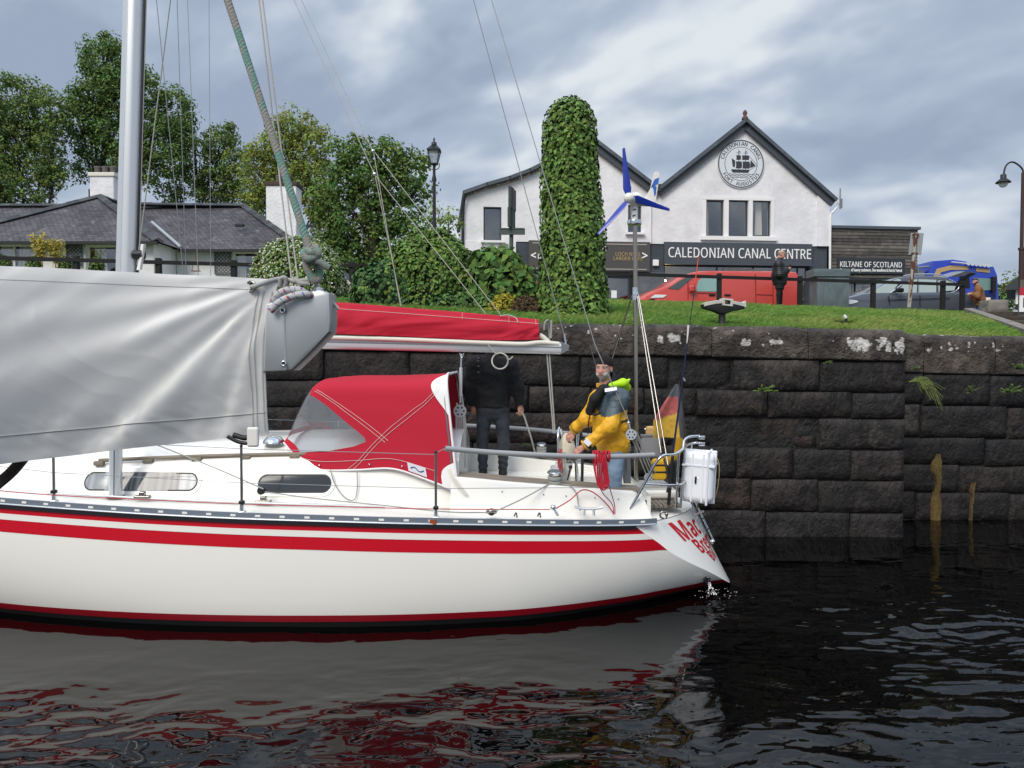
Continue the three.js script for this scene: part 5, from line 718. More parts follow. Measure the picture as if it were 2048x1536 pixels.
// strip of the topsides between two height functions, on one side
function topside(y0, y1, side, out = 0, xa = null, xb = null, nu = 110, nv = 10) {
  return grid((u, v) => { const f = x => mix(y1(x), y0(x), v); let x = 0; for (let k = 0; k < 3; k++) { const y = f(x); const a = Math.max(xa ?? -99, bowX(y)), b = Math.min(xb ?? 99, trEdge(y)); x = mix(a, b, u); } const y = f(x); return V(x, y, -BZ + side * (hb(x, y) + out)); }, nu, nv);
}
{
  const hull = wld(yacht, 'hull', [topside(x => 0.025, Sh, 1, 0, null, null, 120, 26), topside(x => 0.025, Sh, -1, 0, null, null, 80, 12)], Ym.gel);
  wld(yacht, 'antifouled_bottom', [topside(x => -Dk(x) * 0.98, x => 0.025, 1, 0, null, null, 90, 8), topside(x => -Dk(x) * 0.98, x => 0.025, -1, 0, null, null, 60, 6)], Ym.anti);
  wld(hull, 'boot_stripe', [topside(x => 0.026, x => 0.095, 1, 0.003, null, null, 110, 4), topside(x => 0.026, x => 0.095, -1, 0.003, null, null, 60, 3)], Ym.darkred);
  const st = (a, b, name, m, out, xb) => wld(hull, name, [topside(x => Sh(x) - b, x => Sh(x) - a, 1, out, null, xb, 120, 4), topside(x => Sh(x) - b, x => Sh(x) - a, -1, out, null, xb, 60, 3)], m);
  st(0.030, 0.27, 'red_stripe', Ym.red, 0.003); st(0.088, 0.148, 'white_stripe', Ym.gel, 0.0055, 1.47);
  st(0.0, 0.036, 'rubbing_strake', Ym.black, 0.022, 1.5);
  // transom, curved in plan
  const trans = (y, s) => { const e = trEdge(y), b = hb(e, y), z = s * b; return V(trC(y) - (trC(y) - e) * Math.pow(Math.abs(s), 2), y, -BZ + z); };
  const transom = wld(yacht, 'transom', grid((u, v) => trans(mix(0.86, 0.0, v), 1 - 2 * u), 40, 24), Ym.gel);
  // name lettering laid on the curved transom
  const name = (txt, y0, h, s0, wScale) => { const g = new THREE.ShapeGeometry(fontBold.generateShapes(txt, 1), 5).toNonIndexed(); const p = g.attributes.position; for (let i = 0; i < p.count; i++) { const y = y0 + p.getY(i) * h, s = s0 - p.getX(i) * wScale, q = trans(y, s), a = trans(y, s + 0.01), c = trans(y + 0.01, s), n = a.sub(q).cross(c.sub(q)).normalize(); if (n.x < 0) n.negate(); q.addScaledVector(n, 0.004); p.setXYZ(i, q.x, q.y, q.z); } g.computeVertexNormals(); return g; };
  wld(transom, 'name_lettering', name('Mac', 0.60, 0.215, 0.78, 0.15), Ym.red); wld(transom, 'name_lettering', name('Brem', 0.425, 0.165, 0.70, 0.14), Ym.red); wld(transom, 'name_lettering', name('BV', 0.295, 0.125, 0.62, 0.14), Ym.red);
  // exhaust outlet, running
  const ex = Yp(1413, 1157, 0.62); wld(hull, 'exhaust_outlet', [new THREE.TorusGeometry(0.045, 0.012, 8, 20).rotateY(0.75).translate(ex.x, ex.y, ex.z + 0.02), new THREE.CircleGeometry(0.045, 16).rotateY(0.75).translate(ex.x, ex.y, ex.z + 0.02)], Ym.black);
  // side decks and foredeck, with the cockpit well left open
  const crown = (x, s) => Sh(x) + 0.01 + 0.07 * (1 - s * s) * clamp(Bm(x));
  const dk = (xa, xb, sa, sb, nu, nv) => grid((u, v) => { const x = mix(xa, xb, u), s = mix(sa(x), sb(x), v); return V(x, crown(x, s), -BZ + s * (Bm(x) - 0.012)); }, nu, nv);
  wld(yacht, 'deck', [dk(-8.75, -0.5, () => -1, () => 1, 90, 20), dk(-0.5, 1.42, () => 0.45, () => 1, 30, 8), dk(-0.5, 1.42, () => -1, () => -0.45, 30, 8), grid((u, v) => { const s = 1 - 2 * v, e = trans(0.855, s); return V(mix(1.42, e.x + 0.002, u), crown(1.42, s) + mix(0, 0.868 - crown(1.42, s), u), mix(-BZ + s * (Bm(1.42) - 0.012), e.z, u)); }, 12, 20)], Ym.deck);
  // slotted toe rail
  const railT = (x0, x1, y0, y1, out, side) => grid((u, v) => { const x = mix(x0, x1, u), y = Sh(x) + mix(y0, y1, v); return V(x, y, -BZ + side * (Bm(x) + out)); }, 120, 1);
  const toe = wld(yacht, 'toe_rail', [railT(-8.6, 1.48, 0.0, 0.062, 0.012, 1), railT(-8.6, 1.48, 0.0, 0.062, -0.012, 1), railT(-8.6, 1.48, 0.0, 0.062, 0.004, -1), grid((u, v) => { const x = mix(-8.6, 1.48, u); return V(x, Sh(x) + 0.062, -BZ + Bm(x) - 0.012 + 0.024 * v); }, 120, 1), grid((u, v) => { const x = mix(-8.6, 1.48, u); return V(x, Sh(x) + 0.004, -BZ + Bm(x) + 0.012 + 0.018 * v); }, 120, 1)], Ym.rail);
  wld(toe, 'rail_flange', tube(Array.from({ length: 40 }, (_, i) => { const x = mix(-8.6, 1.47, i / 39); return V(x, Sh(x) + 0.006, -BZ + Bm(x) + 0.018); }), 0.009, 120, 6), Ym.alu);
  for (let x = -6.1; x < 1.4; x += 0.232) { const y = Sh(x) + 0.036, z = -BZ + Bm(x) + 0.0135, tilt = Math.atan2(Sh(x + 0.05) - Sh(x - 0.05), 0.1); wld(toe, 'drain_slot', rbox(0.05, 0.020, 0.004, 0.009, 0, 0, 0).rotateZ(tilt).rotateY(-Math.atan2(Bm(x + 0.05) - Bm(x - 0.05), 0.1)).translate(x, y, z), Ym.gel); }
  const fy = Yp(868, 1042, 1.63); wld(toe, 'reflector', box(0.062, 0.045, 0.01, fy.x, Sh(fy.x) + 0.026, -BZ + Bm(fy.x) + 0.021), std(0x9a4a20, 0.4));
}
// coachroof
const crW = x => lerpTab([[-7.0, 0.30], [-6.2, 0.72], [-5, 0.98], [-4, 1.08], [-2.5, 1.12], [-0.5, 1.10]], x), crT = x => lerpTab([[-7.0, 1.28], [-6.2, 1.39], [-5, 1.46], [-3.5, 1.53], [-2.4, 1.56], [-0.5, 1.58]], x);
const crSide = (x, v) => { const y0 = Sh(x) + 0.05, y1 = crT(x) - 0.04; return V(x, mix(y0, y1, v), -BZ + crW(x) + 0.03 - 0.13 * v - 0.03 * v * v); };   // port cabin side
{
  const sec = (u, v) => { const x = mix(-7.0, -0.55, u); const w = crW(x); // v 0..1 port foot -> over the top -> starboard foot
    const s = v < 0.5 ? 1 : -1, t = v < 0.5 ? v * 2 : (1 - v) * 2; let p; if (t < 0.45) p = crSide(x, t / 0.45); else { const e = crSide(x, 1), k = (t - 0.45) / 0.55, a = (e.z + BZ); const r = Math.pow(k, 0.8); p = V(x, e.y + 0.05 * Math.sin(Math.min(1, k * 2.2) * Math.PI / 2) + 0.14 * (1 - Math.pow(1 - k, 2)), -BZ + a * (1 - r)); }
    if (s < 0) p.z = -2 * BZ - p.z; return p; };
  const cr = wld(yacht, 'coachroof', [grid(sec, 60, 44), grid((u, v) => { const q = sec(1, v), f = V(-0.55, 1.0, -BZ); return q.lerp(f, u); }, 2, 44)], Ym.gel);
  // portlights
  const port = (x0, x1, y0, y1, glassM, curtain) => { // rounded slot on the cabin side from pixels
    const a = Yp(x0, (y0 + y1) / 2, 1.06), b = Yp(x1, (y0 + y1) / 2, 1.06), hh = (y1 - y0) / 2 * 7.9 / FOCAL, yc = a.y, L = b.x - a.x, R0 = hh * 0.96; const slot = (grow, xx, th) => { const r = R0 + grow, c = [], cx = xx < 0 ? a.x + R0 : b.x - R0; return [cx + r * Math.cos(th), r * Math.sin(th)]; };
    const surf = (x, dy, out) => { const y = yc + dy + (x - a.x) / L * (b.y - a.y), vv = (y - (Sh(x) + 0.05)) / (crT(x) - 0.04 - Sh(x) - 0.05), p = crSide(x, vv); p.y += 0.02 * out; p.z += out; return p; };
    const ring = (g0, g1, o0, o1) => grid((u, v) => { const th = u * 6.2832, c = Math.cos(th) >= 0 ? 1 : -1, r = R0 + mix(g0, g1, v); const cx = c > 0 ? b.x - R0 : a.x + R0; return surf(cx + r * Math.cos(th) + (Math.abs(Math.cos(th)) < 1e-3 ? 0 : 0), r * Math.sin(th), mix(o0, o1, v)); }, 72, 2);
    const w = wld(cr, 'portlight', [ring(0.035, 0.05, 0.012, -0.004), ring(0.0, 0.035, 0.010, 0.012)], Ym.gel); wld(w, 'gasket', ring(-0.012, 0.003, 0.012, 0.012), Ym.black);
    wld(w, 'pane', grid((u, v) => { const x = mix(a.x, b.x, u), e = Math.min(x - a.x, b.x - x), hgt = e >= R0 ? R0 : Math.sqrt(Math.max(0, R0 * R0 - (R0 - e) ** 2)); return surf(x, hgt * (1 - 2 * v), 0.009); }, 48, 4), glassM); return w; };
  port(166, 397, 945, 981, phys(0xffffff, 0.05, { map: tex(512, 64, (u, v) => { const f = 0.5 + 0.5 * Math.sin(u * 90 + 3 * noise3(u * 11, 1, 1)), w = u < 0.30 || u > 0.84 ? 1 : 0; const k = w ? 0.56 + 0.10 * f : 0.30 + 0.14 * f; return [k * 0.97, k, k * 1.02]; }) })); port(519, 664, 948, 984, phys(0x34383d, 0.07));  // first pane: curtains and the shade of their folds are in the colour
  // grab rail: wooden bar on feet
  const gr = []; for (const [x0, x1] of [[-4.3, -1.75]]) { const zz = 0.965; const y = x => crT(x) - 0.045; const g = wld(cr, 'grab_rail', tube(Array.from({ length: 12 }, (_, i) => { const x = mix(x0, x1, i / 11); return V(x, y(x) + 0.03, -BZ + zz); }), 0.021, 50, 6), Ym.teak); for (let k = 0; k <= 5; k++) { const x = mix(x0, x1, k / 5); wld(g, 'rail_foot', rbox(0.11, 0.05, 0.05, 0.015, x, y(x) + 0.0, -BZ + zz), Ym.teak); } }
  // dorade dome, mast gaiter, track
  const v0 = Yp(548, 912, 0.7); wld(cr, 'dome_vent', lathe([[0.115, 0], [0.11, 0.03], [0.07, 0.07], [0.001, 0.085]], v0.x, crT(v0.x) + 0.075, v0.z), Ym.chrome);
  const tr = [Yp(95, 974, 1.25), Yp(300, 985, 1.3), Yp(540, 997, 1.33), Yp(770, 1009, 1.3)]; const track = wld(yacht, 'genoa_track', tube(tr.map(p => V(p.x, Sh(p.x) + 0.075, p.z)), 0.012, 40, 4), Ym.alu); for (const px of [285, 527]) { const p = Yp(px, 990, 1.3), y = Sh(p.x) + 0.085; const c = wld(track, 'sheet_car', [rbox(0.16, 0.03, 0.06, 0.01, p.x, y, p.z), rbox(0.06, 0.05, 0.05, 0.01, p.x, y + 0.03, p.z)], Ym.steel); if (px > 500) wld(c, 'block', [new THREE.CylinderGeometry(0.04, 0.04, 0.03, 16).rotateX(1.57).translate(p.x - 0.02, y + 0.11, p.z)], Ym.black); }
}
// cockpit: seats, sole, coamings capped with teak
{
  const y0 = 0.78, ck = wld(yacht, 'cockpit', [box(2.0, 0.04, 0.86, 0.45, y0 - 0.02, -BZ), box(1.95, 0.34, 0.03, 0.45, 0.93, -BZ + 0.44), box(1.95, 0.34, 0.03, 0.45, 0.93, -BZ - 0.44), box(1.95, 0.04, 0.5, 0.45, 1.08, -BZ + 0.69), box(1.95, 0.04, 0.5, 0.45, 1.08, -BZ - 0.69), box(0.04, 0.42, 1.9, 1.43, 0.9, -BZ)], Ym.gel);
  for (const s of [1, -1]) {
    // coaming: outer slope, cap, inner face
    const top = x => lerpTab([[-0.6, 1.34], [0, 1.285], [0.7, 1.22], [1.4, 1.15]], x), zo = x => lerpTab([[-0.6, 1.18], [0, 1.17], [0.7, 1.10], [1.45, 0.93]], x);
    const pr = [[0.10, 0.0], [0.045, 0.55], [0.0, 0.93], [-0.02, 1.0], [s > 0 ? -0.41 : -0.20, 1.0], [s > 0 ? -0.425 : -0.215, 0.96], [s > 0 ? -0.43 : -0.23, 0.0]]; const n = pr.length - 1;
    const sf = (u, v) => { const f = v * n, k = Math.min(n - 1, Math.floor(f)), t = f - k, dz = mix(pr[k][0], pr[k + 1][0], t), fy = mix(pr[k][1], pr[k + 1][1], t); let x = mix(-0.62, 1.46, u); const end = sstep(0.9, 1.0, u) * 0.25 * fy; const b = Sh(x) + 0.02; return V(x - end * 0.4, mix(b, top(x) - end * 0.10, fy), -BZ + s * (zo(x) + dz)); };
    const c = wld(yacht, 'coaming', [grid(sf, 40, n * 4), grid((u, v) => sf(1, v).lerp(V(1.42, Sh(1.46) + 0.05, -BZ + s * 0.8), u), 2, n * 4)], Ym.gel);
    wld(c, 'teak_cap', grid((u, v) => { const x = mix(-0.55, 1.36, u), e = v; return V(x, top(x) + 0.006 + (v < 0.02 || v > 0.98 ? -0.012 : 0), -BZ + s * (zo(x) - 0.015 - (s > 0 ? 0.40 : 0.19) * v)); }, 40, 10), Ym.teak);
    if (s > 0) for (let k = 0; k < 6; k++) { const x = [-0.1, 0.32, 0.55, 0.85, 1.1, 1.32][k]; wld(c, 'bolt', sph(0.008, x, mix(Sh(x), top(x), 0.72), -BZ + zo(x) + 0.035, 8, 6), Ym.steel); }
  }
  // stern locker lid, helm seat
  wld(ck, 'helm_seat', rbox(0.42, 0.10, 0.8, 0.04, 1.66, 1.02, -BZ), Ym.gel); wld(ck, 'locker_grating', [0, 1, 2, 3, 4, 5, 6].map(k => box(0.04, 0.025, 0.9, 1.5 + k * 0.05, 0.955, -BZ + 0.3)), Ym.teak);
  wld(ck, 'binnacle_locker', rbox(0.22, 0.34, 0.5, 0.04, 1.30, 1.10, -BZ - 0.72), Ym.gel);
}
// sprayhood: hoops lofted fore and aft, clear front panel
{
  // rows: foot port point and top centre for r = 0 (front) .. 1 (aft)
  const foot = [Yp(567, 885, 0.86), Yp(600, 922, 0.98), Yp(628, 938, 1.03), Yp(720, 941, 1.06), Yp(790, 940, 1.08), Yp(870, 966, 1.13), Yp(914, 984, 1.16)];
  const top = [V(-2.40, 1.71, -BZ), V(-2.27, 2.02, -BZ), V(-2.10, 2.28, -BZ), V(-1.85, 2.345, -BZ), V(-1.4, 2.365, -BZ), V(-0.98, 2.37, -BZ), V(-0.70, 2.38, -BZ)];
  const fc = new THREE.CatmullRomCurve3(foot, false, 'centripetal'), tc = new THREE.CatmullRomCurve3(top, false, 'centripetal');
  const prf = new THREE.CatmullRomCurve3([V(1, 0, 0), V(0.955, 0.34, 0), V(0.90, 0.70, 0), V(0.83, 0.915, 0), V(0.64, 0.985, 0), V(0.32, 1.0, 0), V(0, 1.005, 0)]);
  const S = (r, s) => { const f = fc.getPoint(r), t = tc.getPoint(r), a = clamp((s > 0.5 ? 1 - s : s) * 2), pq = prf.getPoint(a), hh = pq.y, zz = (s > 0.5 ? -1 : 1) * pq.x; const b = f.z + BZ; const q = V(mix(f.x, t.x, hh), mix(f.y, t.y, hh), -BZ + b * zz); const sag = 0.022 * Math.sin(clamp((r - 0.4) / 0.6) * Math.PI) * hh + 0.010 * noise3(r * 5, s * 9, 3); q.y -= sag; return q; };
  const w0 = s => mix(0.03, 0.17, sstep(0.12, 0.04, s > 0.5 ? 1 - s : s)), w1 = s => { const a = s > 0.5 ? 1 - s : s; return a < 0.042 ? w0(s) : mix(w0(s), mix(0.56, 0.31, clamp((a - 0.085) / 0.145)), Math.pow(clamp((a - 0.042) / 0.028), 0.5)); };
  const nS = 96; const hood = wld(yacht, 'sprayhood', [grid((u, v) => S(mix(0, w0(v), u), v), 6, nS), grid((u, v) => S(mix(w1(v), 1, u), v), 40, nS)], Ym.canvas);
  wld(hood, 'clear_window', grid((u, v) => S(mix(w0(v), w1(v), u), v), 24, nS), Ym.vinyl);
  const edge = (f, r, m, n = 80) => tube(Array.from({ length: n + 1 }, (_, i) => f(i / n)), r, n * 2, 5);
  wld(hood, 'aft_binding', edge(s => S(1, s).add(V(0.01, 0.0, 0)), 0.014), Ym.canvasW);
  wld(hood, 'aft_binding', grid((u, v) => { const s = mix(0.15, 0.33, v), p = S(1, s); return S(1 - 0.10 * (1 - u) * Math.sin(v * Math.PI) - 0.0, s).add(V(0.006, 0.008, 0.006)); }, 6, 24), Ym.canvasW);
  wld(hood, 'foot_binding', edge(r => S(r, 0.002).add(V(0, 0, 0.004)), 0.010), Ym.canvasW);
  wld(hood, 'corner_patch', grid((u, v) => { const r = mix(0.885, 1.0, u), s = 0.062 * v * (0.35 + 0.65 * Math.sqrt(u)); return S(r, s).add(V(0.004, 0, 0.012)); }, 10, 10), Ym.canvasW);
  // seams
  const seam = (a, b) => edge(t => { const p = S(mix(a[0], b[0], t), mix(a[1], b[1], t)), e = S(mix(a[0], b[0], t), mix(a[1], b[1], t) + 0.003).sub(p); return p.add(V(0.0, 0.003, 0.006)); }, 0.0026, null, 24);
  wld(hood, 'seam', [seam([0.95, 0.235], [0.46, 0.005]), seam([0.962, 0.23], [0.475, 0.003]), seam([0.35, 0.235], [0.645, 0.07]), seam([0.365, 0.237], [0.66, 0.075]), seam([0.16, 0.022], [0.86, 0.03])], Ym.stitch);
  for (const r of [0.36, 0.55, 0.70, 0.84]) { const p = S(r, 0.012); wld(hood, 'press_stud', sph(0.010, p.x, p.y + 0.012, p.z + 0.012, 8, 6), Ym.chrome); }
  const lb = S(0.78, 0.03); wld(hood, 'maker_label', grid((u, v) => S(mix(0.725, 0.80, u), mix(0.008, 0.030, v)).add(V(0, 0, 0.009)), 4, 4), std(0xe3e3e6, 0.7, { map: canvasTex(128, 64, c => { c.fillStyle = '#e6e6ea'; c.fillRect(0, 0, 128, 64); c.strokeStyle = '#3a4a7c'; c.lineWidth = 9; c.beginPath(); c.moveTo(18, 40); c.quadraticCurveTo(45, 10, 62, 34); c.quadraticCurveTo(80, 54, 112, 24); c.stroke(); }) }));
  // hoop frame showing inside
  wld(hood, 'hoop', edge(s => { const p = S(0.985, s); return p.add(V(0, -0.02, 0)); }, 0.013), Ym.steel);
  // strap and loose lines
  const sp = [Yp(898, 938, 1.24), Yp(905, 955, 1.26), Yp(918, 972, 1.27), Yp(932, 988, 1.27)]; wld(hood, 'strap', grid((u, v) => { const c = new THREE.CatmullRomCurve3(sp).getPoint(u); return c.add(V(0.022 * (v - 0.5) * 2, 0, 0)); }, 16, 2), Ym.sail);
  wld(yacht, 'loose_line', tube([Yp(661, 940, 1.09), Yp(668, 965, 1.12), Yp(690, 995, 1.15), Yp(708, 1000, 1.16), Yp(714, 980, 1.13), Yp(714, 942, 1.09)], 0.006, 40, 6), Ym.ropeG);
}
// stanchions, lifelines, padded rail, pushpit
{
  const dz = x => Bm(x) - 0.07, rx = px => { let x = 0; for (let k = 0; k < 8; k++) x = (px - 1024) / FOCAL * (BZ - dz(x)); return x; };
  const st = (px, side = 1, x = rx(px)) => { const y = Sh(x) + 0.02, z = -BZ + side * dz(x); const s = wld(yacht, 'stanchion', rod(V(x, y, z), V(x, y + 0.66, z), 0.0135, 0.0125, 10), Ym.steel); wld(s, 'stanchion_base', [rbox(0.07, 0.05, 0.06, 0.01, x, y + 0.02, z), rod(V(x, y + 0.03, z), V(x, y + 0.1, z), 0.022, 0.02, 10)], Ym.chrome); wld(s, 'clamp', [rbox(0.05, 0.035, 0.05, 0.01, x, y + 0.125, z)], Ym.black); wld(s, 'cap', sph(0.016, x, y + 0.66, z, 10, 6), Ym.black); return V(x, y + 0.65, z); };
  const a0 = st(104), a1 = st(481), a2 = st(871); const w = x => Sh(x) + 0.67;
  const xs = [-7.2, a0.x, a1.x, a2.x], P = (x, h, s = 1) => V(x, Sh(x) + h, -BZ + s * dz(x));
  for (let i = 0; i < 3; i++) { wld(yacht, 'lifeline', rod(P(xs[i], 0.655), P(xs[i + 1], 0.655), 0.0035, 0.0035, 5), Ym.wire); wld(yacht, 'lifeline', rod(P(xs[i], 0.33), P(xs[i + 1], 0.33), 0.0032, 0.0032, 5), Ym.wire); }
  const e1 = Yp(1312, 911, 1.1), e2 = Yp(1362, 974, 0.95); wld(yacht, 'lifeline', rod(P(a2.x, 0.33), e2, 0.0032, 0.0032, 5), Ym.wire);
  const rl = Yp(890, 897, dz(-0.6)), mid = Yp(1100, 910, 1.38); const pad = wld(yacht, 'padded_rail', tube([rl, Yp(960, 903, 1.52), Yp(1040, 908, 1.46), Yp(1130, 912, 1.36), Yp(1230, 913, 1.24), Yp(1308, 910, 1.12)], 0.026, 50, 12), Ym.foam); wld(yacht, 'lifeline', rod(V(a2.x, a2.y, a2.z), rl, 0.0035, 0.0035, 5), Ym.wire);
  // far side
  for (const x of [-4.4, -2.4, -0.7]) st(0, -1, x); const fr = [V(-0.7, Sh(-0.7) + 0.67, -BZ - dz(-0.7)), V(0.2, Sh(0.2) + 0.67, -BZ - dz(0.2)), V(1.0, Sh(1) + 0.66, -BZ - dz(1.0)), V(1.5, Sh(1.5) + 0.67, -BZ - dz(1.5))]; wld(yacht, 'padded_rail', tube(fr, 0.028, 40, 12), Ym.foam);
  for (const h of [0.33, 0.655]) wld(yacht, 'lifeline', tube([-7, -4.4, -2.4, -0.7].map(x => P(x, h, -1)), 0.0035, 20, 5), Ym.wire);
  // stainless pushpit
  const r = 0.0145, T1 = [Yp(1253, 1030, 1.02), Yp(1290, 965, 1.04), Yp(1312, 925, 1.06), Yp(1325, 912, 1.05), Yp(1350, 908, 0.95), Yp(1366, 896, 0.86), Yp(1368, 882, 0.82), Yp(1378, 874, 0.75), Yp(1398, 872, 0.66)];
  const pp = wld(yacht, 'pushpit', tube(T1, r, 80, 10), Ym.chrome);
  const top = y => [Yp(1400, y, 0.62), Yp(1402, y - 6, 0.2), Yp(1394, y - 12, -0.3), Yp(1375, y - 18, -0.7), Yp(1330, y - 22, -0.95), Yp(1290, y - 22, -1.05)];
  wld(pp, 'top_rail', tube(top(880), r, 60, 10), Ym.chrome); wld(pp, 'mid_rail', tube([Yp(1290, 968, 1.04), Yp(1340, 970, 0.97), Yp(1362, 968, 0.86), Yp(1372, 960, 0.7)], 0.011, 30, 8), Ym.chrome);
  for (const [x0, y0, x1, y1, z0, z1] of [[1352, 1015, 1357, 908, 0.85, 0.9], [1361, 1012, 1370, 900, 0.72, 0.72], [1372, 1000, 1384, 885, 0.45, 0.45], [1366, 985, 1372, 872, -0.1, -0.2]]) wld(pp, 'upright', rod(Yp(x0, y0, z0), Yp(x1, y1, z1), 0.0125, 0.0125, 10), Ym.chrome);
  wld(pp, 'cradle', [tube([Yp(1370, 905, 0.55), Yp(1372, 892, 0.6), Yp(1388, 886, 0.66), Yp(1404, 886, 0.66)], 0.011, 24, 8), tube([Yp(1368, 950, 0.6), Yp(1385, 954, 0.74), Yp(1398, 957, 0.78)], 0.009, 16, 8), rbox(0.07, 0.04, 0.05, 0.01, Yp(1403, 875, 0.66).x, Yp(1403, 875, 0.66).y, Yp(1403, 875, 0.66).z), rbox(0.07, 0.04, 0.05, 0.01, Yp(1403, 888, 0.66).x, Yp(1403, 888, 0.66).y, Yp(1403, 888, 0.66).z)], Ym.chrome);
  // folded swim ladder on the transom
  const ld = (a, b) => tube([Yp(...a), Yp(...b)], 0.011, 4, 8); wld(pp, 'swim_ladder', [ld([1380, 1000, 0.42], [1421, 1085, 0.30]), ld([1388, 998, 0.05], [1428, 1083, 0.0]), ...[0.2, 0.45, 0.7, 0.97].map(t => rod(Yp(1380, 1000, 0.42).lerp(Yp(1421, 1085, 0.30), t), Yp(1388, 998, 0.05).lerp(Yp(1428, 1083, 0.0), t), 0.011, 0.011, 8)), rod(Yp(1390, 1030, 0.45), Yp(1408, 1022, 0.5), 0.012, 0.012, 8), sph(0.03, Yp(1425, 1083, 0.3).x, Yp(1425, 1083, 0.3).y, Yp(1425, 1083, 0.3).z, 10, 8)], Ym.chrome);
}
// spars and running rigging
{
  const mt = Yp(272, -160, 0), mb = V(Yp(250, 560, 0).x - 0.04, 1.6, -BZ); const dir = mt.clone().sub(Yp(252, 560, 0)); const foot = Yp(252, 560, 0).addScaledVector(dir, -(Yp(252, 560, 0).y - 1.62) / dir.y), head = foot.clone().addScaledVector(dir, 12.5 / dir.y);
  const prof = []; for (let k = 0; k < 22; k++) { const a = k / 22 * 6.2832; prof.push([0.122 * Math.cos(a) * (Math.cos(a) > 0 ? 0.92 : 1), 0.075 * Math.sin(a)]); }
  const mast = wld(yacht, 'mast', grid((u, v) => { const a = u * 6.2832, p = foot.clone().lerp(head, v), c = Math.cos(a), s = Math.sin(a); return p.add(V(0.118 * c, 0, 0.075 * s + (Math.abs(c) < 0.5 ? 0.006 : 0))); }, 40, 8), Ym.alu);
  const track = (dx, dz, r, m, n) => wld(mast, n, rod(foot.clone().add(V(dx, 0, dz)), head.clone().add(V(dx, 0, dz)), r, r, 6), m); track(0.122, 0.0, 0.016, Ym.black, 'sail_track'); track(-0.03, 0.0765, 0.006, Ym.alu, 'mast_groove'); track(0.14, 0.03, 0.006, Ym.black, 'halyard'); track(0.155, 0.02, 0.005, Ym.ropeG, 'halyard');
  const hb0 = Yp(283, 510, 0.02); wld(mast, 'halyard_winch', [new THREE.CylinderGeometry(0.05, 0.06, 0.12, 14).rotateZ(1.57).translate(hb0.x - 0.02, hb0.y, hb0.z + 0.03)], Ym.black); wld(mast, 'tail_bag', grid((u, v) => Yp(mix(281, 292, u) - v * 8, mix(488, 540, v), 0.05 + 0.05 * Math.sin(u * 3.1)), 6, 8), Ym.canvasW);
  // boom with rolled sail under a red cover
  const bl = Yp(300, 678, 0), br = Yp(1122, 697, 0); const bm = grid((u, v) => { const p = bl.clone().lerp(br, u), a = v * 6.2832, c = Math.cos(a), s = Math.sin(a), k = 1 / Math.pow(Math.pow(Math.abs(c), 4) + Math.pow(Math.abs(s), 4), 0.25); return p.add(V(0, 0.068 * k * c, 0.05 * k * s)); }, 12, 32);
  const boom = wld(yacht, 'boom', [bm], std(0xd4d7d8, 0.38, { metalness: 0.55 })); wld(boom, 'boom_end', extr([[0, -0.06], [0.08, -0.02], [0.085, 0.03], [0, 0.068]], 0.08, 0.01).translate(br.x, br.y, br.z - 0.04), std(0x6b7075, 0.5)); wld(boom, 'boom_groove', box(br.x - bl.x, 0.012, 0.004, 0, 0, 0).rotateZ(Math.atan2(br.y - bl.y, br.x - bl.x)).translate((bl.x + br.x) / 2, (bl.y + br.y) / 2 + 0.012, bl.z + 0.0515), Ym.steel);
  const tl = [[300, 583], [500, 590], [662, 603], [800, 614], [1000, 631], [1077, 639]], bot = [[300, 660], [500, 666], [662, 668], [800, 673], [1000, 681], [1078, 679]];
  const tcv = new THREE.CatmullRomCurve3(tl.map(p => Yp(...p, 0))), bcv = new THREE.CatmullRomCurve3(bot.map(p => Yp(...p, 0)));
  const cover = (u, v) => { const t = tcv.getPoint(u), b = bcv.getPoint(u), s = v < 0.5 ? 1 : -1, k = v < 0.5 ? 1 - v * 2 : (v - 0.5) * 2; const bul = 0.022 + 0.105 * Math.pow(Math.sin(Math.min(1, k * 1.35) * Math.PI * 0.62), 1.3) * (1 - 0.45 * u); const wr = 0.016 * Math.sin(u * 46 + k * 7 + 2 * noise3(u * 9, k * 3, 2)) * k * (1 - k) * 2 + 0.016 * fbm(u * 16 + k * 3, k * 3, 3, 3) * k; return V(mix(t.x, b.x, k), mix(t.y, b.y, k), -BZ + s * (bul * (k < 0.22 ? 0.35 + 0.65 * k / 0.22 : 1) + wr)); };
  const cv = wld(boom, 'sail_cover', grid(cover, 120, 44), Ym.canvas); wld(cv, 'cover_seam', [tube(Array.from({ length: 40 }, (_, i) => cover(i / 39, 0.5 - 0.11).add(V(0, 0, 0.004))), 0.003, 90, 4), ...[0.72, 0.84, 0.985].map(u => tube([0.5, 0.45, 0.4, 0.36].map(v => cover(u, v).add(V(0, 0, 0.004))), 0.002, 12, 4))], Ym.stitch);
  wld(boom, 'sail_foot', [tube([Yp(560, 672, 0.07), Yp(800, 679, 0.075), Yp(980, 686, 0.08), Yp(1050, 688, 0.08), Yp(1080, 685, 0.06), Yp(1118, 688, 0.03)], 0.026, 60, 8), tube([Yp(1078, 670, 0.03), Yp(1088, 676, 0.02), Yp(1100, 688, 0.02)], 0.03, 14, 8)], Ym.sail);
  // outhaul and reef line ends, coil of line under the boom
  const loop = []; for (let k = 0; k <= 12; k++) { const a = k / 12 * 6.2832; loop.push(Yp(1000 + 16 * Math.sin(a), 722 - 16 * Math.cos(a), 0.10 + 0.02 * Math.sin(a * 2))); } wld(boom, 'hanging_loop', [tube(loop, 0.009, 50, 6), tube([Yp(972, 684, 0.09), Yp(980, 694, 0.10), Yp(992, 708, 0.11)], 0.006, 16, 6), tube([Yp(1014, 712, 0.1), Yp(1018, 719, 0.11), Yp(1026, 713, 0.11)], 0.007, 12, 6)], Ym.rope);
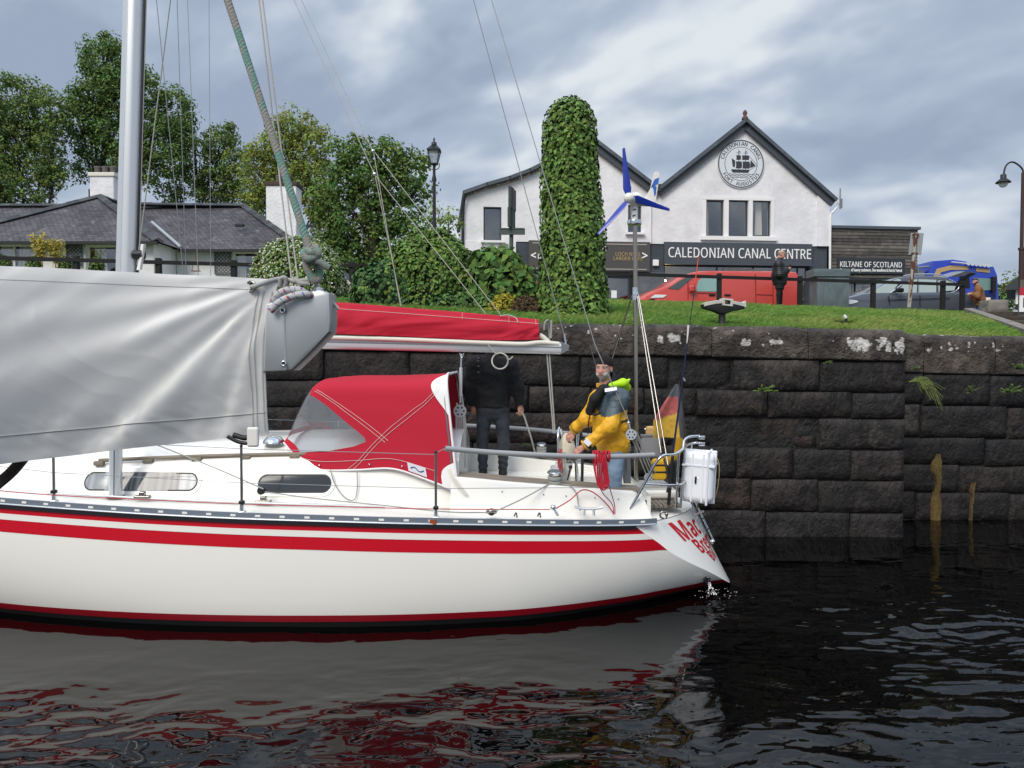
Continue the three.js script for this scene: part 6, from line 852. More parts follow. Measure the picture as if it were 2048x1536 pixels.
  const lj = (pts, r, m, n) => wld(boom, n, tube(pts, r, pts.length * 8, 5), m); lj([Yp(1000, 632, 0.03), Yp(1015, 630, 0.06), Yp(1032, 636, 0.08), Yp(1036, 645, 0.09)], 0.006, Ym.rope, 'cover_tie');
  const line = (x0, y0, x1, y1, r = 0.0045, m = Ym.wire, n = 'stay', z0 = 0, z1 = 0) => { const a = Yp(x0, y0, z0), b = Yp(x1, y1, z1), up = y0 < 5 ? 1.35 : 0; return wld(mast, n, rod(a.clone().addScaledVector(a.clone().sub(b), up), b, r, r, 5), m); };
  line(313, 0, 372, 600, 0.0045, Ym.wire, 'shroud', 0.5, 0.1); line(354, 0, 374, 600, 0.0042, Ym.wire, 'shroud', 0.3, 0.1); line(375, 0, 398, 600, 0.0042, Ym.wire, 'shroud', -0.3, -0.1); line(418, 0, 422, 600, 0.0035, Ym.wire, 'lazy_jack'); line(341, 0, 274, 530, 0.007, Ym.ropeG, 'halyard', 0.1, 0.06);
  line(588, 0, 748, 346, 0.0045, Ym.rope, 'lazy_jack'); line(603, 0, 746, 303, 0.0045, Ym.rope, 'lazy_jack'); line(746, 300, 1003, 632, 0.0045, Ym.rope, 'lazy_jack', 0, 0.04); line(750, 350, 972, 628, 0.0045, Ym.rope, 'lazy_jack', 0, 0.04); line(747, 303, 801, 612, 0.0042, Ym.rope, 'lazy_jack', 0, 0.05); line(750, 350, 803, 612, 0.0042, Ym.rope, 'lazy_jack', 0, -0.05);
  for (const [x, y] of [[746, 302], [749, 348]]) wld(mast, 'block', sph(0.022, Yp(x, y).x, Yp(x, y).y, Yp(x, y).z, 10, 8), Ym.chrome);
  line(947, 0, 1130, 676, 0.005, Ym.wire, 'topping_lift'); line(983, 0, 1190, 690, 0.0055, Ym.wire, 'backstay', 0.3, 0.95); line(1190, 690, 1259, 845, 0.0055, Ym.wire, 'backstay', 0.95, 1.06); wld(mast, 'shackle', [rod(Yp(1128, 668), Yp(1132, 690), 0.012)], Ym.chrome); line(1180, 690, 1222, 838, 0.004, Ym.wire, 'backstay', 0.1, -0.5);
  // backstay tackle, port quarter
  const blk = (px, py, z, r = 0.05, par = mast) => { const p = Yp(px, py, z); const b = wld(par, 'block', [new THREE.CylinderGeometry(r, r, 0.03, 18).rotateX(1.57).translate(p.x, p.y, p.z)], Ym.alu); for (let k = 0; k < 6; k++) { const a = k * 1.047; const h = wld(b, 'sheave_hole', new THREE.CircleGeometry(r * 0.16, 8).translate(p.x + r * 0.6 * Math.cos(a), p.y + r * 0.6 * Math.sin(a), p.z + 0.0165), Ym.black); } };
  wld(mast, 'tackle', [[1258, 862, 1292, 948], [1264, 862, 1300, 950], [1270, 862, 1306, 950], [1274, 866, 1310, 945]].map(q => rod(Yp(q[0], q[1], 1.06), Yp(q[2], q[3], 0.9), 0.007, 0.007, 5)), Ym.ropeG); blk(1262, 869, 1.08, 0.055); blk(1297, 955, 0.92, 0.045); wld(mast, 'shackle', [rod(Yp(1256, 842, 1.06), Yp(1262, 866, 1.07), 0.011), sph(0.018, Yp(1257, 846, 1.06).x, Yp(1257, 846, 1.06).y, Yp(1257, 846, 1.06).z, 8, 6)], Ym.chrome);
  // mainsheet with vang tube above it
  wld(boom, 'sheet_strop', [rod(Yp(923, 707, 0), Yp(922, 735, 0), 0.012), tube([Yp(919, 706, 0.02), Yp(923, 716, 0.02), Yp(928, 706, 0.02)], 0.008)], Ym.chrome); wld(boom, 'sheet_tube', rod(Yp(922, 735, 0), Yp(921, 792, 0), 0.021, 0.021, 12), Ym.alu); wld(boom, 'sheet_shackle', rod(Yp(921, 792), Yp(921, 806), 0.014), Ym.chrome);
  blk(920, 822, 0.02, 0.075, boom); wld(boom, 'mainsheet', [[914, 806, 912, 955], [918, 830, 917, 955], [922, 830, 922, 955], [926, 808, 928, 955], [929, 825, 931, 935], [912, 815, 914, 950]].map(q => rod(Yp(q[0], q[1], 0.02), Yp(q[2], q[3], 0.05), 0.011, 0.011, 6)), Ym.rope);
  wld(boom, 'sheet_fall', [rod(Yp(1094, 708, 0), Yp(1107, 866, 0.05), 0.009), rod(Yp(1099, 708, 0), Yp(1110, 866, 0.05), 0.009), rod(Yp(1102, 676, 0.02), Yp(1103, 640, 0.02), 0.012)], Ym.ropeG); wld(boom, 'clew_strap', tube([Yp(1088, 660, 0.05), Yp(1090, 645, 0.05), Yp(1096, 640, 0.03), Yp(1098, 655, -0.02), Yp(1099, 690, -0.05)], 0.01, 30, 6), Ym.ropeG);
}
// deck gear
{
  const winch = (px, py, z, s, wraps) => { const p = Yp(px, py, z), w = wld(yacht, 'winch', lathe([[0.001, 0.17], [0.04, 0.17], [0.045, 0.165], [0.07, 0.16], [0.07, 0.15], [0.045, 0.13], [0.042, 0.06], [0.055, 0.035], [0.075, 0.02], [0.08, 0]].map(q => [q[0] * s, q[1] * s]), p.x, p.y, p.z, 28), Ym.chrome); wld(w, 'winch_top', lathe([[0.001, 0.182], [0.03, 0.18], [0.058, 0.172], [0.062, 0.163]].map(q => [q[0] * s, q[1] * s]), p.x, p.y, p.z), std(0x5b6064, 0.4)); if (wraps) wld(w, 'rope_turns', [0.06, 0.078, 0.096, 0.114].map((h, i) => new THREE.TorusGeometry(0.055 * s, 0.011 * s, 8, 30).rotateX(1.5708 + 0.12 * (i % 2)).translate(p.x, p.y + h * s, p.z)), Ym.ropeG); return p; };
  const w1 = winch(1110, 980, 1.02, 1.18, true); const w2 = winch(1083, 912, -1.0, 1.0, true);
  const rope = (pts, r, m, n = 'rope') => wld(yacht, n, tube(pts, r, pts.length * 8, 6), m);
  rope([Yp(1098, 968, 1.12), Yp(1070, 984, 1.26), Yp(1040, 1000, 1.40), Yp(1010, 1014, 1.5), Yp(985, 1025, 1.52)], 0.007, Ym.ropeG, 'genoa_sheet'); rope([Yp(985, 1025, 1.5), Yp(900, 1024, 1.5), Yp(760, 1010, 1.45), Yp(640, 998, 1.4), Yp(530, 984, 1.34)], 0.0065, Ym.ropeG, 'genoa_sheet'); rope([Yp(527, 978, 1.34), Yp(440, 940, 1.2), Yp(340, 900, 0.9), Yp(250, 865, 0.6)], 0.007, Ym.ropeG, 'genoa_sheet');
  rope([Yp(1122, 968, 1.05), Yp(1140, 972, 1.1), Yp(1152, 985, 1.15), Yp(1157, 1010, 1.25), Yp(1160, 1020, 1.3)], 0.008, Ym.ropeG, 'sheet_tail');
  rope([Yp(-40, 978, 1.45), Yp(104, 990, 1.56), Yp(300, 1000, 1.62), Yp(481, 1008, 1.66), Yp(700, 1014, 1.64), Yp(870, 1018, 1.58), Yp(1100, 1019, 1.42)], 0.0045, Ym.ropeR, 'furling_line'); rope([Yp(1110, 1018, 1.4), Yp(1140, 1000, 1.3), Yp(1165, 980, 1.2), Yp(1185, 984, 1.18), Yp(1215, 1010, 1.2), Yp(1228, 1028, 1.22)], 0.006, Ym.ropeR, 'furling_line');
  const tb = Yp(983, 1024, 1.5); const tbk = wld(yacht, 'turning_block', new THREE.TorusGeometry(0.04, 0.018, 8, 20).rotateX(1.2).translate(tb.x, tb.y, tb.z), Ym.steel); wld(tbk, 'sheave', new THREE.CylinderGeometry(0.035, 0.035, 0.025, 16).rotateX(1.2).translate(tb.x, tb.y, tb.z), Ym.black); const fb = Yp(1106, 1015, 1.42); wld(yacht, 'furling_block', [rod(fb, fb.clone().add(V(0.05, -0.08, 0.02)), 0.014), sph(0.03, fb.x, fb.y, fb.z, 12, 8)], Ym.chrome);
  const cl = Yp(1178, 1023, 1.28); wld(yacht, 'mooring_cleat', [tube([cl.clone().add(V(-0.14, 0.045, 0)), cl.clone().add(V(-0.08, 0.03, 0)), cl.clone().add(V(0.08, 0.03, 0)), cl.clone().add(V(0.14, 0.045, 0))], 0.014, 24, 8), rod(cl.clone().add(V(-0.05, -0.04, 0)), cl.clone().add(V(-0.045, 0.03, 0)), 0.014), rod(cl.clone().add(V(0.05, -0.04, 0)), cl.clone().add(V(0.045, 0.03, 0)), 0.014)], Ym.alu);
  const qb = Yp(1327, 1030, 1.1); wld(yacht, 'quarter_shackle', [new THREE.TorusGeometry(0.035, 0.011, 8, 18).translate(qb.x, qb.y, qb.z), sph(0.02, qb.x + 0.03, qb.y + 0.01, qb.z, 8, 6)], Ym.steel);
  for (const px of [1028, 1075]) { const p = Yp(px, 1033, 1.5); wld(yacht, 'rail_shackle', [tube([p, p.clone().add(V(0.02, 0.04, 0.0)), p.clone().add(V(0.03, -0.01, 0.01))], 0.008, 12, 6)], Ym.steel); }
  // binnacle, guard hoop and wheel
  const bx = Yp(1128, 940, 0.05), bn = wld(yacht, 'binnacle', [lathe([[0.09, 0], [0.08, 0.1], [0.075, 0.42], [0.1, 0.5], [0.1, 0.56]], bx.x, 0.78, bx.z)], Ym.gel);
  wld(bn, 'guard_hoop', tube([Yp(1118, 980, 0.2), Yp(1117, 900, 0.2), Yp(1116, 868, 0.16), Yp(1119, 855, 0.05), Yp(1124, 868, -0.1), Yp(1126, 905, -0.15), Yp(1126, 980, -0.15)], 0.016, 60, 10), Ym.chrome);
  wld(bn, 'compass_cover', grid((u, v) => { const a = u * 6.2832, r = 0.115 * Math.pow(Math.sin(Math.PI * Math.min(0.999, 0.06 + v * 0.94) * 0.5 + 0), 0.6) * (1 + 0.14 * noise3(Math.cos(a) * 2, v * 3, Math.sin(a) * 2)), c = Yp(1134, 888, 0.08); return V(c.x + r * Math.cos(a), c.y + 0.13 - v * 0.26, c.z + r * Math.sin(a)); }, 28, 16), std(0xc9c2b0, 0.9));
  const wc = Yp(1158, 925, 0.05), wr = 0.42, whl = wld(yacht, 'steering_wheel', new THREE.TorusGeometry(wr, 0.017, 10, 60).rotateY(Math.PI / 2).translate(wc.x, wc.y + 0.02, wc.z), std(0x24211f, 0.7)); for (let k = 0; k < 6; k++) { const a = k * 1.047 + 0.3; wld(whl, 'spoke', rod(V(wc.x - 0.03, wc.y + 0.02, wc.z), V(wc.x, wc.y + 0.02 + wr * Math.cos(a), wc.z + wr * Math.sin(a)), 0.008, 0.007, 6), Ym.chrome); } wld(whl, 'hub', rod(V(wc.x - 0.12, wc.y + 0.02, wc.z), V(wc.x + 0.02, wc.y + 0.02, wc.z), 0.035, 0.03, 14), Ym.chrome);
  wld(bn, 'instrument_pod', rbox(0.16, 0.2, 0.36, 0.03, Yp(1118, 940, 0.3).x, 1.20, Yp(1118, 940, 0.1).z), std(0xb9bdbd, 0.5)); wld(bn, 'engine_lever', [rod(Yp(1135, 960, 0.25), Yp(1141, 935, 0.27), 0.009), sph(0.022, Yp(1141, 934, 0.27).x, Yp(1141, 934, 0.27).y, Yp(1141, 934, 0.27).z, 10, 8)], Ym.black);
  wld(yacht, 'line_bundle', [0, 1, 2, 3, 4].map(k => tube([Yp(1121 + k * 2.5, 905, 0.3), Yp(1119 + k * 3, 930, 0.34), Yp(1122 + k * 2.4, 958, 0.32)], 0.007, 14, 5)), Ym.ropeG); wld(yacht, 'line_bundle', [0, 1, 2].map(k => tube([Yp(1118 + k * 3, 898, 0.34), Yp(1116 + k * 3, 915, 0.36), Yp(1119 + k * 3, 945, 0.35)], 0.006, 14, 5)), Ym.ropeR);
  // coachroof lines led aft, in blue, white and black
  for (let k = 0; k < 4; k++) rope([V(-4.3, crT(-4.3) + 0.15, -BZ + 0.52 - k * 0.07), V(-3.2, crT(-3.2) + 0.15, -BZ + 0.50 - k * 0.07), V(-2.45, crT(-2.45) + 0.15, -BZ + 0.48 - k * 0.07)], 0.008, [Ym.ropeG, std(0x5f7d9a, 0.8), Ym.rope, std(0x4c4c50, 0.8)][k], 'led_line');
  const hk = Yp(538, 872, 0.1); wld(yacht, 'roof_hatch', rbox(0.5, 0.04, 0.5, 0.02, hk.x - 0.35, crT(hk.x) + 0.16, -BZ - 0.3), Ym.smoke);
  // stout post standing on the side deck
  const pb = Yp(231, 990, 1.22); pb.y = Sh(pb.x) + 0.06; const pt = V(pb.x + 0.03, pb.y + 1.35, pb.z); const ps = wld(yacht, 'deck_post', [rod(pb, pt, 0.062, 0.062, 24)], Ym.alu); wld(ps, 'post_flange', lathe([[0.001, 0.012], [0.085, 0.012], [0.09, 0]], pb.x, pb.y, pb.z), Ym.steel); wld(ps, 'post_groove', rod(pb.clone().add(V(0.014, 0.01, 0.061)), pt.clone().add(V(0.014, 0, 0.061)), 0.005, 0.005, 6), std(0x6f7478, 0.5, { metalness: 0.7 }));
}
// ---------- people ----------
// surface nets over a distance field
function netMesh(f, lo, hi, cell, color) {
  const nx = Math.ceil((hi.x - lo.x) / cell) + 2, ny = Math.ceil((hi.y - lo.y) / cell) + 2, nz = Math.ceil((hi.z - lo.z) / cell) + 2, F = new Float32Array(nx * ny * nz), I = (i, j, k) => (k * ny + j) * nx + i, p = V();
  for (let k = 0; k < nz; k++) for (let j = 0; j < ny; j++) for (let i = 0; i < nx; i++) F[I(i, j, k)] = f(p.set(lo.x + (i - 0.5) * cell, lo.y + (j - 0.5) * cell, lo.z + (k - 0.5) * cell));
  const id = new Int32Array(nx * ny * nz).fill(-1), pos = [], ix = [];
  const E = [[0, 1], [0, 2], [0, 4], [1, 3], [1, 5], [2, 3], [2, 6], [3, 7], [4, 5], [4, 6], [5, 7], [6, 7]];
  for (let k = 0; k < nz - 1; k++) for (let j = 0; j < ny - 1; j++) for (let i = 0; i < nx - 1; i++) {
    const c = []; let m = 0; for (let q = 0; q < 8; q++) { const v = F[I(i + (q & 1), j + (q >> 1 & 1), k + (q >> 2))]; c.push(v); if (v < 0) m |= 1 << q; } if (m === 0 || m === 255) continue;
    let x = 0, y = 0, z = 0, n = 0; for (const [a, b] of E) { if ((c[a] < 0) === (c[b] < 0)) continue; const t = c[a] / (c[a] - c[b]); x += mix(a & 1, b & 1, t); y += mix(a >> 1 & 1, b >> 1 & 1, t); z += mix(a >> 2, b >> 2, t); n++; }
    id[I(i, j, k)] = pos.length / 3; pos.push(lo.x + (i - 0.5 + x / n) * cell, lo.y + (j - 0.5 + y / n) * cell, lo.z + (k - 0.5 + z / n) * cell);
  }
  for (let k = 1; k < nz - 1; k++) for (let j = 1; j < ny - 1; j++) for (let i = 1; i < nx - 1; i++) {
    const a = F[I(i, j, k)] < 0; const quad = (b, v0, v1, v2, v3) => { if (a === b) return; if (v0 < 0 || v1 < 0 || v2 < 0 || v3 < 0) return; a ? ix.push(v0, v1, v2, v0, v2, v3) : ix.push(v0, v2, v1, v0, v3, v2); };
    quad(F[I(i + 1, j, k)] < 0, id[I(i, j - 1, k - 1)], id[I(i, j, k - 1)], id[I(i, j, k)], id[I(i, j - 1, k)]);
    quad(F[I(i, j + 1, k)] < 0, id[I(i - 1, j, k - 1)], id[I(i - 1, j, k)], id[I(i, j, k)], id[I(i, j, k - 1)]);
    quad(F[I(i, j, k + 1)] < 0, id[I(i - 1, j - 1, k)], id[I(i, j - 1, k)], id[I(i, j, k)], id[I(i - 1, j, k)]);
  }
  const g = new THREE.BufferGeometry(); g.setAttribute('position', new THREE.Float32BufferAttribute(pos, 3)); g.setIndex(ix); g.computeVertexNormals();
  // normals from the field itself
  const nn = g.attributes.normal, e = cell * 0.5, q = V(); for (let i = 0; i < nn.count; i++) { const P = V().fromBufferAttribute(g.attributes.position, i), d = V(f(q.set(P.x + e, P.y, P.z)) - f(q.set(P.x - e, P.y, P.z)), f(q.set(P.x, P.y + e, P.z)) - f(q.set(P.x, P.y - e, P.z)), f(q.set(P.x, P.y, P.z + e)) - f(q.set(P.x, P.y, P.z - e))).normalize(); if (d.lengthSq() > 0.5) nn.setXYZ(i, d.x, d.y, d.z); }
  return color ? tinted(g, color) : g;
}
const smin = (a, b, k) => { const h = Math.max(k - Math.abs(a - b), 0) / k; return Math.min(a, b) - h * h * k * 0.25; };
const cone = (a, b, ra, rb) => { const bx = b.x - a.x, by = b.y - a.y, bz = b.z - a.z, L = bx * bx + by * by + bz * bz || 1e-9; return p => { const px = p.x - a.x, py = p.y - a.y, pz = p.z - a.z, t = clamp((px * bx + py * by + pz * bz) / L); return Math.hypot(px - bx * t, py - by * t, pz - bz * t) - (ra + (rb - ra) * t); }; };
const egg = (c, r, ax = V(1, 0, 0), up = V(0, 1, 0)) => { const az = ax.clone().cross(up); const mr = Math.min(r.x, r.y, r.z); return p => { const x = p.x - c.x, y = p.y - c.y, z = p.z - c.z, u = (x * ax.x + y * ax.y + z * ax.z) / r.x, v = (x * up.x + y * up.y + z * up.z) / r.y, w = (x * az.x + y * az.y + z * az.z) / r.z, k = Math.hypot(u, v, w); return (k - 1) * mr * (0.5 + 0.5 / Math.max(k, 0.3)) * 1.0; }; };
const join = (list, k) => p => { let d = 1e9; for (const f of list) d = d > 1e8 ? f(p) : smin(d, f(p), k); return d; };
const bounds = (pts, m) => { const b = new THREE.Box3().setFromPoints(pts).expandByScalar(m); return [b.min, b.max]; };
const flat2 = v => V(v.x, 0, v.z).normalize();
// a hand as its own fine grid: palm from the wrist along dir, back of the hand facing `back`, fingers bent towards the palm by curl
function hand(wr, dir, back, curl, s, side, cell = 0.0036) {
  dir = dir.clone().normalize(); const lat = dir.clone().cross(back).normalize().multiplyScalar(side); back = back.clone().addScaledVector(dir, -back.dot(dir)).normalize();
  const P = (a, l, b) => wr.clone().addScaledVector(dir, a * s).addScaledVector(lat, l * s).addScaledVector(back, b * s), f = [cone(wr, P(0.04, 0, 0), 0.028 * s, 0.030 * s), egg(P(0.055, 0, 0), V(0.052 * s, 0.017 * s, 0.042 * s), dir, back)], all = [wr];
  const fin = [[0.032, 0.092, 0.074], [0.011, 0.098, 0.083], [-0.011, 0.095, 0.077], [-0.031, 0.086, 0.060]];
  for (const [l, a0, L] of fin) { let p = P(a0 - 0.008, l, 0.004), ang = 0.25 * curl; const seg = [0.45, 0.30, 0.25]; seg.forEach((q, i) => { ang += curl * [0.5, 0.9, 0.7][i]; const d = dir.clone().multiplyScalar(Math.cos(ang)).addScaledVector(back, -Math.sin(ang)), n = p.clone().addScaledVector(d, L * q * s); f.push(cone(p, n, (0.0098 - i * 0.0007) * s, (0.0092 - i * 0.0009) * s)); all.push(n); p = n; }); }
  const t0 = P(0.03, 0.030, -0.004), t1 = P(0.062, 0.056, -0.016), t2 = P(0.088, 0.056 - 0.012 * curl, -0.022 - 0.012 * curl); f.push(cone(t0, t1, 0.014 * s, 0.0115 * s), cone(t1, t2, 0.0112 * s, 0.009 * s)); all.push(t1, t2);
  return netMesh(join(f, 0.008 * s), ...bounds(all, 0.035 * s), cell);
}
// a head with face; dir = where it looks
function headMesh(c, dir, s, o) {
  const fw = dir.clone().normalize(), up0 = V(0, 1, 0), rt = fw.clone().cross(up0).normalize(), up = rt.clone().cross(fw).normalize();
  const P = (r, u, f) => c.clone().addScaledVector(rt, r * s).addScaledVector(up, u * s).addScaledVector(fw, f * s), E = (r, u, f, a, b, d) => egg(P(r, u, f), V(a * s, b * s, d * s), rt, up);
  const solid = join([E(0, 0.025, -0.012, 0.074, 0.092, 0.094), E(0, -0.035, 0.022, 0.060, 0.075, 0.066), E(0, -0.082, 0.052, 0.030, 0.026, 0.028), E(0.036, -0.02, 0.058, 0.026, 0.026, 0.022), E(-0.036, -0.02, 0.058, 0.026, 0.026, 0.022), E(0, 0.032, 0.072, 0.050, 0.013, 0.016), cone(P(0, 0.018, 0.083), P(0, -0.022, 0.104), 0.009 * s, 0.0135 * s), E(0.013, -0.026, 0.090, 0.009, 0.008, 0.010), E(-0.013, -0.026, 0.090, 0.009, 0.008, 0.010), E(0, -0.051, 0.080, 0.026, 0.0075, 0.010), E(0, -0.064, 0.077, 0.022, 0.0085, 0.010)], 0.022 * s);
  const ears = [E(0.077, -0.002, -0.008, 0.010, 0.032, 0.020), E(-0.077, -0.002, -0.008, 0.010, 0.032, 0.020)], eyes = [P(0.031, 0.010, 0.082), P(-0.031, 0.010, 0.082)], neck = cone(P(0, -0.06, -0.02), P(0, -0.17, -0.045), 0.054 * s, 0.060 * s);
  const lipGap = E(0, -0.0575, 0.092, 0.022, 0.0022, 0.010);
  const f = p => { let d = smin(solid(p), neck(p), 0.02); d = smin(d, Math.min(ears[0](p), ears[1](p)), 0.008); for (const q of eyes) d = Math.max(d, -(Math.hypot(p.x - q.x, (p.y - q.y) * 1.25, p.z - q.z) - 0.0125 * s)); for (const q of eyes) d = Math.min(d, Math.hypot(p.x - q.x + fw.x * 0.006, p.y - q.y, p.z - q.z + fw.z * 0.006) - 0.0115 * s); d = Math.max(d, -lipGap(p)); return d; };
  const [lo, hi] = bounds([P(0, 0.13, 0), P(0, -0.19, 0)], 0.125 * s); lo.y += 0.1 * s; hi.y -= 0.09 * s;
  return netMesh(f, lo, hi, o.cell || 0.005, (x, y, z) => {
    const d = V(x, y, z).sub(c), r = d.dot(rt) / s, u = d.dot(up) / s, w = d.dot(fw) / s, n = noise3(x * 160, y * 160, z * 160), sk = o.skin || [0.52, 0.27, 0.20]; let k = 1 + 0.08 * n + 0.06 * noise3(x * 40, y * 40, z * 40); let col = sk.map(v => v * k);
    const cheek = Math.exp(-((Math.abs(r) - 0.036) ** 2 + (u + 0.02) ** 2) / 0.0006); col = [col[0] * (1 + 0.12 * cheek), col[1] * (1 - 0.12 * cheek), col[2] * (1 - 0.12 * cheek)];
    for (const q of eyes) { const e = Math.hypot(x - q.x, y - q.y, z - q.z) / s; if (e < 0.016) col = e < 0.0075 || w > 0.0905 ? [0.05, 0.05, 0.06] : [0.55, 0.5, 0.46]; }
    if (u > 0.021 && u < 0.033 && Math.abs(Math.abs(r) - 0.032) < 0.02 && w > 0.05) col = o.brow || [0.14, 0.11, 0.09];
    if (u > -0.068 && u < -0.048 && Math.abs(r) < 0.024 && w > 0.06) col = [0.42, 0.17, 0.15];
    if (o.beard) { const b = sstep(-0.030, -0.045, u + 0.2 * Math.max(0, 0.02 - Math.abs(r)) - 0.55 * Math.max(0, Math.abs(r) - 0.035)) * (Math.abs(r) < 0.024 && u > -0.069 && u < -0.047 ? 0 : 1) * (w > -0.015 ? 1 : 0); if (b > 0.4 + 0.25 * n) col = o.beard.map(v => v * (0.8 + 0.35 * (0.5 + 0.5 * n))); }
    if (o.hair && (u > 0.055 || (w < 0.0 && u > -0.055 && !(Math.abs(r) > 0.068 && u < 0.03))) && u > -0.06) col = o.hair.map(v => v * (0.8 + 0.3 * n)); return col;
  });
}
const skinM = phys(0xffffff, 0.55, { vertexColors: true, specularIntensity: 0.4 });
// a clothed figure from joints
function figure(t, J, o) {
  const s = o.s || 1, cell = o.cell || 0.012, c = (a, b, ra, rb) => cone(a, b, ra * s, rb * s), skin = o.skin || [0.52, 0.27, 0.20];
  const mid = J.shL.clone().add(J.shR).multiplyScalar(0.5), pel = J.hipL.clone().add(J.hipR).multiplyScalar(0.5), lat = J.shL.clone().sub(J.shR).normalize(), chest = mid.clone().lerp(pel, 0.30), waist = mid.clone().lerp(pel, 0.66), up = mid.clone().sub(pel).normalize(), fw = V(0, 1, 0).cross(lat).negate().normalize();
  const latP = J.hipL.clone().sub(J.hipR).normalize();
  const torso = (g) => [egg(chest, V((0.185 + g) * s, (0.20 + g) * s, (0.125 + g) * s), lat, up), egg(waist.clone().addScaledVector(o.fwd || V(), (o.belly || 0) * 0.6), V((0.165 + g + (o.belly || 0)) * s, (0.20 + g) * s, (0.12 + g + (o.belly || 0)) * s), lat, up), egg(pel, V((0.175 + g) * s, (0.14 + g) * s, (0.125 + g) * s), latP, V(0, 1, 0)), c(J.shL, J.shR, 0.068 + g, 0.068 + g), c(mid, J.neck, 0.075 + g * 0.5, 0.06 + g * 0.4)];
  const arm = (g, sd) => [c(J['sh' + sd], J['el' + sd], 0.058 + g, 0.044 + g), c(J['el' + sd], J['wr' + sd], 0.044 + g, 0.030 + g)], leg = (g, sd) => [c(J['hip' + sd], J['kn' + sd], 0.085 + g, 0.056 + g), c(J['kn' + sd], J['an' + sd], 0.056 + g, 0.036 + g * 1.2)];
  const all = [J.shL, J.shR, J.elL, J.elR, J.wrL, J.wrR, J.hipL, J.hipR, J.knL, J.knR, J.anL, J.anR, J.neck];
  // continuous body, head and hands joined into it
  const bodyF = join([...torso(-0.01), ...arm(-0.004, 'L'), ...arm(-0.004, 'R'), ...leg(-0.006, 'L'), ...leg(-0.006, 'R'), c(J.anL, J.anL.clone().addScaledVector(o.toe, 0.10).add(V(0, -0.05, 0)), 0.030, 0.018), c(J.anR, J.anR.clone().addScaledVector(o.toe, 0.10).add(V(0, -0.05, 0)), 0.030, 0.018), c(J.neck, J.head, 0.056, 0.05)], 0.05 * s);
  const paint = g => tinted(g, (x, y, z) => { const k = 1 + 0.1 * noise3(x * 60, y * 60, z * 60); return skin.map(v => v * k); });
  const parts = [paint(netMesh(bodyF, ...bounds(all, 0.2 * s), cell * 1.7)), headMesh(J.head, o.look, s, { ...o.face, skin, cell: o.headCell || cell * 0.5 })]; for (const h of o.hands || []) parts.push(paint(hand(h.at || J['wr' + h.side], h.dir, h.back, h.curl, s, h.side === 'L' ? 1 : -1, o.handCell || 0.004)));
  wld(t, 'body', parts.map(g => g.index ? g : g), skinM);
  if (o.jacket) {
    const j = o.jacket, th = j.g ?? 0.03, f0 = join([...torso(th), ...arm(th, 'L'), ...arm(th, 'R')], 0.055 * s);
    const f = p => { let d = f0(p) + (j.wrinkle ?? 0.006) * (fbm(p.x * 9 + p.y * 5, p.y * 9 - p.x * 4, p.z * 9, 3) * 1.6) + (j.quilt ? 0.006 * Math.abs(Math.sin((p.y) * j.quilt)) : 0); d = Math.max(d, j.hem - p.y); for (const sd of ['L', 'R']) { const e = J['wr' + sd], a = e.clone().sub(J['el' + sd]).normalize(); const q = (p.x - e.x) * a.x + (p.y - e.y) * a.y + (p.z - e.z) * a.z; if (q > 0.0 && Math.hypot(p.x - e.x, p.y - e.y, p.z - e.z) < 0.13 * s) d = Math.max(d, q - 0.004); } const q = (p.y - J.neck.y); if (q > 0) d = Math.max(d, q - (j.collar || 0.03)); return d; };
    const jk = wld(t, 'jacket', netMesh(f, ...bounds([J.shL, J.shR, J.elL, J.elR, J.wrL, J.wrR, J.hipL, J.hipR, J.neck], 0.26 * s), cell, j.color), j.mat);
    if (j.extra) j.extra(jk, f0);
  }
  if (o.trousers) { const w = o.trousers, th = w.g ?? 0.012, f0 = join([egg(pel, V((0.178 + th) * s, (0.15 + th) * s, (0.128 + th) * s), latP, V(0, 1, 0)), ...leg(th, 'L'), ...leg(th, 'R')], 0.018 * s), cut = w.cut ?? (Math.min(J.anL.y, J.anR.y) - 0.02); const f = p => Math.max(f0(p) + (w.wrinkle ?? 0.008) * Math.sin(p.y * 75 + 6 * noise3(p.x * 8, p.y * 5, p.z * 8)) * (0.25 + 0.75 * sstep(0.45, 0.0, p.y - cut)) * 0.5, cut - p.y); wld(t, 'trousers', netMesh(f, ...bounds([J.hipL, J.hipR, J.knL, J.knR, J.anL, J.anR], 0.22 * s), cell, w.color), w.mat); }
  if (o.shorts) { const f0 = join([egg(pel, V(0.20 * s, 0.17 * s, 0.15 * s), latP, V(0, 1, 0)), ...leg(0.035, 'L'), ...leg(0.035, 'R')], 0.03); wld(t, 'shorts', netMesh(p => Math.max(f0(p), o.shorts.cut - p.y), ...bounds([J.hipL, J.hipR, J.knL, J.knR], 0.22), cell), o.shorts.mat); }
  for (const sd of ['L', 'R']) { const a = J['an' + sd], b = a.clone().add(V(0, -0.055 * s, 0)), fs = join([cone(b.clone().addScaledVector(o.toe, -0.05 * s), b.clone().addScaledVector(o.toe, 0.15 * s), 0.045 * s, 0.036 * s), cone(a, b, 0.045 * s, 0.05 * s)], 0.03); wld(t, 'shoe', netMesh(p => Math.max(fs(p), a.y - 0.085 * s - p.y, p.y - a.y - 0.03), ...bounds([a, b.clone().addScaledVector(o.toe, 0.15 * s), b.clone().addScaledVector(o.toe, -0.05 * s)], 0.09), Math.min(cell, 0.012)), o.shoe || std(0x141414, 0.6)); }
}
const cloth = (c, r = 0.8, o = {}) => std(c, r, { bumpMap: null, ...o });
const vcloth = (r = 0.75, o = {}) => std(0xffffff, r, { vertexColors: true, ...o });
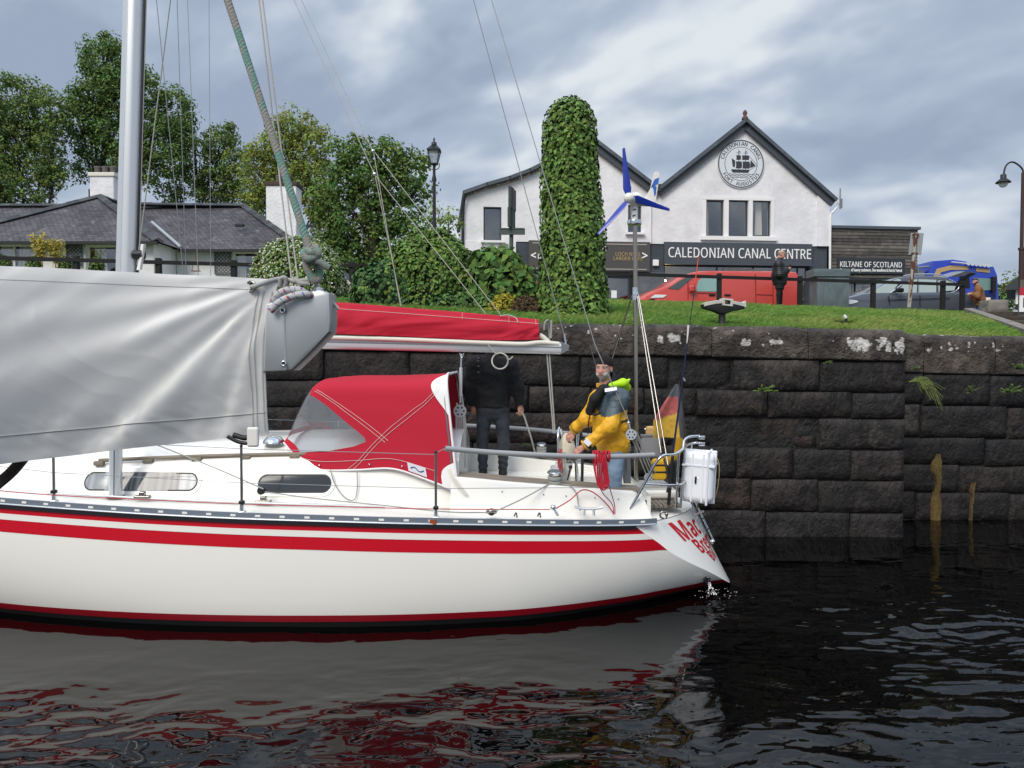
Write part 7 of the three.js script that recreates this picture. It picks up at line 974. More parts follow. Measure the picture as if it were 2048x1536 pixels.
{ // helmsman in yellow oilskins
  const q = (px, py, z) => Yp(px, py, z), sole = 0.78, t = thing('person', 'man in yellow sailing jacket and black beanie at the wheel', 'person', [q(1224, 900, 0.72).x, sole, -BZ + 0.72]);
  const J = { head: q(1208, 738, 0.74), neck: q(1214, 772, 0.72), shL: q(1238, 797, 0.91), shR: q(1197, 798, 0.56), elL: q(1219, 853, 1.02), wrL: q(1169, 892, 0.99), elR: q(1172, 838, 0.52), wrR: q(1147, 861, 0.42), hipL: q(1232, 888, 0.80), hipR: q(1217, 888, 0.62), knL: q(1228, 972, 0.82), knR: q(1210, 972, 0.62) };
  J.anL = V(J.knL.x + 0.03, sole + 0.085, J.knL.z); J.anR = V(J.knR.x, sole + 0.085, J.knR.z);
  const slateC = [0.055, 0.085, 0.105], yel = [0.72, 0.38, 0.012], blk = [0.012, 0.012, 0.014];
  const fwd = V(-0.80, 0, 0.60);
  figure(t, J, { s: 1.06, cell: 0.0115, headCell: 0.0042, look: V(-0.42, -0.03, 0.9), toe: V(-0.9, 0, 0.3).normalize(), belly: 0.02, fwd, face: { beard: [0.46, 0.44, 0.42], brow: [0.2, 0.17, 0.15] }, skin: [0.50, 0.25, 0.185],
    hands: [{ side: 'L', dir: V(-0.75, -0.55, -0.2), back: V(-0.3, 0.75, 0.55), curl: 0.75, at: J.wrL.clone().add(V(-0.01, -0.01, 0)) }, { side: 'R', dir: V(-0.6, -0.75, 0), back: V(-0.6, 0.5, 0.5), curl: 0.8 }],
    jacket: { g: 0.026, hem: q(1220, 907, 0.8).y, collar: 0.03, wrinkle: 0.012, mat: vcloth(0.55), color: (x, y, z) => {
      const d = V(x, y, z), ax = d.clone().sub(J.shL), el = J.elL.clone().sub(J.shL).normalize(), along = ax.dot(el); const k = 1 + 0.05 * noise3(x * 40, y * 40, z * 40);
      const lw = J.wrL.clone().sub(J.elL).normalize(), lt = d.clone().sub(J.wrL).dot(lw), near = d.distanceTo(J.wrL) < 0.16; if (near && lt > -0.055 && lt < -0.018) return blk;
      const rw = J.wrR.clone().sub(J.elR).normalize(), rt = d.clone().sub(J.wrR).dot(rw); if (d.distanceTo(J.wrR) < 0.12 && rt > -0.05 && rt < -0.02) return [0.3, 0.2, 0.02];
      const line = J.shL.y - 0.145 + 0.30 * (x - J.shL.x); if (y > line && y < J.neck.y + 0.1 && d.distanceTo(J.shL) < 0.27) return slateC.map(v => v * k); if (Math.abs(y - (J.shL.y - 0.25 + 0.25 * (x - J.shL.x))) < 0.014 && x > J.shL.x + 0.02) return blk; return yel.map(v => v * k); },
      extra: (jk) => {
        const nv = std(0x14161f, 0.8); // navy lining collar, neon hood, life jacket, reflective patches
        wld(jk, 'collar', netMesh(p => { const d = join([cone(J.neck.clone().add(V(0.02, 0.0, 0)), J.head.clone().add(V(0.04, -0.10, -0.02)), 0.105, 0.098)], 0.02)(p); return Math.max(d, -(cone(J.neck, J.head.clone().add(V(-0.02, 0.02, 0.05)), 0.07, 0.10)(p))); }, ...bounds([J.neck, J.head], 0.16), 0.009), nv);
        wld(jk, 'hood', netMesh(join([cone(q(1222, 771, 0.86), q(1246, 766, 0.82), 0.030, 0.045), cone(q(1246, 766, 0.82), q(1254, 775, 0.68), 0.045, 0.045), cone(q(1254, 763, 0.78), q(1259, 759, 0.78), 0.02, 0.012)], 0.03), ...bounds([q(1222, 771, 0.86), q(1262, 760, 0.78), q(1254, 778, 0.62)], 0.08), 0.009), std(0xb4e60a, 0.6));
        wld(jk, 'life_jacket', netMesh(join([cone(q(1205, 778, 0.86), q(1190, 798, 0.86), 0.045, 0.055), cone(q(1190, 798, 0.86), q(1180, 822, 0.80), 0.055, 0.05), cone(q(1205, 778, 0.86), q(1228, 774, 0.84), 0.04, 0.035)], 0.03), ...bounds([q(1228, 774, 0.84), q(1180, 822, 0.80), q(1205, 778, 0.86)], 0.08), 0.010), std(0x101012, 0.8));
        wld(jk, 'life_jacket_strap', [tube([q(1182, 826, 0.84), q(1190, 830, 0.93), q(1200, 826, 0.98)], 0.012, 12, 6), tube([q(1185, 815, 0.88), q(1178, 840, 0.84), q(1176, 868, 0.82)], 0.007, 16, 6)], M.black);
        const sp = J.shL.clone().lerp(J.neck, 0.40); wld(jk, 'reflective_patch', rbox(0.125, 0.006, 0.05, 0.003, 0, 0, 0).rotateZ(0.24).rotateX(0.75).translate(q(1222, 778, 1.03).x, q(1222, 779, 1.03).y, q(1222, 778, 1.015).z), std(0xe4e7ea, 0.4));
        wld(jk, 'cuff_patch', rbox(0.075, 0.055, 0.006, 0.003, 0, 0, 0).rotateZ(-0.75).rotateY(-0.2).translate(q(1175, 885, 1.08).x, q(1175, 885, 1.08).y, q(1175, 885, 1.075).z), std(0xe4e7ea, 0.4)); wld(jk, 'collar_tab', rbox(0.04, 0.05, 0.02, 0.008, q(1197, 771, 0.9).x, q(1197, 771, 0.9).y, q(1197, 771, 0.86).z), std(0xc9912e, 0.7));
      } },
    trousers: { g: 0.016, mat: vcloth(0.85), color: (x, y, z) => { const k = 0.85 + 0.3 * fbm(x * 14, y * 10, z * 14, 3); return [0.23 * k, 0.33 * k, 0.46 * k]; } } });
  // beanie
  const up = V(0, 1, 0), lk = V(-0.42, 0, 0.9).normalize(), hc = J.head.clone().add(V(0.01, 0.052, -0.012)); const rt = lk.clone().cross(up).normalize(), hat = egg(hc, V(0.092, 0.105, 0.108), rt, up);
  wld(t, 'beanie', netMesh(p => Math.max(hat(p) + 0.0015 * Math.sin(Math.atan2(p.z - hc.z, p.x - hc.x) * 44), (J.head.y + 0.031 - 0.35 * ((p.x - hc.x) * lk.x + (p.z - hc.z) * lk.z) * -0.4) - p.y), ...bounds([hc], 0.14), 0.006), std(0x15120f, 0.95));
}
{ // crew member with his back turned, head behind the boom
  const z = -0.62, q = (px, py, dz = 0) => Yp(px, py, z + dz), t = thing('person', 'man in black jacket and dark jeans, head hidden behind boom', 'person', [q(985, 900).x, 1.10, -BZ + z]);
  const J = { head: q(984, 676, -0.05), neck: q(984, 708, 0), shL: q(951, 728, 0), shR: q(1019, 730, 0), elL: q(936, 776, 0.02), wrL: q(946, 808, -0.06), elR: q(1037, 776, 0.03), wrR: q(1040, 809, 0.02), hipL: q(969, 818), hipR: q(1003, 818), knL: q(965, 885, -0.02), knR: q(1007, 886, 0.02) }; J.anL = V(q(966, 940).x, 1.10 + 0.085, q(965, 940).z); J.anR = V(q(1006, 940).x, 1.10 + 0.085, q(1006, 940, 0.04).z);
  figure(t, J, { s: 1.02, cell: 0.013, headCell: 0.008, look: V(0.1, 0, -1), toe: V(0.1, 0, -1).normalize(), face: { hair: [0.05, 0.04, 0.03] }, belly: 0.02,
    hands: [{ side: 'R', dir: V(0.1, -0.9, 0.1), back: V(0.6, 0.2, 0.7), curl: 1.0, at: J.wrR.clone().add(V(0.0, -0.01, 0)) }, { side: 'L', dir: V(0.1, -1, 0), back: V(-0.7, 0, 0.6), curl: 0.7 }],
    jacket: { g: 0.030, hem: q(985, 814).y, collar: 0.05, wrinkle: 0.010, mat: std(0x0e0f13, 0.85, { bumpMap: T.weave, bumpScale: 0.001 }) },
    trousers: { g: 0.016, wrinkle: 0.014, mat: vcloth(0.9), color: (x, y, zz) => { const k = 0.75 + 0.6 * fbm(x * 12, y * 9, zz * 12, 3); return [0.040 * k, 0.047 * k, 0.060 * k]; } } });
  const mt = std(0x8f9296, 0.5); const bk = thing('chest_pack_strap', 'black pack strap with small buckles on dark jacket back', 'strap', q(962, 740, 0.2)); wld(bk, 'webbing', grid((u, v) => q(958 + 3 * u, mix(712, 752, v), 0.16 + 0.02 * Math.sin(v * 3)), 2, 8), std(0x17181c, 0.8)); for (const y of [716, 722, 732, 744]) wld(bk, 'buckle', rbox(0.024, 0.008, 0.006, 0.002, q(958, y).x, q(958, y).y, q(958, y, 0.185).z), mt);
  const rp = thing('mooring_rope', 'grey rope held in the dark clothed man\'s right hand', 'rope', q(1045, 860)); wld(rp, 'rope_length', tube([q(1040, 822, 0.03), q(1046, 828, 0.05), q(1054, 850, 0.1), q(1062, 875, 0.1), q(1070, 905, 0.0)], 0.011, 40, 7), Ym.ropeG);
}
{ // man on the grass looking at his phone
  const D = 24.4, q = (px, py, dz = 0) => at(px, py, D - dz), y0 = bankHeight(q(1560, 600).x, -D), t = thing('person', 'man in black padded jacket looking at phone on the bank', 'person', [q(1560, 600).x, y0, -D]);
  const fix = y => { const k = (q(0, 609).y - y0); return k; }, dy = -fix(); const J = {}; const put = (n, px, py, dz = 0) => { J[n] = q(px, py, dz); J[n].y += dy; };
  put('head', 1563, 503); put('neck', 1559, 513); put('shL', 1559, 521, -0.2); put('shR', 1557, 522, 0.2); put('elL', 1561, 541, -0.25); put('elR', 1559, 543, 0.27); put('wrL', 1574, 531, -0.06); put('wrR', 1575, 533, 0.12); put('hipL', 1560, 560, -0.1); put('hipR', 1559, 560, 0.1); put('knL', 1561, 582, -0.1); put('knR', 1557, 583, 0.12); put('anL', 1562, 603, -0.1); put('anR', 1556, 604, 0.12);
  figure(t, J, { s: 1.13, cell: 0.018, headCell: 0.010, handCell: 0.007, look: V(0.85, -0.35, 0.25), toe: V(0.9, 0, 0.3).normalize(), face: { hair: [0.40, 0.28, 0.20] }, belly: 0.045, hands: [{ side: 'L', dir: V(1, 0.2, 0.1), back: V(0, 1, -0.3), curl: 0.7 }, { side: 'R', dir: V(1, 0.25, -0.2), back: V(0, -0.4, 1), curl: 0.8 }],
    jacket: { g: 0.06, hem: J.hipL.y - 0.06, collar: 0.07, quilt: 52, mat: std(0x14171b, 0.5) }, trousers: { g: 0.004, mat: std(0x0d0d10, 0.85) }, shorts: { cut: J.knL.y + 0.14, mat: std(0x131316, 0.85) }, shoe: std(0x121212, 0.7) });
  const hc = J.head.clone().add(V(-0.005, 0.045, 0)); const lk = V(0.92, -0.2, 0.3).normalize(); wld(t, 'cap', [netMesh(p => Math.max(egg(hc, V(0.11, 0.09, 0.095), flat2(lk))(p), hc.y + 0.01 - p.y), ...bounds([hc], 0.14), 0.012), rbox(0.12, 0.016, 0.13, 0.006, 0, 0, 0).rotateZ(-0.3).rotateY(-0.3).translate(hc.x + 0.135, hc.y + 0.0, hc.z + 0.04)], std(0xb5a08a, 0.85));
  const ph = thing('phone', 'phone held up by man in padded jacket', 'phone', J.wrL.clone().add(V(0.12, 0.05, 0.08))); wld(ph, 'case', rbox(0.02, 0.15, 0.075, 0.006, 0, 0, 0).rotateZ(0.5).translate(J.wrL.x + 0.10, J.wrL.y + 0.06, J.wrL.z + 0.08), std(0x1a1a1c, 0.3));
}
{ // man loading the dark car
  const D = 27.2, q = (px, py, dz = 0) => at(px, py, D - dz), t = thing('person', 'man in brown jacket leaning at the open tailgate', 'person', [q(1958, 640).x, 3.72, -D]); const J = {}; const put = (n, px, py, dz = 0) => { J[n] = q(px, py, dz); };
  put('head', 1951, 563); put('neck', 1954, 572); put('shL', 1957, 579, 0.2); put('shR', 1957, 578, -0.2); put('elL', 1955, 593, 0.27); put('elR', 1951, 592, -0.25); put('wrL', 1944, 588, 0.2); put('wrR', 1942, 587, -0.15); put('hipL', 1960, 611, 0.1); put('hipR', 1960, 611, -0.1); put('knL', 1957, 634, 0.1); put('knR', 1961, 634, -0.1); J.anL = V(J.knL.x + 0.03, 3.81, J.knL.z); J.anR = V(J.knR.x + 0.05, 3.81, J.knR.z);
  figure(t, J, { s: 1.0, cell: 0.018, headCell: 0.010, handCell: 0.007, look: V(-0.95, -0.3, 0.1), toe: V(-0.95, 0, 0.3).normalize(), face: { hair: [0.05, 0.035, 0.025], beard: [0.08, 0.06, 0.05] }, belly: 0.03, hands: [{ side: 'L', dir: V(-1, 0.1, 0), back: V(0, 1, 0.3), curl: 0.8 }, { side: 'R', dir: V(-1, 0.1, 0), back: V(0, 1, 0), curl: 0.8 }], jacket: { g: 0.045, hem: J.hipL.y - 0.02, collar: 0.06, mat: std(0x7d5532, 0.8) }, trousers: { g: 0.014, mat: std(0x34465c, 0.85) } });
}
// ---------- gear carried on the yacht's stern ----------
{ // wind generator on its pole
  const z = -0.25, q = (x, y, dz = 0) => Yp(x, y, z + dz), base = q(1273, 985), t = thing('wind_generator', 'wind generator with blue blades on stainless pole at stern', 'wind turbine', base), hubc = q(1258, 396, 0.1);
  wld(t, 'pole', [rod(base, q(1270, 446), 0.026, 0.026, 16)], std(0xa79f90, 0.18, { metalness: 1 })); wld(t, 'pole_sleeve', rod(q(1270, 600), q(1270, 575), 0.032, 0.032, 16), Ym.chrome); wld(t, 'pole_foot', rbox(0.12, 0.26, 0.10, 0.02, base.x, base.y - 0.02, base.z), std(0x9b938a, 0.6));
  wld(t, 'collar', lathe([[0.03, 0], [0.078, 0], [0.085, 0.01], [0.085, 0.045], [0.078, 0.055], [0.03, 0.055]], q(1269, 448).x, q(1269, 450).y, base.z, 30), Ym.chrome); wld(t, 'yaw_mount', rod(q(1269, 444), q(1268, 408), 0.040, 0.045, 18), std(0xd0d0cc, 0.5)); wld(t, 'yaw_bolt', [rod(q(1265, 432, 0.04), q(1271, 430, 0.045), 0.008), rod(q(1266, 420, 0.04), q(1272, 418, 0.045), 0.008)], Ym.black);
  const wm = phys(0xe2e0d8, 0.4), ax = V(-0.42, 0.02, 0.9).normalize();
  // nacelle along the axis, tail fin at the back
  const nac = join([cone(hubc.clone().addScaledVector(ax, -0.02), q(1272, 399), 0.062, 0.075), cone(q(1272, 399), q(1308, 409, -0.06), 0.075, 0.028)], 0.04); wld(t, 'nacelle', netMesh(nac, ...bounds([hubc, q(1308, 409, -0.06)], 0.1), 0.01), wm);
  const spin = wld(t, 'spinner', sph(0.062, 0, 0, 0, 22, 16).translate(hubc.x, hubc.y, hubc.z), wm);
  const fin = wld(t, 'tail_fin', extr([[1286, 404], [1301, 378], [1307, 350], [1310, 345], [1317, 346], [1318, 352], [1310, 405], [1308, 411]].map(p => { const v = q(...p, -0.05); return [v.x, v.y]; }), 0.022, 0.004).translate(0, 0, q(1300, 380, -0.05).z), wm);
  wld(fin, 'tail_emblem', [extr([[1301, 376], [1308, 360], [1317, 356], [1315, 368], [1309, 372]], 0.003), extr([[1303, 372], [1312, 374], [1311, 388], [1308, 394], [1306, 380]], 0.003)].map(g => { const p = g.attributes.position; for (let i = 0; i < p.count; i++) { const v = q(p.getX(i), p.getY(i), -0.05); p.setXYZ(i, v.x, v.y, v.z + 0.029 + p.getZ(i)); } g.computeVertexNormals(); return g; }), std(0x2a62b8, 0.5));
  const blue = phys(0x0d2f9a, 0.38, { clearcoat: 0.4 });
  for (const [px, py] of [[1248, 297], [1196, 468], [1338, 420]]) { const tip = q(px, py, 0.12), d = tip.clone().sub(hubc), L = d.length(); d.normalize(); const w = ax.clone().cross(d).normalize(); wld(t, 'blade', [grid((u, v) => { const ch = mix(0.115, 0.032, Math.pow(u, 0.8)) * (u < 0.12 ? 0.55 + 0.45 * u / 0.12 : 1), tw = mix(0.55, 0.08, u), a = v * 6.2832, cx = Math.cos(a) * ch / 2, th = Math.sin(a) * ch * 0.09 * (u > 0.985 ? 0.2 : 1); return hubc.clone().addScaledVector(d, 0.045 + u * (L - 0.045)).addScaledVector(w, (cx + ch * 0.12) * Math.cos(tw) - th * Math.sin(tw)).addScaledVector(ax, cx * Math.sin(tw) + th * Math.cos(tw)); }, 26, 14), sph(0.011, tip.x, tip.y, tip.z, 8, 6)], blue); }
  // raking struts
  wld(t, 'strut', rod(q(1274, 588), Yp(1322, 905, 0.75), 0.0085, 0.0085, 10), Ym.steel); wld(t, 'strut', rod(q(1277, 590), Yp(1336, 930, 0.70), 0.0085, 0.0085, 10), Ym.steel); wld(t, 'strut', rod(q(1264, 592), Yp(1216, 744, -1.0), 0.010, 0.010, 10), Ym.steel); wld(t, 'strut', rod(Yp(1216, 744, -1.0), Yp(1180, 860, -1.45), 0.010, 0.010, 10), Ym.steel); wld(t, 'bracket', rbox(0.06, 0.05, 0.06, 0.01, q(1271, 588).x, q(1271, 588).y, base.z), Ym.chrome);
}
{ // life raft canister
  const c = Yp(1399, 952, 0.62), t = thing('life_raft', 'white life raft canister strapped to the stern rail', 'life raft', c), wm = phys(0xe9ecf0, 0.35); const w = 0.33, h = 0.56, d = 0.34, tilt = g => g.rotateZ(-0.045).rotateY(-0.35).translate(c.x, c.y, c.z);
  wld(t, 'shell', [tilt(rbox(w, h, d * 0.49, 0.085, 0, 0, d * 0.255, 6)), tilt(rbox(w, h, d * 0.49, 0.085, 0, 0, -d * 0.255, 6))], wm); wld(t, 'flange', tilt(rbox(w + 0.018, h + 0.018, 0.022, 0.01, 0, 0, 0, 3)), wm);
  for (const x of [-0.06, 0.05]) wld(t, 'rib', tilt(rbox(0.022, h * 0.94, d + 0.012, 0.01, x, 0, 0, 3)), wm); wld(t, 'strap', [tilt(rbox(w + 0.012, 0.022, d + 0.012, 0.005, 0, 0.13, 0)), tilt(rbox(0.022, h + 0.012, d + 0.012, 0.005, 0.10, 0, 0))], std(0xd8dbe4, 0.7)); wld(t, 'buckle', tilt(rbox(0.02, 0.075, 0.018, 0.006, -0.02, -0.02, d / 2 + 0.008)), M.black); wld(t, 'painter', [tilt(tube([V(0.16, 0.24, 0), V(0.20, 0.15, 0.02), V(0.20, -0.1, 0.02), V(0.17, -0.24, 0)], 0.005, 24, 6)), tilt(tube([V(0.0, -0.28, 0), V(0.0, -0.36, 0.02)], 0.01, 6, 6))], std(0x8f8a5a, 0.8));
}
{ // ensign hanging from its raked staff
  const t = thing('ensign', 'faded black, red and gold ensign hanging at the stern', 'flag', Yp(1340, 960, 0.2)), z = 0.1; wld(t, 'staff', rod(Yp(1376, 905, z), Yp(1358, 766, z), 0.012, 0.010, 8), std(0x3a2a22, 0.6));
  const f = (u, v) => { // u across the drop from the staff, v along the staff downwards
    const top = Yp(1358, 768, z), low = Yp(1366, 868, z), s = top.clone().lerp(low, v), drop = mix(0.0, 0.62, u), out = -0.30 * Math.sin(u * 1.5) * (1 - 0.35 * v); return s.add(V(out + 0.06 * Math.sin(v * 9 + u * 5) * u, -drop * (0.85 + 0.2 * v) , 0.06 * Math.sin(v * 13 + u * 3) * (0.3 + u))); };
  const tone = [[0.05, 0.055, 0.065], [0.56, 0.13, 0.12], [0.72, 0.46, 0.05]]; const g = grid(f, 30, 60); const uv = g.attributes.uv; tinted(g, (x, y, zz, i) => { const k = Math.min(2, Math.floor(uv.getY(i) * 3)), n = 0.9 + 0.2 * noise3(x * 20, y * 20, zz * 20); return tone[k].map(c => c * n); });
  const g2 = grid((u, v) => { const top = Yp(1358, 768, z); const x = mix(-0.02, 0.12 - 0.0, u) , y = -v * 0.62; const w = mix(0.04, 0.30, Math.min(1, v * 1.5)); return top.clone().add(V(-w * (1 - u) + 0.09 * v * u, y, 0.05 * Math.sin(u * 8 + v * 2) * v)); }, 36, 40); const uv2 = g2.attributes.uv; tinted(g2, (x, y, zz, i) => { const u = uv2.getX(i), v = uv2.getY(i), b = v + 0.42 * u - 0.0, n = 0.9 + 0.2 * noise3(x * 30, y * 30, zz * 30); return (u > 0.80 ? tone[0].map(c => c * 1.6) : v < 0.24 ? tone[0].map(c => c * 2.2) : v + 0.18 * u < 0.68 ? tone[1] : tone[2]).map(c => c * n); });
  wld(t, 'cloth', g2, phys(0xffffff, 0.85, { vertexColors: true, transmission: 0.35, thickness: 0 }));
}
{ // fishing rod clamped to the pushpit
  const q = (x, y) => Yp(x, y, 0.80), t = thing('fishing_rod', 'dark blue fishing rod with orange tip at the stern', 'fishing rod', q(1338, 1010)); wld(t, 'handle', rod(q(1337, 1010), q(1346, 905), 0.018, 0.016, 10), std(0x151518, 0.8)); wld(t, 'rod_blank', rod(q(1346, 905), q(1378, 660), 0.012, 0.007, 8), std(0x14203f, 0.35)); wld(t, 'rod_tip', rod(q(1378, 660), q(1390, 568), 0.006, 0.004, 6), std(0x22242c, 0.4)); wld(t, 'painted_tip', rod(q(1390, 568), q(1397, 513), 0.006, 0.005, 6), std(0xd8582e, 0.5)); wld(t, 'lure', [rod(q(1377, 650), q(1374, 690), 0.013, 0.006, 8)], std(0xd9d2d0, 0.5)); wld(t, 'line_guide', [rod(q(1366, 756), q(1370, 762), 0.010)], Ym.chrome);
}
{ // red line coiled over the padded rail
  const t = thing('red_rope_coil', 'red rope coil hung over the padded stern rail', 'rope', Yp(1207, 960, 1.34)), q = (x, y, dz = 0) => Yp(x, y, 1.30 + dz), turns = [];
  for (let k = 0; k < 4; k++) { const o = (k - 1.5) * 4.6, r = 6 * (k % 3 - 1); turns.push(tube([q(1200 + o, 908, 0.06), q(1197 + o, 930, 0.08), q(1198 + o * 0.8, 955, 0.08), q(1204 + o * 0.7, 977 + r * 0.5, 0.09), q(1212 + o * 0.7, 972 + r * 0.5, 0.08), q(1211 + o * 0.6, 945, 0.07), q(1208 + o * 0.7, 925, 0.07), q(1204 + o * 0.8, 906, 0.06)], 0.0085, 60, 6)); }
  wld(t, 'hanging_turns', turns, Ym.ropeR); turns.length = 0; for (let k = 0; k < 8; k++) { const px = k < 4 ? 1188 + k * 3.4 : 1206 + (k - 4) * 4.2, c = q(px, 912); turns.push(new THREE.TorusGeometry(0.042 + 0.004 * (k % 2), 0.0095, 8, 24).scale(1, 1.15, 1.1).rotateY(Math.PI / 2 + 0.25 * ((k % 3) - 1)).translate(c.x, c.y - 0.008, c.z - 0.05)); } wld(t, 'hitch_turns', turns, Ym.ropeR);
  wld(t, 'tail_line', [tube([q(1186, 925, 0.06), q(1192, 955, 0.07), q(1205, 985, 0.0), q(1225, 1010, -0.06), q(1228, 1030, -0.06)], 0.005, 40, 5), tube([q(1216, 965, 0.06), q(1222, 985, 0.02), q(1229, 1010, -0.04), q(1230, 1028, -0.05)], 0.005, 30, 5)], Ym.ropeR);
}
{ // bags and lines at the quarter
  const t = thing('stern_bag', 'grey canvas bag hung inside the stern rail', 'bag', Yp(1300, 900, -0.2)), c = Yp(1302, 893, -0.25); wld(t, 'bag_body', rbox(0.24, 0.26, 0.10, 0.03, c.x, c.y, c.z, 3), std(0x8b8d92, 0.9)); wld(t, 'bag_rim', rbox(0.25, 0.03, 0.11, 0.01, c.x, c.y + 0.13, c.z), std(0x6d7076, 0.8));
  const y = thing('horseshoe_buoy', 'yellow horseshoe lifebuoy on the far stern rail', 'lifebuoy', Yp(1330, 880, -0.45)), h = []; for (let k = 0; k <= 10; k++) { const a = -0.5 + k / 10 * 4.2; h.push(Yp(1334 + 24 * Math.sin(a), 886 - 34 * Math.cos(a), -0.42)); } wld(y, 'float', tube(h, 0.05, 50, 12), std(0xd9a51c, 0.7)); wld(y, 'cover_flap', rbox(0.2, 0.12, 0.1, 0.03, Yp(1308, 862, -0.42).x, Yp(1308, 862, -0.42).y, Yp(1308, 862, -0.42).z), std(0xc7a36a, 0.8));
  const l = thing('throw_line', 'yellow and black throwing line pack by the stern', 'rope', Yp(1318, 945, 0.1)), lc = Yp(1318, 938, 0.1); wld(l, 'pack', rbox(0.17, 0.24, 0.12, 0.04, lc.x, lc.y, lc.z, 3), std(0xd6a614, 0.7)); wld(l, 'band', [rbox(0.175, 0.03, 0.125, 0.01, lc.x, lc.y + 0.05, lc.z), rbox(0.175, 0.03, 0.125, 0.01, lc.x, lc.y - 0.03, lc.z)], M.black);
  const r = thing('coiled_sheet', 'grey rope hank hanging beside helmsman', 'rope', Yp(1253, 940, 0.4)), rr = []; for (let k = 0; k < 6; k++) rr.push(tube([Yp(1250 + k * 1.6, 885, 0.42), Yp(1247 + k * 2.2, 915, 0.44), Yp(1246 + k * 2.8, 945, 0.45), Yp(1249 + k * 2.4, 968, 0.44), Yp(1254 + k * 1.2, 940, 0.46), Yp(1253 + k, 890, 0.44)], 0.008, 40, 5)); wld(r, 'hank', rr, Ym.ropeG); wld(r, 'hank_wrap', [0, 1, 2].map(k => new THREE.TorusGeometry(0.035, 0.010, 8, 20).rotateX(1.57).translate(Yp(1254, 890 + k * 5, 0.44).x, Yp(1254, 890 + k * 5, 0.44).y, Yp(1254, 890, 0.44).z)), Ym.ropeG);
  const o = thing('tiller_strut', 'black folding strut clamped beside fishing rod handle', 'fitting', Yp(1344, 960, 0.7)); wld(o, 'strut', rbox(0.06, 0.26, 0.05, 0.02, Yp(1346, 950, 0.72).x, Yp(1346, 945, 0.72).y, Yp(1346, 950, 0.72).z, 3), M.black); wld(o, 'hose', tube([Yp(1328, 918, 0.7), Yp(1334, 940, 0.74), Yp(1338, 965, 0.76), Yp(1334, 985, 0.76)], 0.012, 24, 7), M.black);
}
{ // exhaust water falling from the outlet
  const e = Yp(1413, 1160, 0.66), rr = mulberry(404), t = thing('exhaust_water', 'cooling water splashing from the stern outlet', 'water splash', e), drops = []; for (let k = 0; k < 60; k++) { const u = rr(), x = e.x + 0.02 + 0.03 * u + (rr() - 0.5) * (0.02 + 0.07 * u), y = Math.max(0.008, e.y - 0.02 - u * (e.y - 0.01)), z = e.z + 0.03 + 0.04 * u + (rr() - 0.5) * 0.06 * u; drops.push(new THREE.IcosahedronGeometry(0.002 + 0.003 * rr(), 1).scale(1, 1.2 + rr(), 1).translate(x, y, z)); } for (let k = 0; k < 40; k++) { const a = rr() * 6.28, d = 0.25 * Math.sqrt(rr()); drops.push(new THREE.IcosahedronGeometry(0.002 + 0.002 * rr(), 1).translate(e.x + 0.07 + d * Math.cos(a), 0.006 + 0.05 * rr() * rr(), e.z + 0.08 + d * Math.sin(a) * 0.7)); } const m = wld(t, 'droplets', drops, phys(0xffffff, 0.15, {})); m.userData.kind = 'stuff';
}
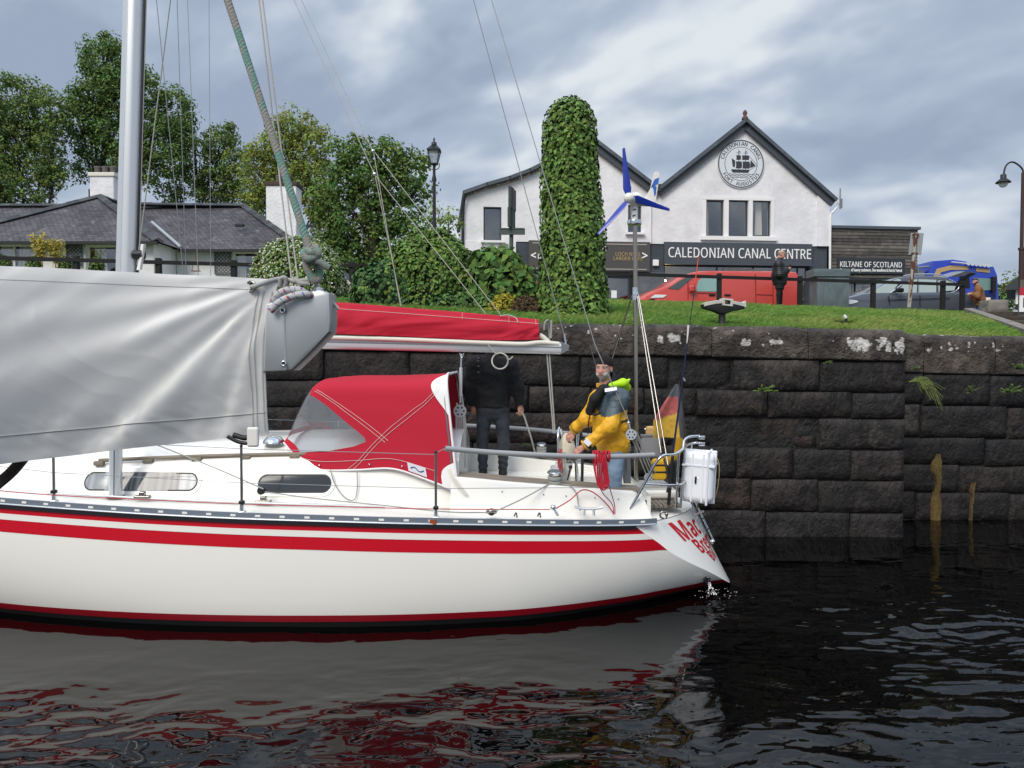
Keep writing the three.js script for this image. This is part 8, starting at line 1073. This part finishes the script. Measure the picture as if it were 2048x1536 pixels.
// ---------- the boom of the camera's own boat ----------
{
  const q = (px, py, D) => at(px, py, D), D0 = 1.66, D1 = 2.0, Dx = px => mix(D0, D1, px / 545), a0 = q(0, 540, D0), t = thing('boom_and_cover', 'pale grey sail cover on an aluminium boom in the left foreground', 'boom', q(300, 700, 1.8));
  const topL = [[-620, 505], [-300, 517], [0, 529], [260, 541], [545, 556]], botL = [[-620, 990], [-300, 966], [0, 926], [260, 896], [518, 868]];
  const cv = (pts, u) => { const s = u * (pts.length - 1), k = Math.min(pts.length - 2, Math.floor(s)), f = s - k; return [mix(pts[k][0], pts[k + 1][0], f), mix(pts[k][1], pts[k + 1][1], f)]; };
  // stretched cloth: folds fan from the clew eye at the top aft corner and from the lower strap
  const folds = (px, py) => { const dx = 560 - px, dy = py - 548, r = Math.hypot(dx, dy), an = Math.atan2(dy, dx); let h = 0; const w = sstep(30, 190, r) * (1 - 0.55 * sstep(430, 900, r)); h += w * (0.0062 * Math.sin(an * 15.5 + 0.7 + 0.5 * fbm(px * 0.006, py * 0.006, 2, 2)) * sstep(0.10, 0.30, an) * sstep(1.35, 0.9, an) + 0.0028 * Math.sin(an * 31 + 1.1)); const k = 0.42; const s1 = (px * 0.62 + py * 0.78); h += 0.012 * fbm(px * 0.0042 + py * 0.0052, (py * 0.62 - px * 0.78) * 0.0016, 5, 3) * 1.6; h += 0.010 * Math.exp(-(((px - 250) + (py - 860) * 1.5) ** 2) / 3000); const b = sstep(770, 850, py + 0.11 * (px - 500) * -1); h += 0.006 * fbm(px * 0.02, py * 0.02, 9, 3) * sstep(800, 880, py + px * 0.10); h += 0.003 * fbm(px * 0.03, py * 0.03, 19, 3) * sstep(380, 500, px); { const s2 = px * 0.80 + py * 0.60, t2 = py * 0.80 - px * 0.60; h += 0.0022 * (1 - Math.abs(noise3(t2 * 0.021 + 0.6 * noise3(s2 * 0.01, 4, 1), s2 * 0.0035, 8))) * sstep(0.1, 0.5, noise3(s2 * 0.004, t2 * 0.006, 31)); } return h * mix(0.22, 1, sstep(546, 440, px)); };
  const front = (u, v) => { const a = cv(topL, u), b = cv(botL, u); const px = mix(a[0], b[0], v), py = mix(a[1], b[1], v), D = Dx(px) ; const p = q(px, py, D); const belly = 0.085 * Math.sin(Math.pow(clamp(v * 0.93 + 0.04), 0.8) * Math.PI) * (1 - 0.35 * sstep(0.55, 1, u)); const n = V(-0.45, 0.05, 1).normalize(); return p.addScaledVector(n, belly * 0.75 + folds(px, py) - 0.04); };
  const cloth = std(0xdedcd7, 0.6);
  const cover = wld(t, 'sail_cover', [grid(front, 260, 150), grid((u0, v) => { const u = u0 * 0.93, p = front(u, 0), b = front(u, 1); const w = V(-0.25, 0, -1).normalize(); return p.clone().lerp(b, v).addScaledVector(w, 0.16 + 0.10 * Math.sin(v * Math.PI)).addScaledVector(V(0, 0, 0), 0); }, 60, 20), grid((u0, v) => { const u = u0 * 0.93, p = front(u, 0), w = V(-0.25, 0, -1).normalize(); return p.addScaledVector(w, 0.16 * v).add(V(0, 0.003 * Math.sin(v * Math.PI), 0)); }, 80, 6)], cloth);
  // doubled hems and their stitching
  const strip = (u0, u1, v0, v1, o) => grid((a, b) => front(mix(u0, u1, a), mix(v0, v1, b)).add(V(-0.0010 * o, 0, 0.0026 * o)), 60, 80); wld(cover, 'leech_hem', strip(0.968, 1.0, 0.0, 1.0, 1), cloth); wld(cover, 'foot_hem', grid((a, b) => front(mix(0, 0.999, a), mix(0.865, 1, b)).add(V(-0.001, 0, 0.0022)), 220, 16), cloth); wld(cover, 'top_hem', grid((a, b) => front(a, mix(0, 0.075, b)).add(V(-0.001, 0, 0.002)), 220, 6), cloth);
  const stitch = []; for (const u of [0.972, 0.981, 0.9955]) for (let k = 0; k < 110; k++) { const v = 0.08 + 0.9 * k / 110, p = front(u + (k % 2 ? 0.0011 : -0.0011), v).add(V(-0.0014, 0, 0.0042)), r = front(u + (k % 2 ? -0.0011 : 0.0011), v + 0.0085).add(V(-0.0014, 0, 0.0042)); stitch.push(rod(p, r, 0.0008, 0.0008, 3)); } const stm = wld(cover, 'stitching', stitch, std(0xa9a9a4, 0.9)); stm.userData.kind = 'stuff';
  wld(cover, 'foot_seam', tube(Array.from({ length: 90 }, (_, i) => front(0.999 * i / 89, 0.863).add(V(-0.001, 0, 0.0022))), 0.0014, 260, 5), std(0xa3a29d, 0.9));
  const ey = front(0.957, 0.062).add(V(-0.002, 0.002, 0.006)); wld(cover, 'clew_eye', [new THREE.TorusGeometry(0.013, 0.0035, 10, 30).rotateY(-0.3).translate(ey.x, ey.y, ey.z)], Ym.steel); wld(cover, 'clew_hole', new THREE.CircleGeometry(0.0115, 20).rotateY(-0.3).translate(ey.x, ey.y, ey.z - 0.001), M.black);
  // boom section and its cast end fitting
  const E = 2.03, k = (x, y, d = 0) => q(x, y, E - d), al = std(0xb2b6b8, 0.42, { metalness: 0.65 });
  const dir = V(-0.83, 0, 0.55).normalize(); const sec = []; { const c = k(566, 664), far = c.clone().addScaledVector(dir, 2.4); wld(t, 'boom_section', grid((u, v) => { const p = c.clone().lerp(far, u), a = v * 6.2832, cs = Math.cos(a), sn = Math.sin(a), kk = 1 / Math.pow(Math.pow(Math.abs(cs), 5) + Math.pow(Math.abs(sn), 5), 0.2); return p.add(V(0.55, 0, 0.83).multiplyScalar(0.03 * kk * sn - 0.09)).add(V(0, 0.088 * kk * cs, 0)); }, 3, 36), al); }
  const end = extr([[577, 609], [602, 594], [650, 590], [660, 594], [662, 640], [660, 662], [618, 707], [590, 734], [578, 735]].map(p => { const v = k(...p); return [v.x, v.y]; }), 0.07, 0.009); wld(t, 'end_casting', creased(end.translate(0, 0, -E - 0.035), 0.5), al);
  const bandG = extr([[546, 614], [577, 607], [579, 737], [541, 739]].map(p => { const v = k(...p); return [v.x, v.y]; }), 0.082, 0.006); wld(t, 'end_collar', creased(bandG.translate(0, 0, -E - 0.041), 0.5), al);
  for (const [x, y] of [[565, 621], [567, 727]]) { const c = k(x, y, 0.052); const r = wld(t, 'rivet', new THREE.TorusGeometry(0.0055, 0.002, 8, 20).translate(c.x, c.y, c.z), Ym.chrome); wld(r, 'rivet_hole', new THREE.CircleGeometry(0.0045, 14).translate(c.x, c.y, c.z), M.black); }
  // shackle on the casting
  wld(t, 'shackle', [extr([[622, 596], [626, 580], [634, 572], [643, 575], [648, 592]].map(p => { const v = k(...p); return [v.x, v.y]; }), 0.012, 0.002).translate(0, 0, -E - 0.006), tube([k(628, 555, 0.01), k(632, 566, 0.012), k(639, 580, 0.008)], 0.005, 12, 8)], Ym.steel); { const c = k(640, 580, 0.012); wld(t, 'shackle_pin', new THREE.CylinderGeometry(0.007, 0.007, 0.03, 14).rotateX(1.57).translate(c.x, c.y, c.z), Ym.chrome); }
  // lacing cord through the eye, and flecked reef line packed in the end
  const cord = std(0xa7a8a4, 0.9, { bumpMap: T.weave, bumpScale: 0.001 }); wld(t, 'lacing_cord', [tube([ey.clone().add(V(0, 0, -0.005)), ey.clone().add(V(0.012, 0.0, 0.006)), k(556, 558, 0.01), k(590, 562, 0.02), k(626, 561, 0.015), k(634, 570, 0.0)], 0.0062, 60, 8), tube([k(560, 572, 0.02), k(563, 556, 0.03), k(571, 556, 0.03), k(570, 572, 0.02), k(563, 576, 0.01)], 0.0058, 40, 8), tube([k(590, 556, 0.02), k(600, 566, 0.025), k(618, 567, 0.02)], 0.006, 20, 8)], cord);
  const fleck = std(0xffffff, 0.9, { map: tex(256, 64, (u, v) => { const s = fract(u * 9 + v * 1.0), d = fract(v * 4 + u * 4); const c = [0.76, 0.76, 0.75]; if (s < 0.20 && d < 0.7 && fract(u * 3) < 0.34) return [0.78, 0.22, 0.18]; if (s > 0.22 && s < 0.34 && d < 0.7) return [0.16, 0.36, 0.66]; const n = 0.92 + 0.1 * Math.sin(u * 500) * Math.sin(v * 60); return c.map(x => x * n); }) });
  wld(t, 'reef_line', tube([k(540, 622, 0.065), k(560, 604, 0.065), k(588, 592, 0.06), k(612, 589, 0.055), k(640, 597, 0.0)], 0.0095, 60, 10), fleck); wld(t, 'reef_line', tube([k(546, 602, 0.02), k(560, 586, 0.03), k(582, 579, 0.03), k(604, 582, 0.03), k(622, 596, 0.0)], 0.0095, 60, 10), fleck); wld(t, 'reef_line', tube([k(648, 598, 0.0), k(664, 604, 0.0), k(672, 612, 0.0), k(677, 618, 0.0)], 0.0042, 20, 7), Ym.rope);
  // strap and sail tie under the cover
  const st = front(0.958, 0.995); wld(t, 'sail_tie', [tube([k(455, 873, 0.1), k(478, 884, 0.1), k(497, 886, 0.1), k(506, 880, 0.1)], 0.005, 24, 8), tube([k(468, 870, 0.08), k(490, 876, 0.09), k(500, 873, 0.09)], 0.007, 20, 8)], M.black); wld(t, 'cover_strap', rbox(0.030, 0.05, 0.012, 0.006, k(506, 872, 0.10).x, k(506, 874, 0.10).y, k(506, 872, 0.10).z), cloth);
  // topping lift with a bowline
  const rope = std(0xffffff, 0.92, { map: tex(512, 128, (u, v) => { const a = fbm(u * 40, v * 4, 3, 3), tw = Math.sin((u * 900 + v * 6.283 * 3)), g = sstep(0.1, 0.55, Math.sin(u * 24 + 1.5 * noise3(u * 30, 1, 1)) + 0.6 * Math.sin(v * 6.283 + u * 120) + a); const n = 0.9 + 0.12 * tw; return [mix(0.60, 0.46, g) * n, mix(0.59, 0.61, g) * n, mix(0.56, 0.56, g) * n]; }), bumpMap: tex(256, 64, (u, v) => 0.5 + 0.5 * Math.sin(u * 6.283 * 120 + v * 6.283 * 3) , false), bumpScale: 0.002 });
  const l = thing('topping_lift', 'thick green flecked rope tied with a bowline to boom end', 'rope', k(630, 560)); const z = 0.03, kk = (x, y, d = 0) => k(x, y, z + d); const hi = kk(455, 0), lo = kk(616, 488), hi2 = hi.clone().addScaledVector(hi.clone().sub(lo), 0.9);
  wld(l, 'standing_part', tube([hi2, hi, kk(537, 250, 0), kk(590, 410, 0.0), lo, kk(622, 505, 0.0)], 0.0098, 80, 10), rope); wld(l, 'loop', tube([kk(620, 500, 0.0), kk(612, 520, 0.006), kk(618, 545, 0.004), kk(630, 562, 0.0), kk(638, 556, -0.01), kk(637, 535, -0.008), kk(632, 518, -0.004), kk(622, 506, 0.016), kk(611, 500, 0.012)], 0.0098, 80, 10), rope);
  wld(l, 'knot', [tube([kk(611, 502, 0.004), kk(607, 508, 0.016), kk(616, 518, 0.022), kk(629, 515, 0.022), kk(636, 506, 0.012), kk(630, 496, -0.002), kk(618, 494, -0.012), kk(609, 501, -0.006)], 0.0100, 60, 10), tube([kk(624, 524, 0.006), kk(633, 517, 0.018), kk(634, 508, 0.024), kk(625, 505, 0.024)], 0.0098, 30, 10)], rope); wld(l, 'tail', tube([kk(628, 522, 0.012), kk(640, 524, 0.020), kk(652, 532, 0.022), kk(660, 537, 0.022)], 0.0092, 30, 10), rope);
  // slack lines falling past the boom end, and a dark hose low at the left
  const w2 = thing('flag_halyards', 'two thin pale lines rising from the boom end to sky', 'rope', k(592, 600)); for (const [x0, x1, y1] of [[518, 588, 600], [525, 601, 600]]) { const a = k(x0, 0, -0.04), b = k(x1, y1, -0.04); wld(w2, 'line', rod(a.clone().addScaledVector(a.clone().sub(b), 0.8), b, 0.0022, 0.0022, 6), Ym.rope); }
  const hs = thing('dark_hose', 'dark hose sloping under the sail cover at left edge', 'hose', q(20, 950, 1.75)); wld(hs, 'hose_body', tube([q(-60, 1010, 1.6), q(-5, 968, 1.7), q(22, 945, 1.75), q(56, 905, 1.85)], 0.0125, 40, 10), std(0x2e2622, 0.75, { map: T.mottled }));
}
renderer.render(scene, camera);
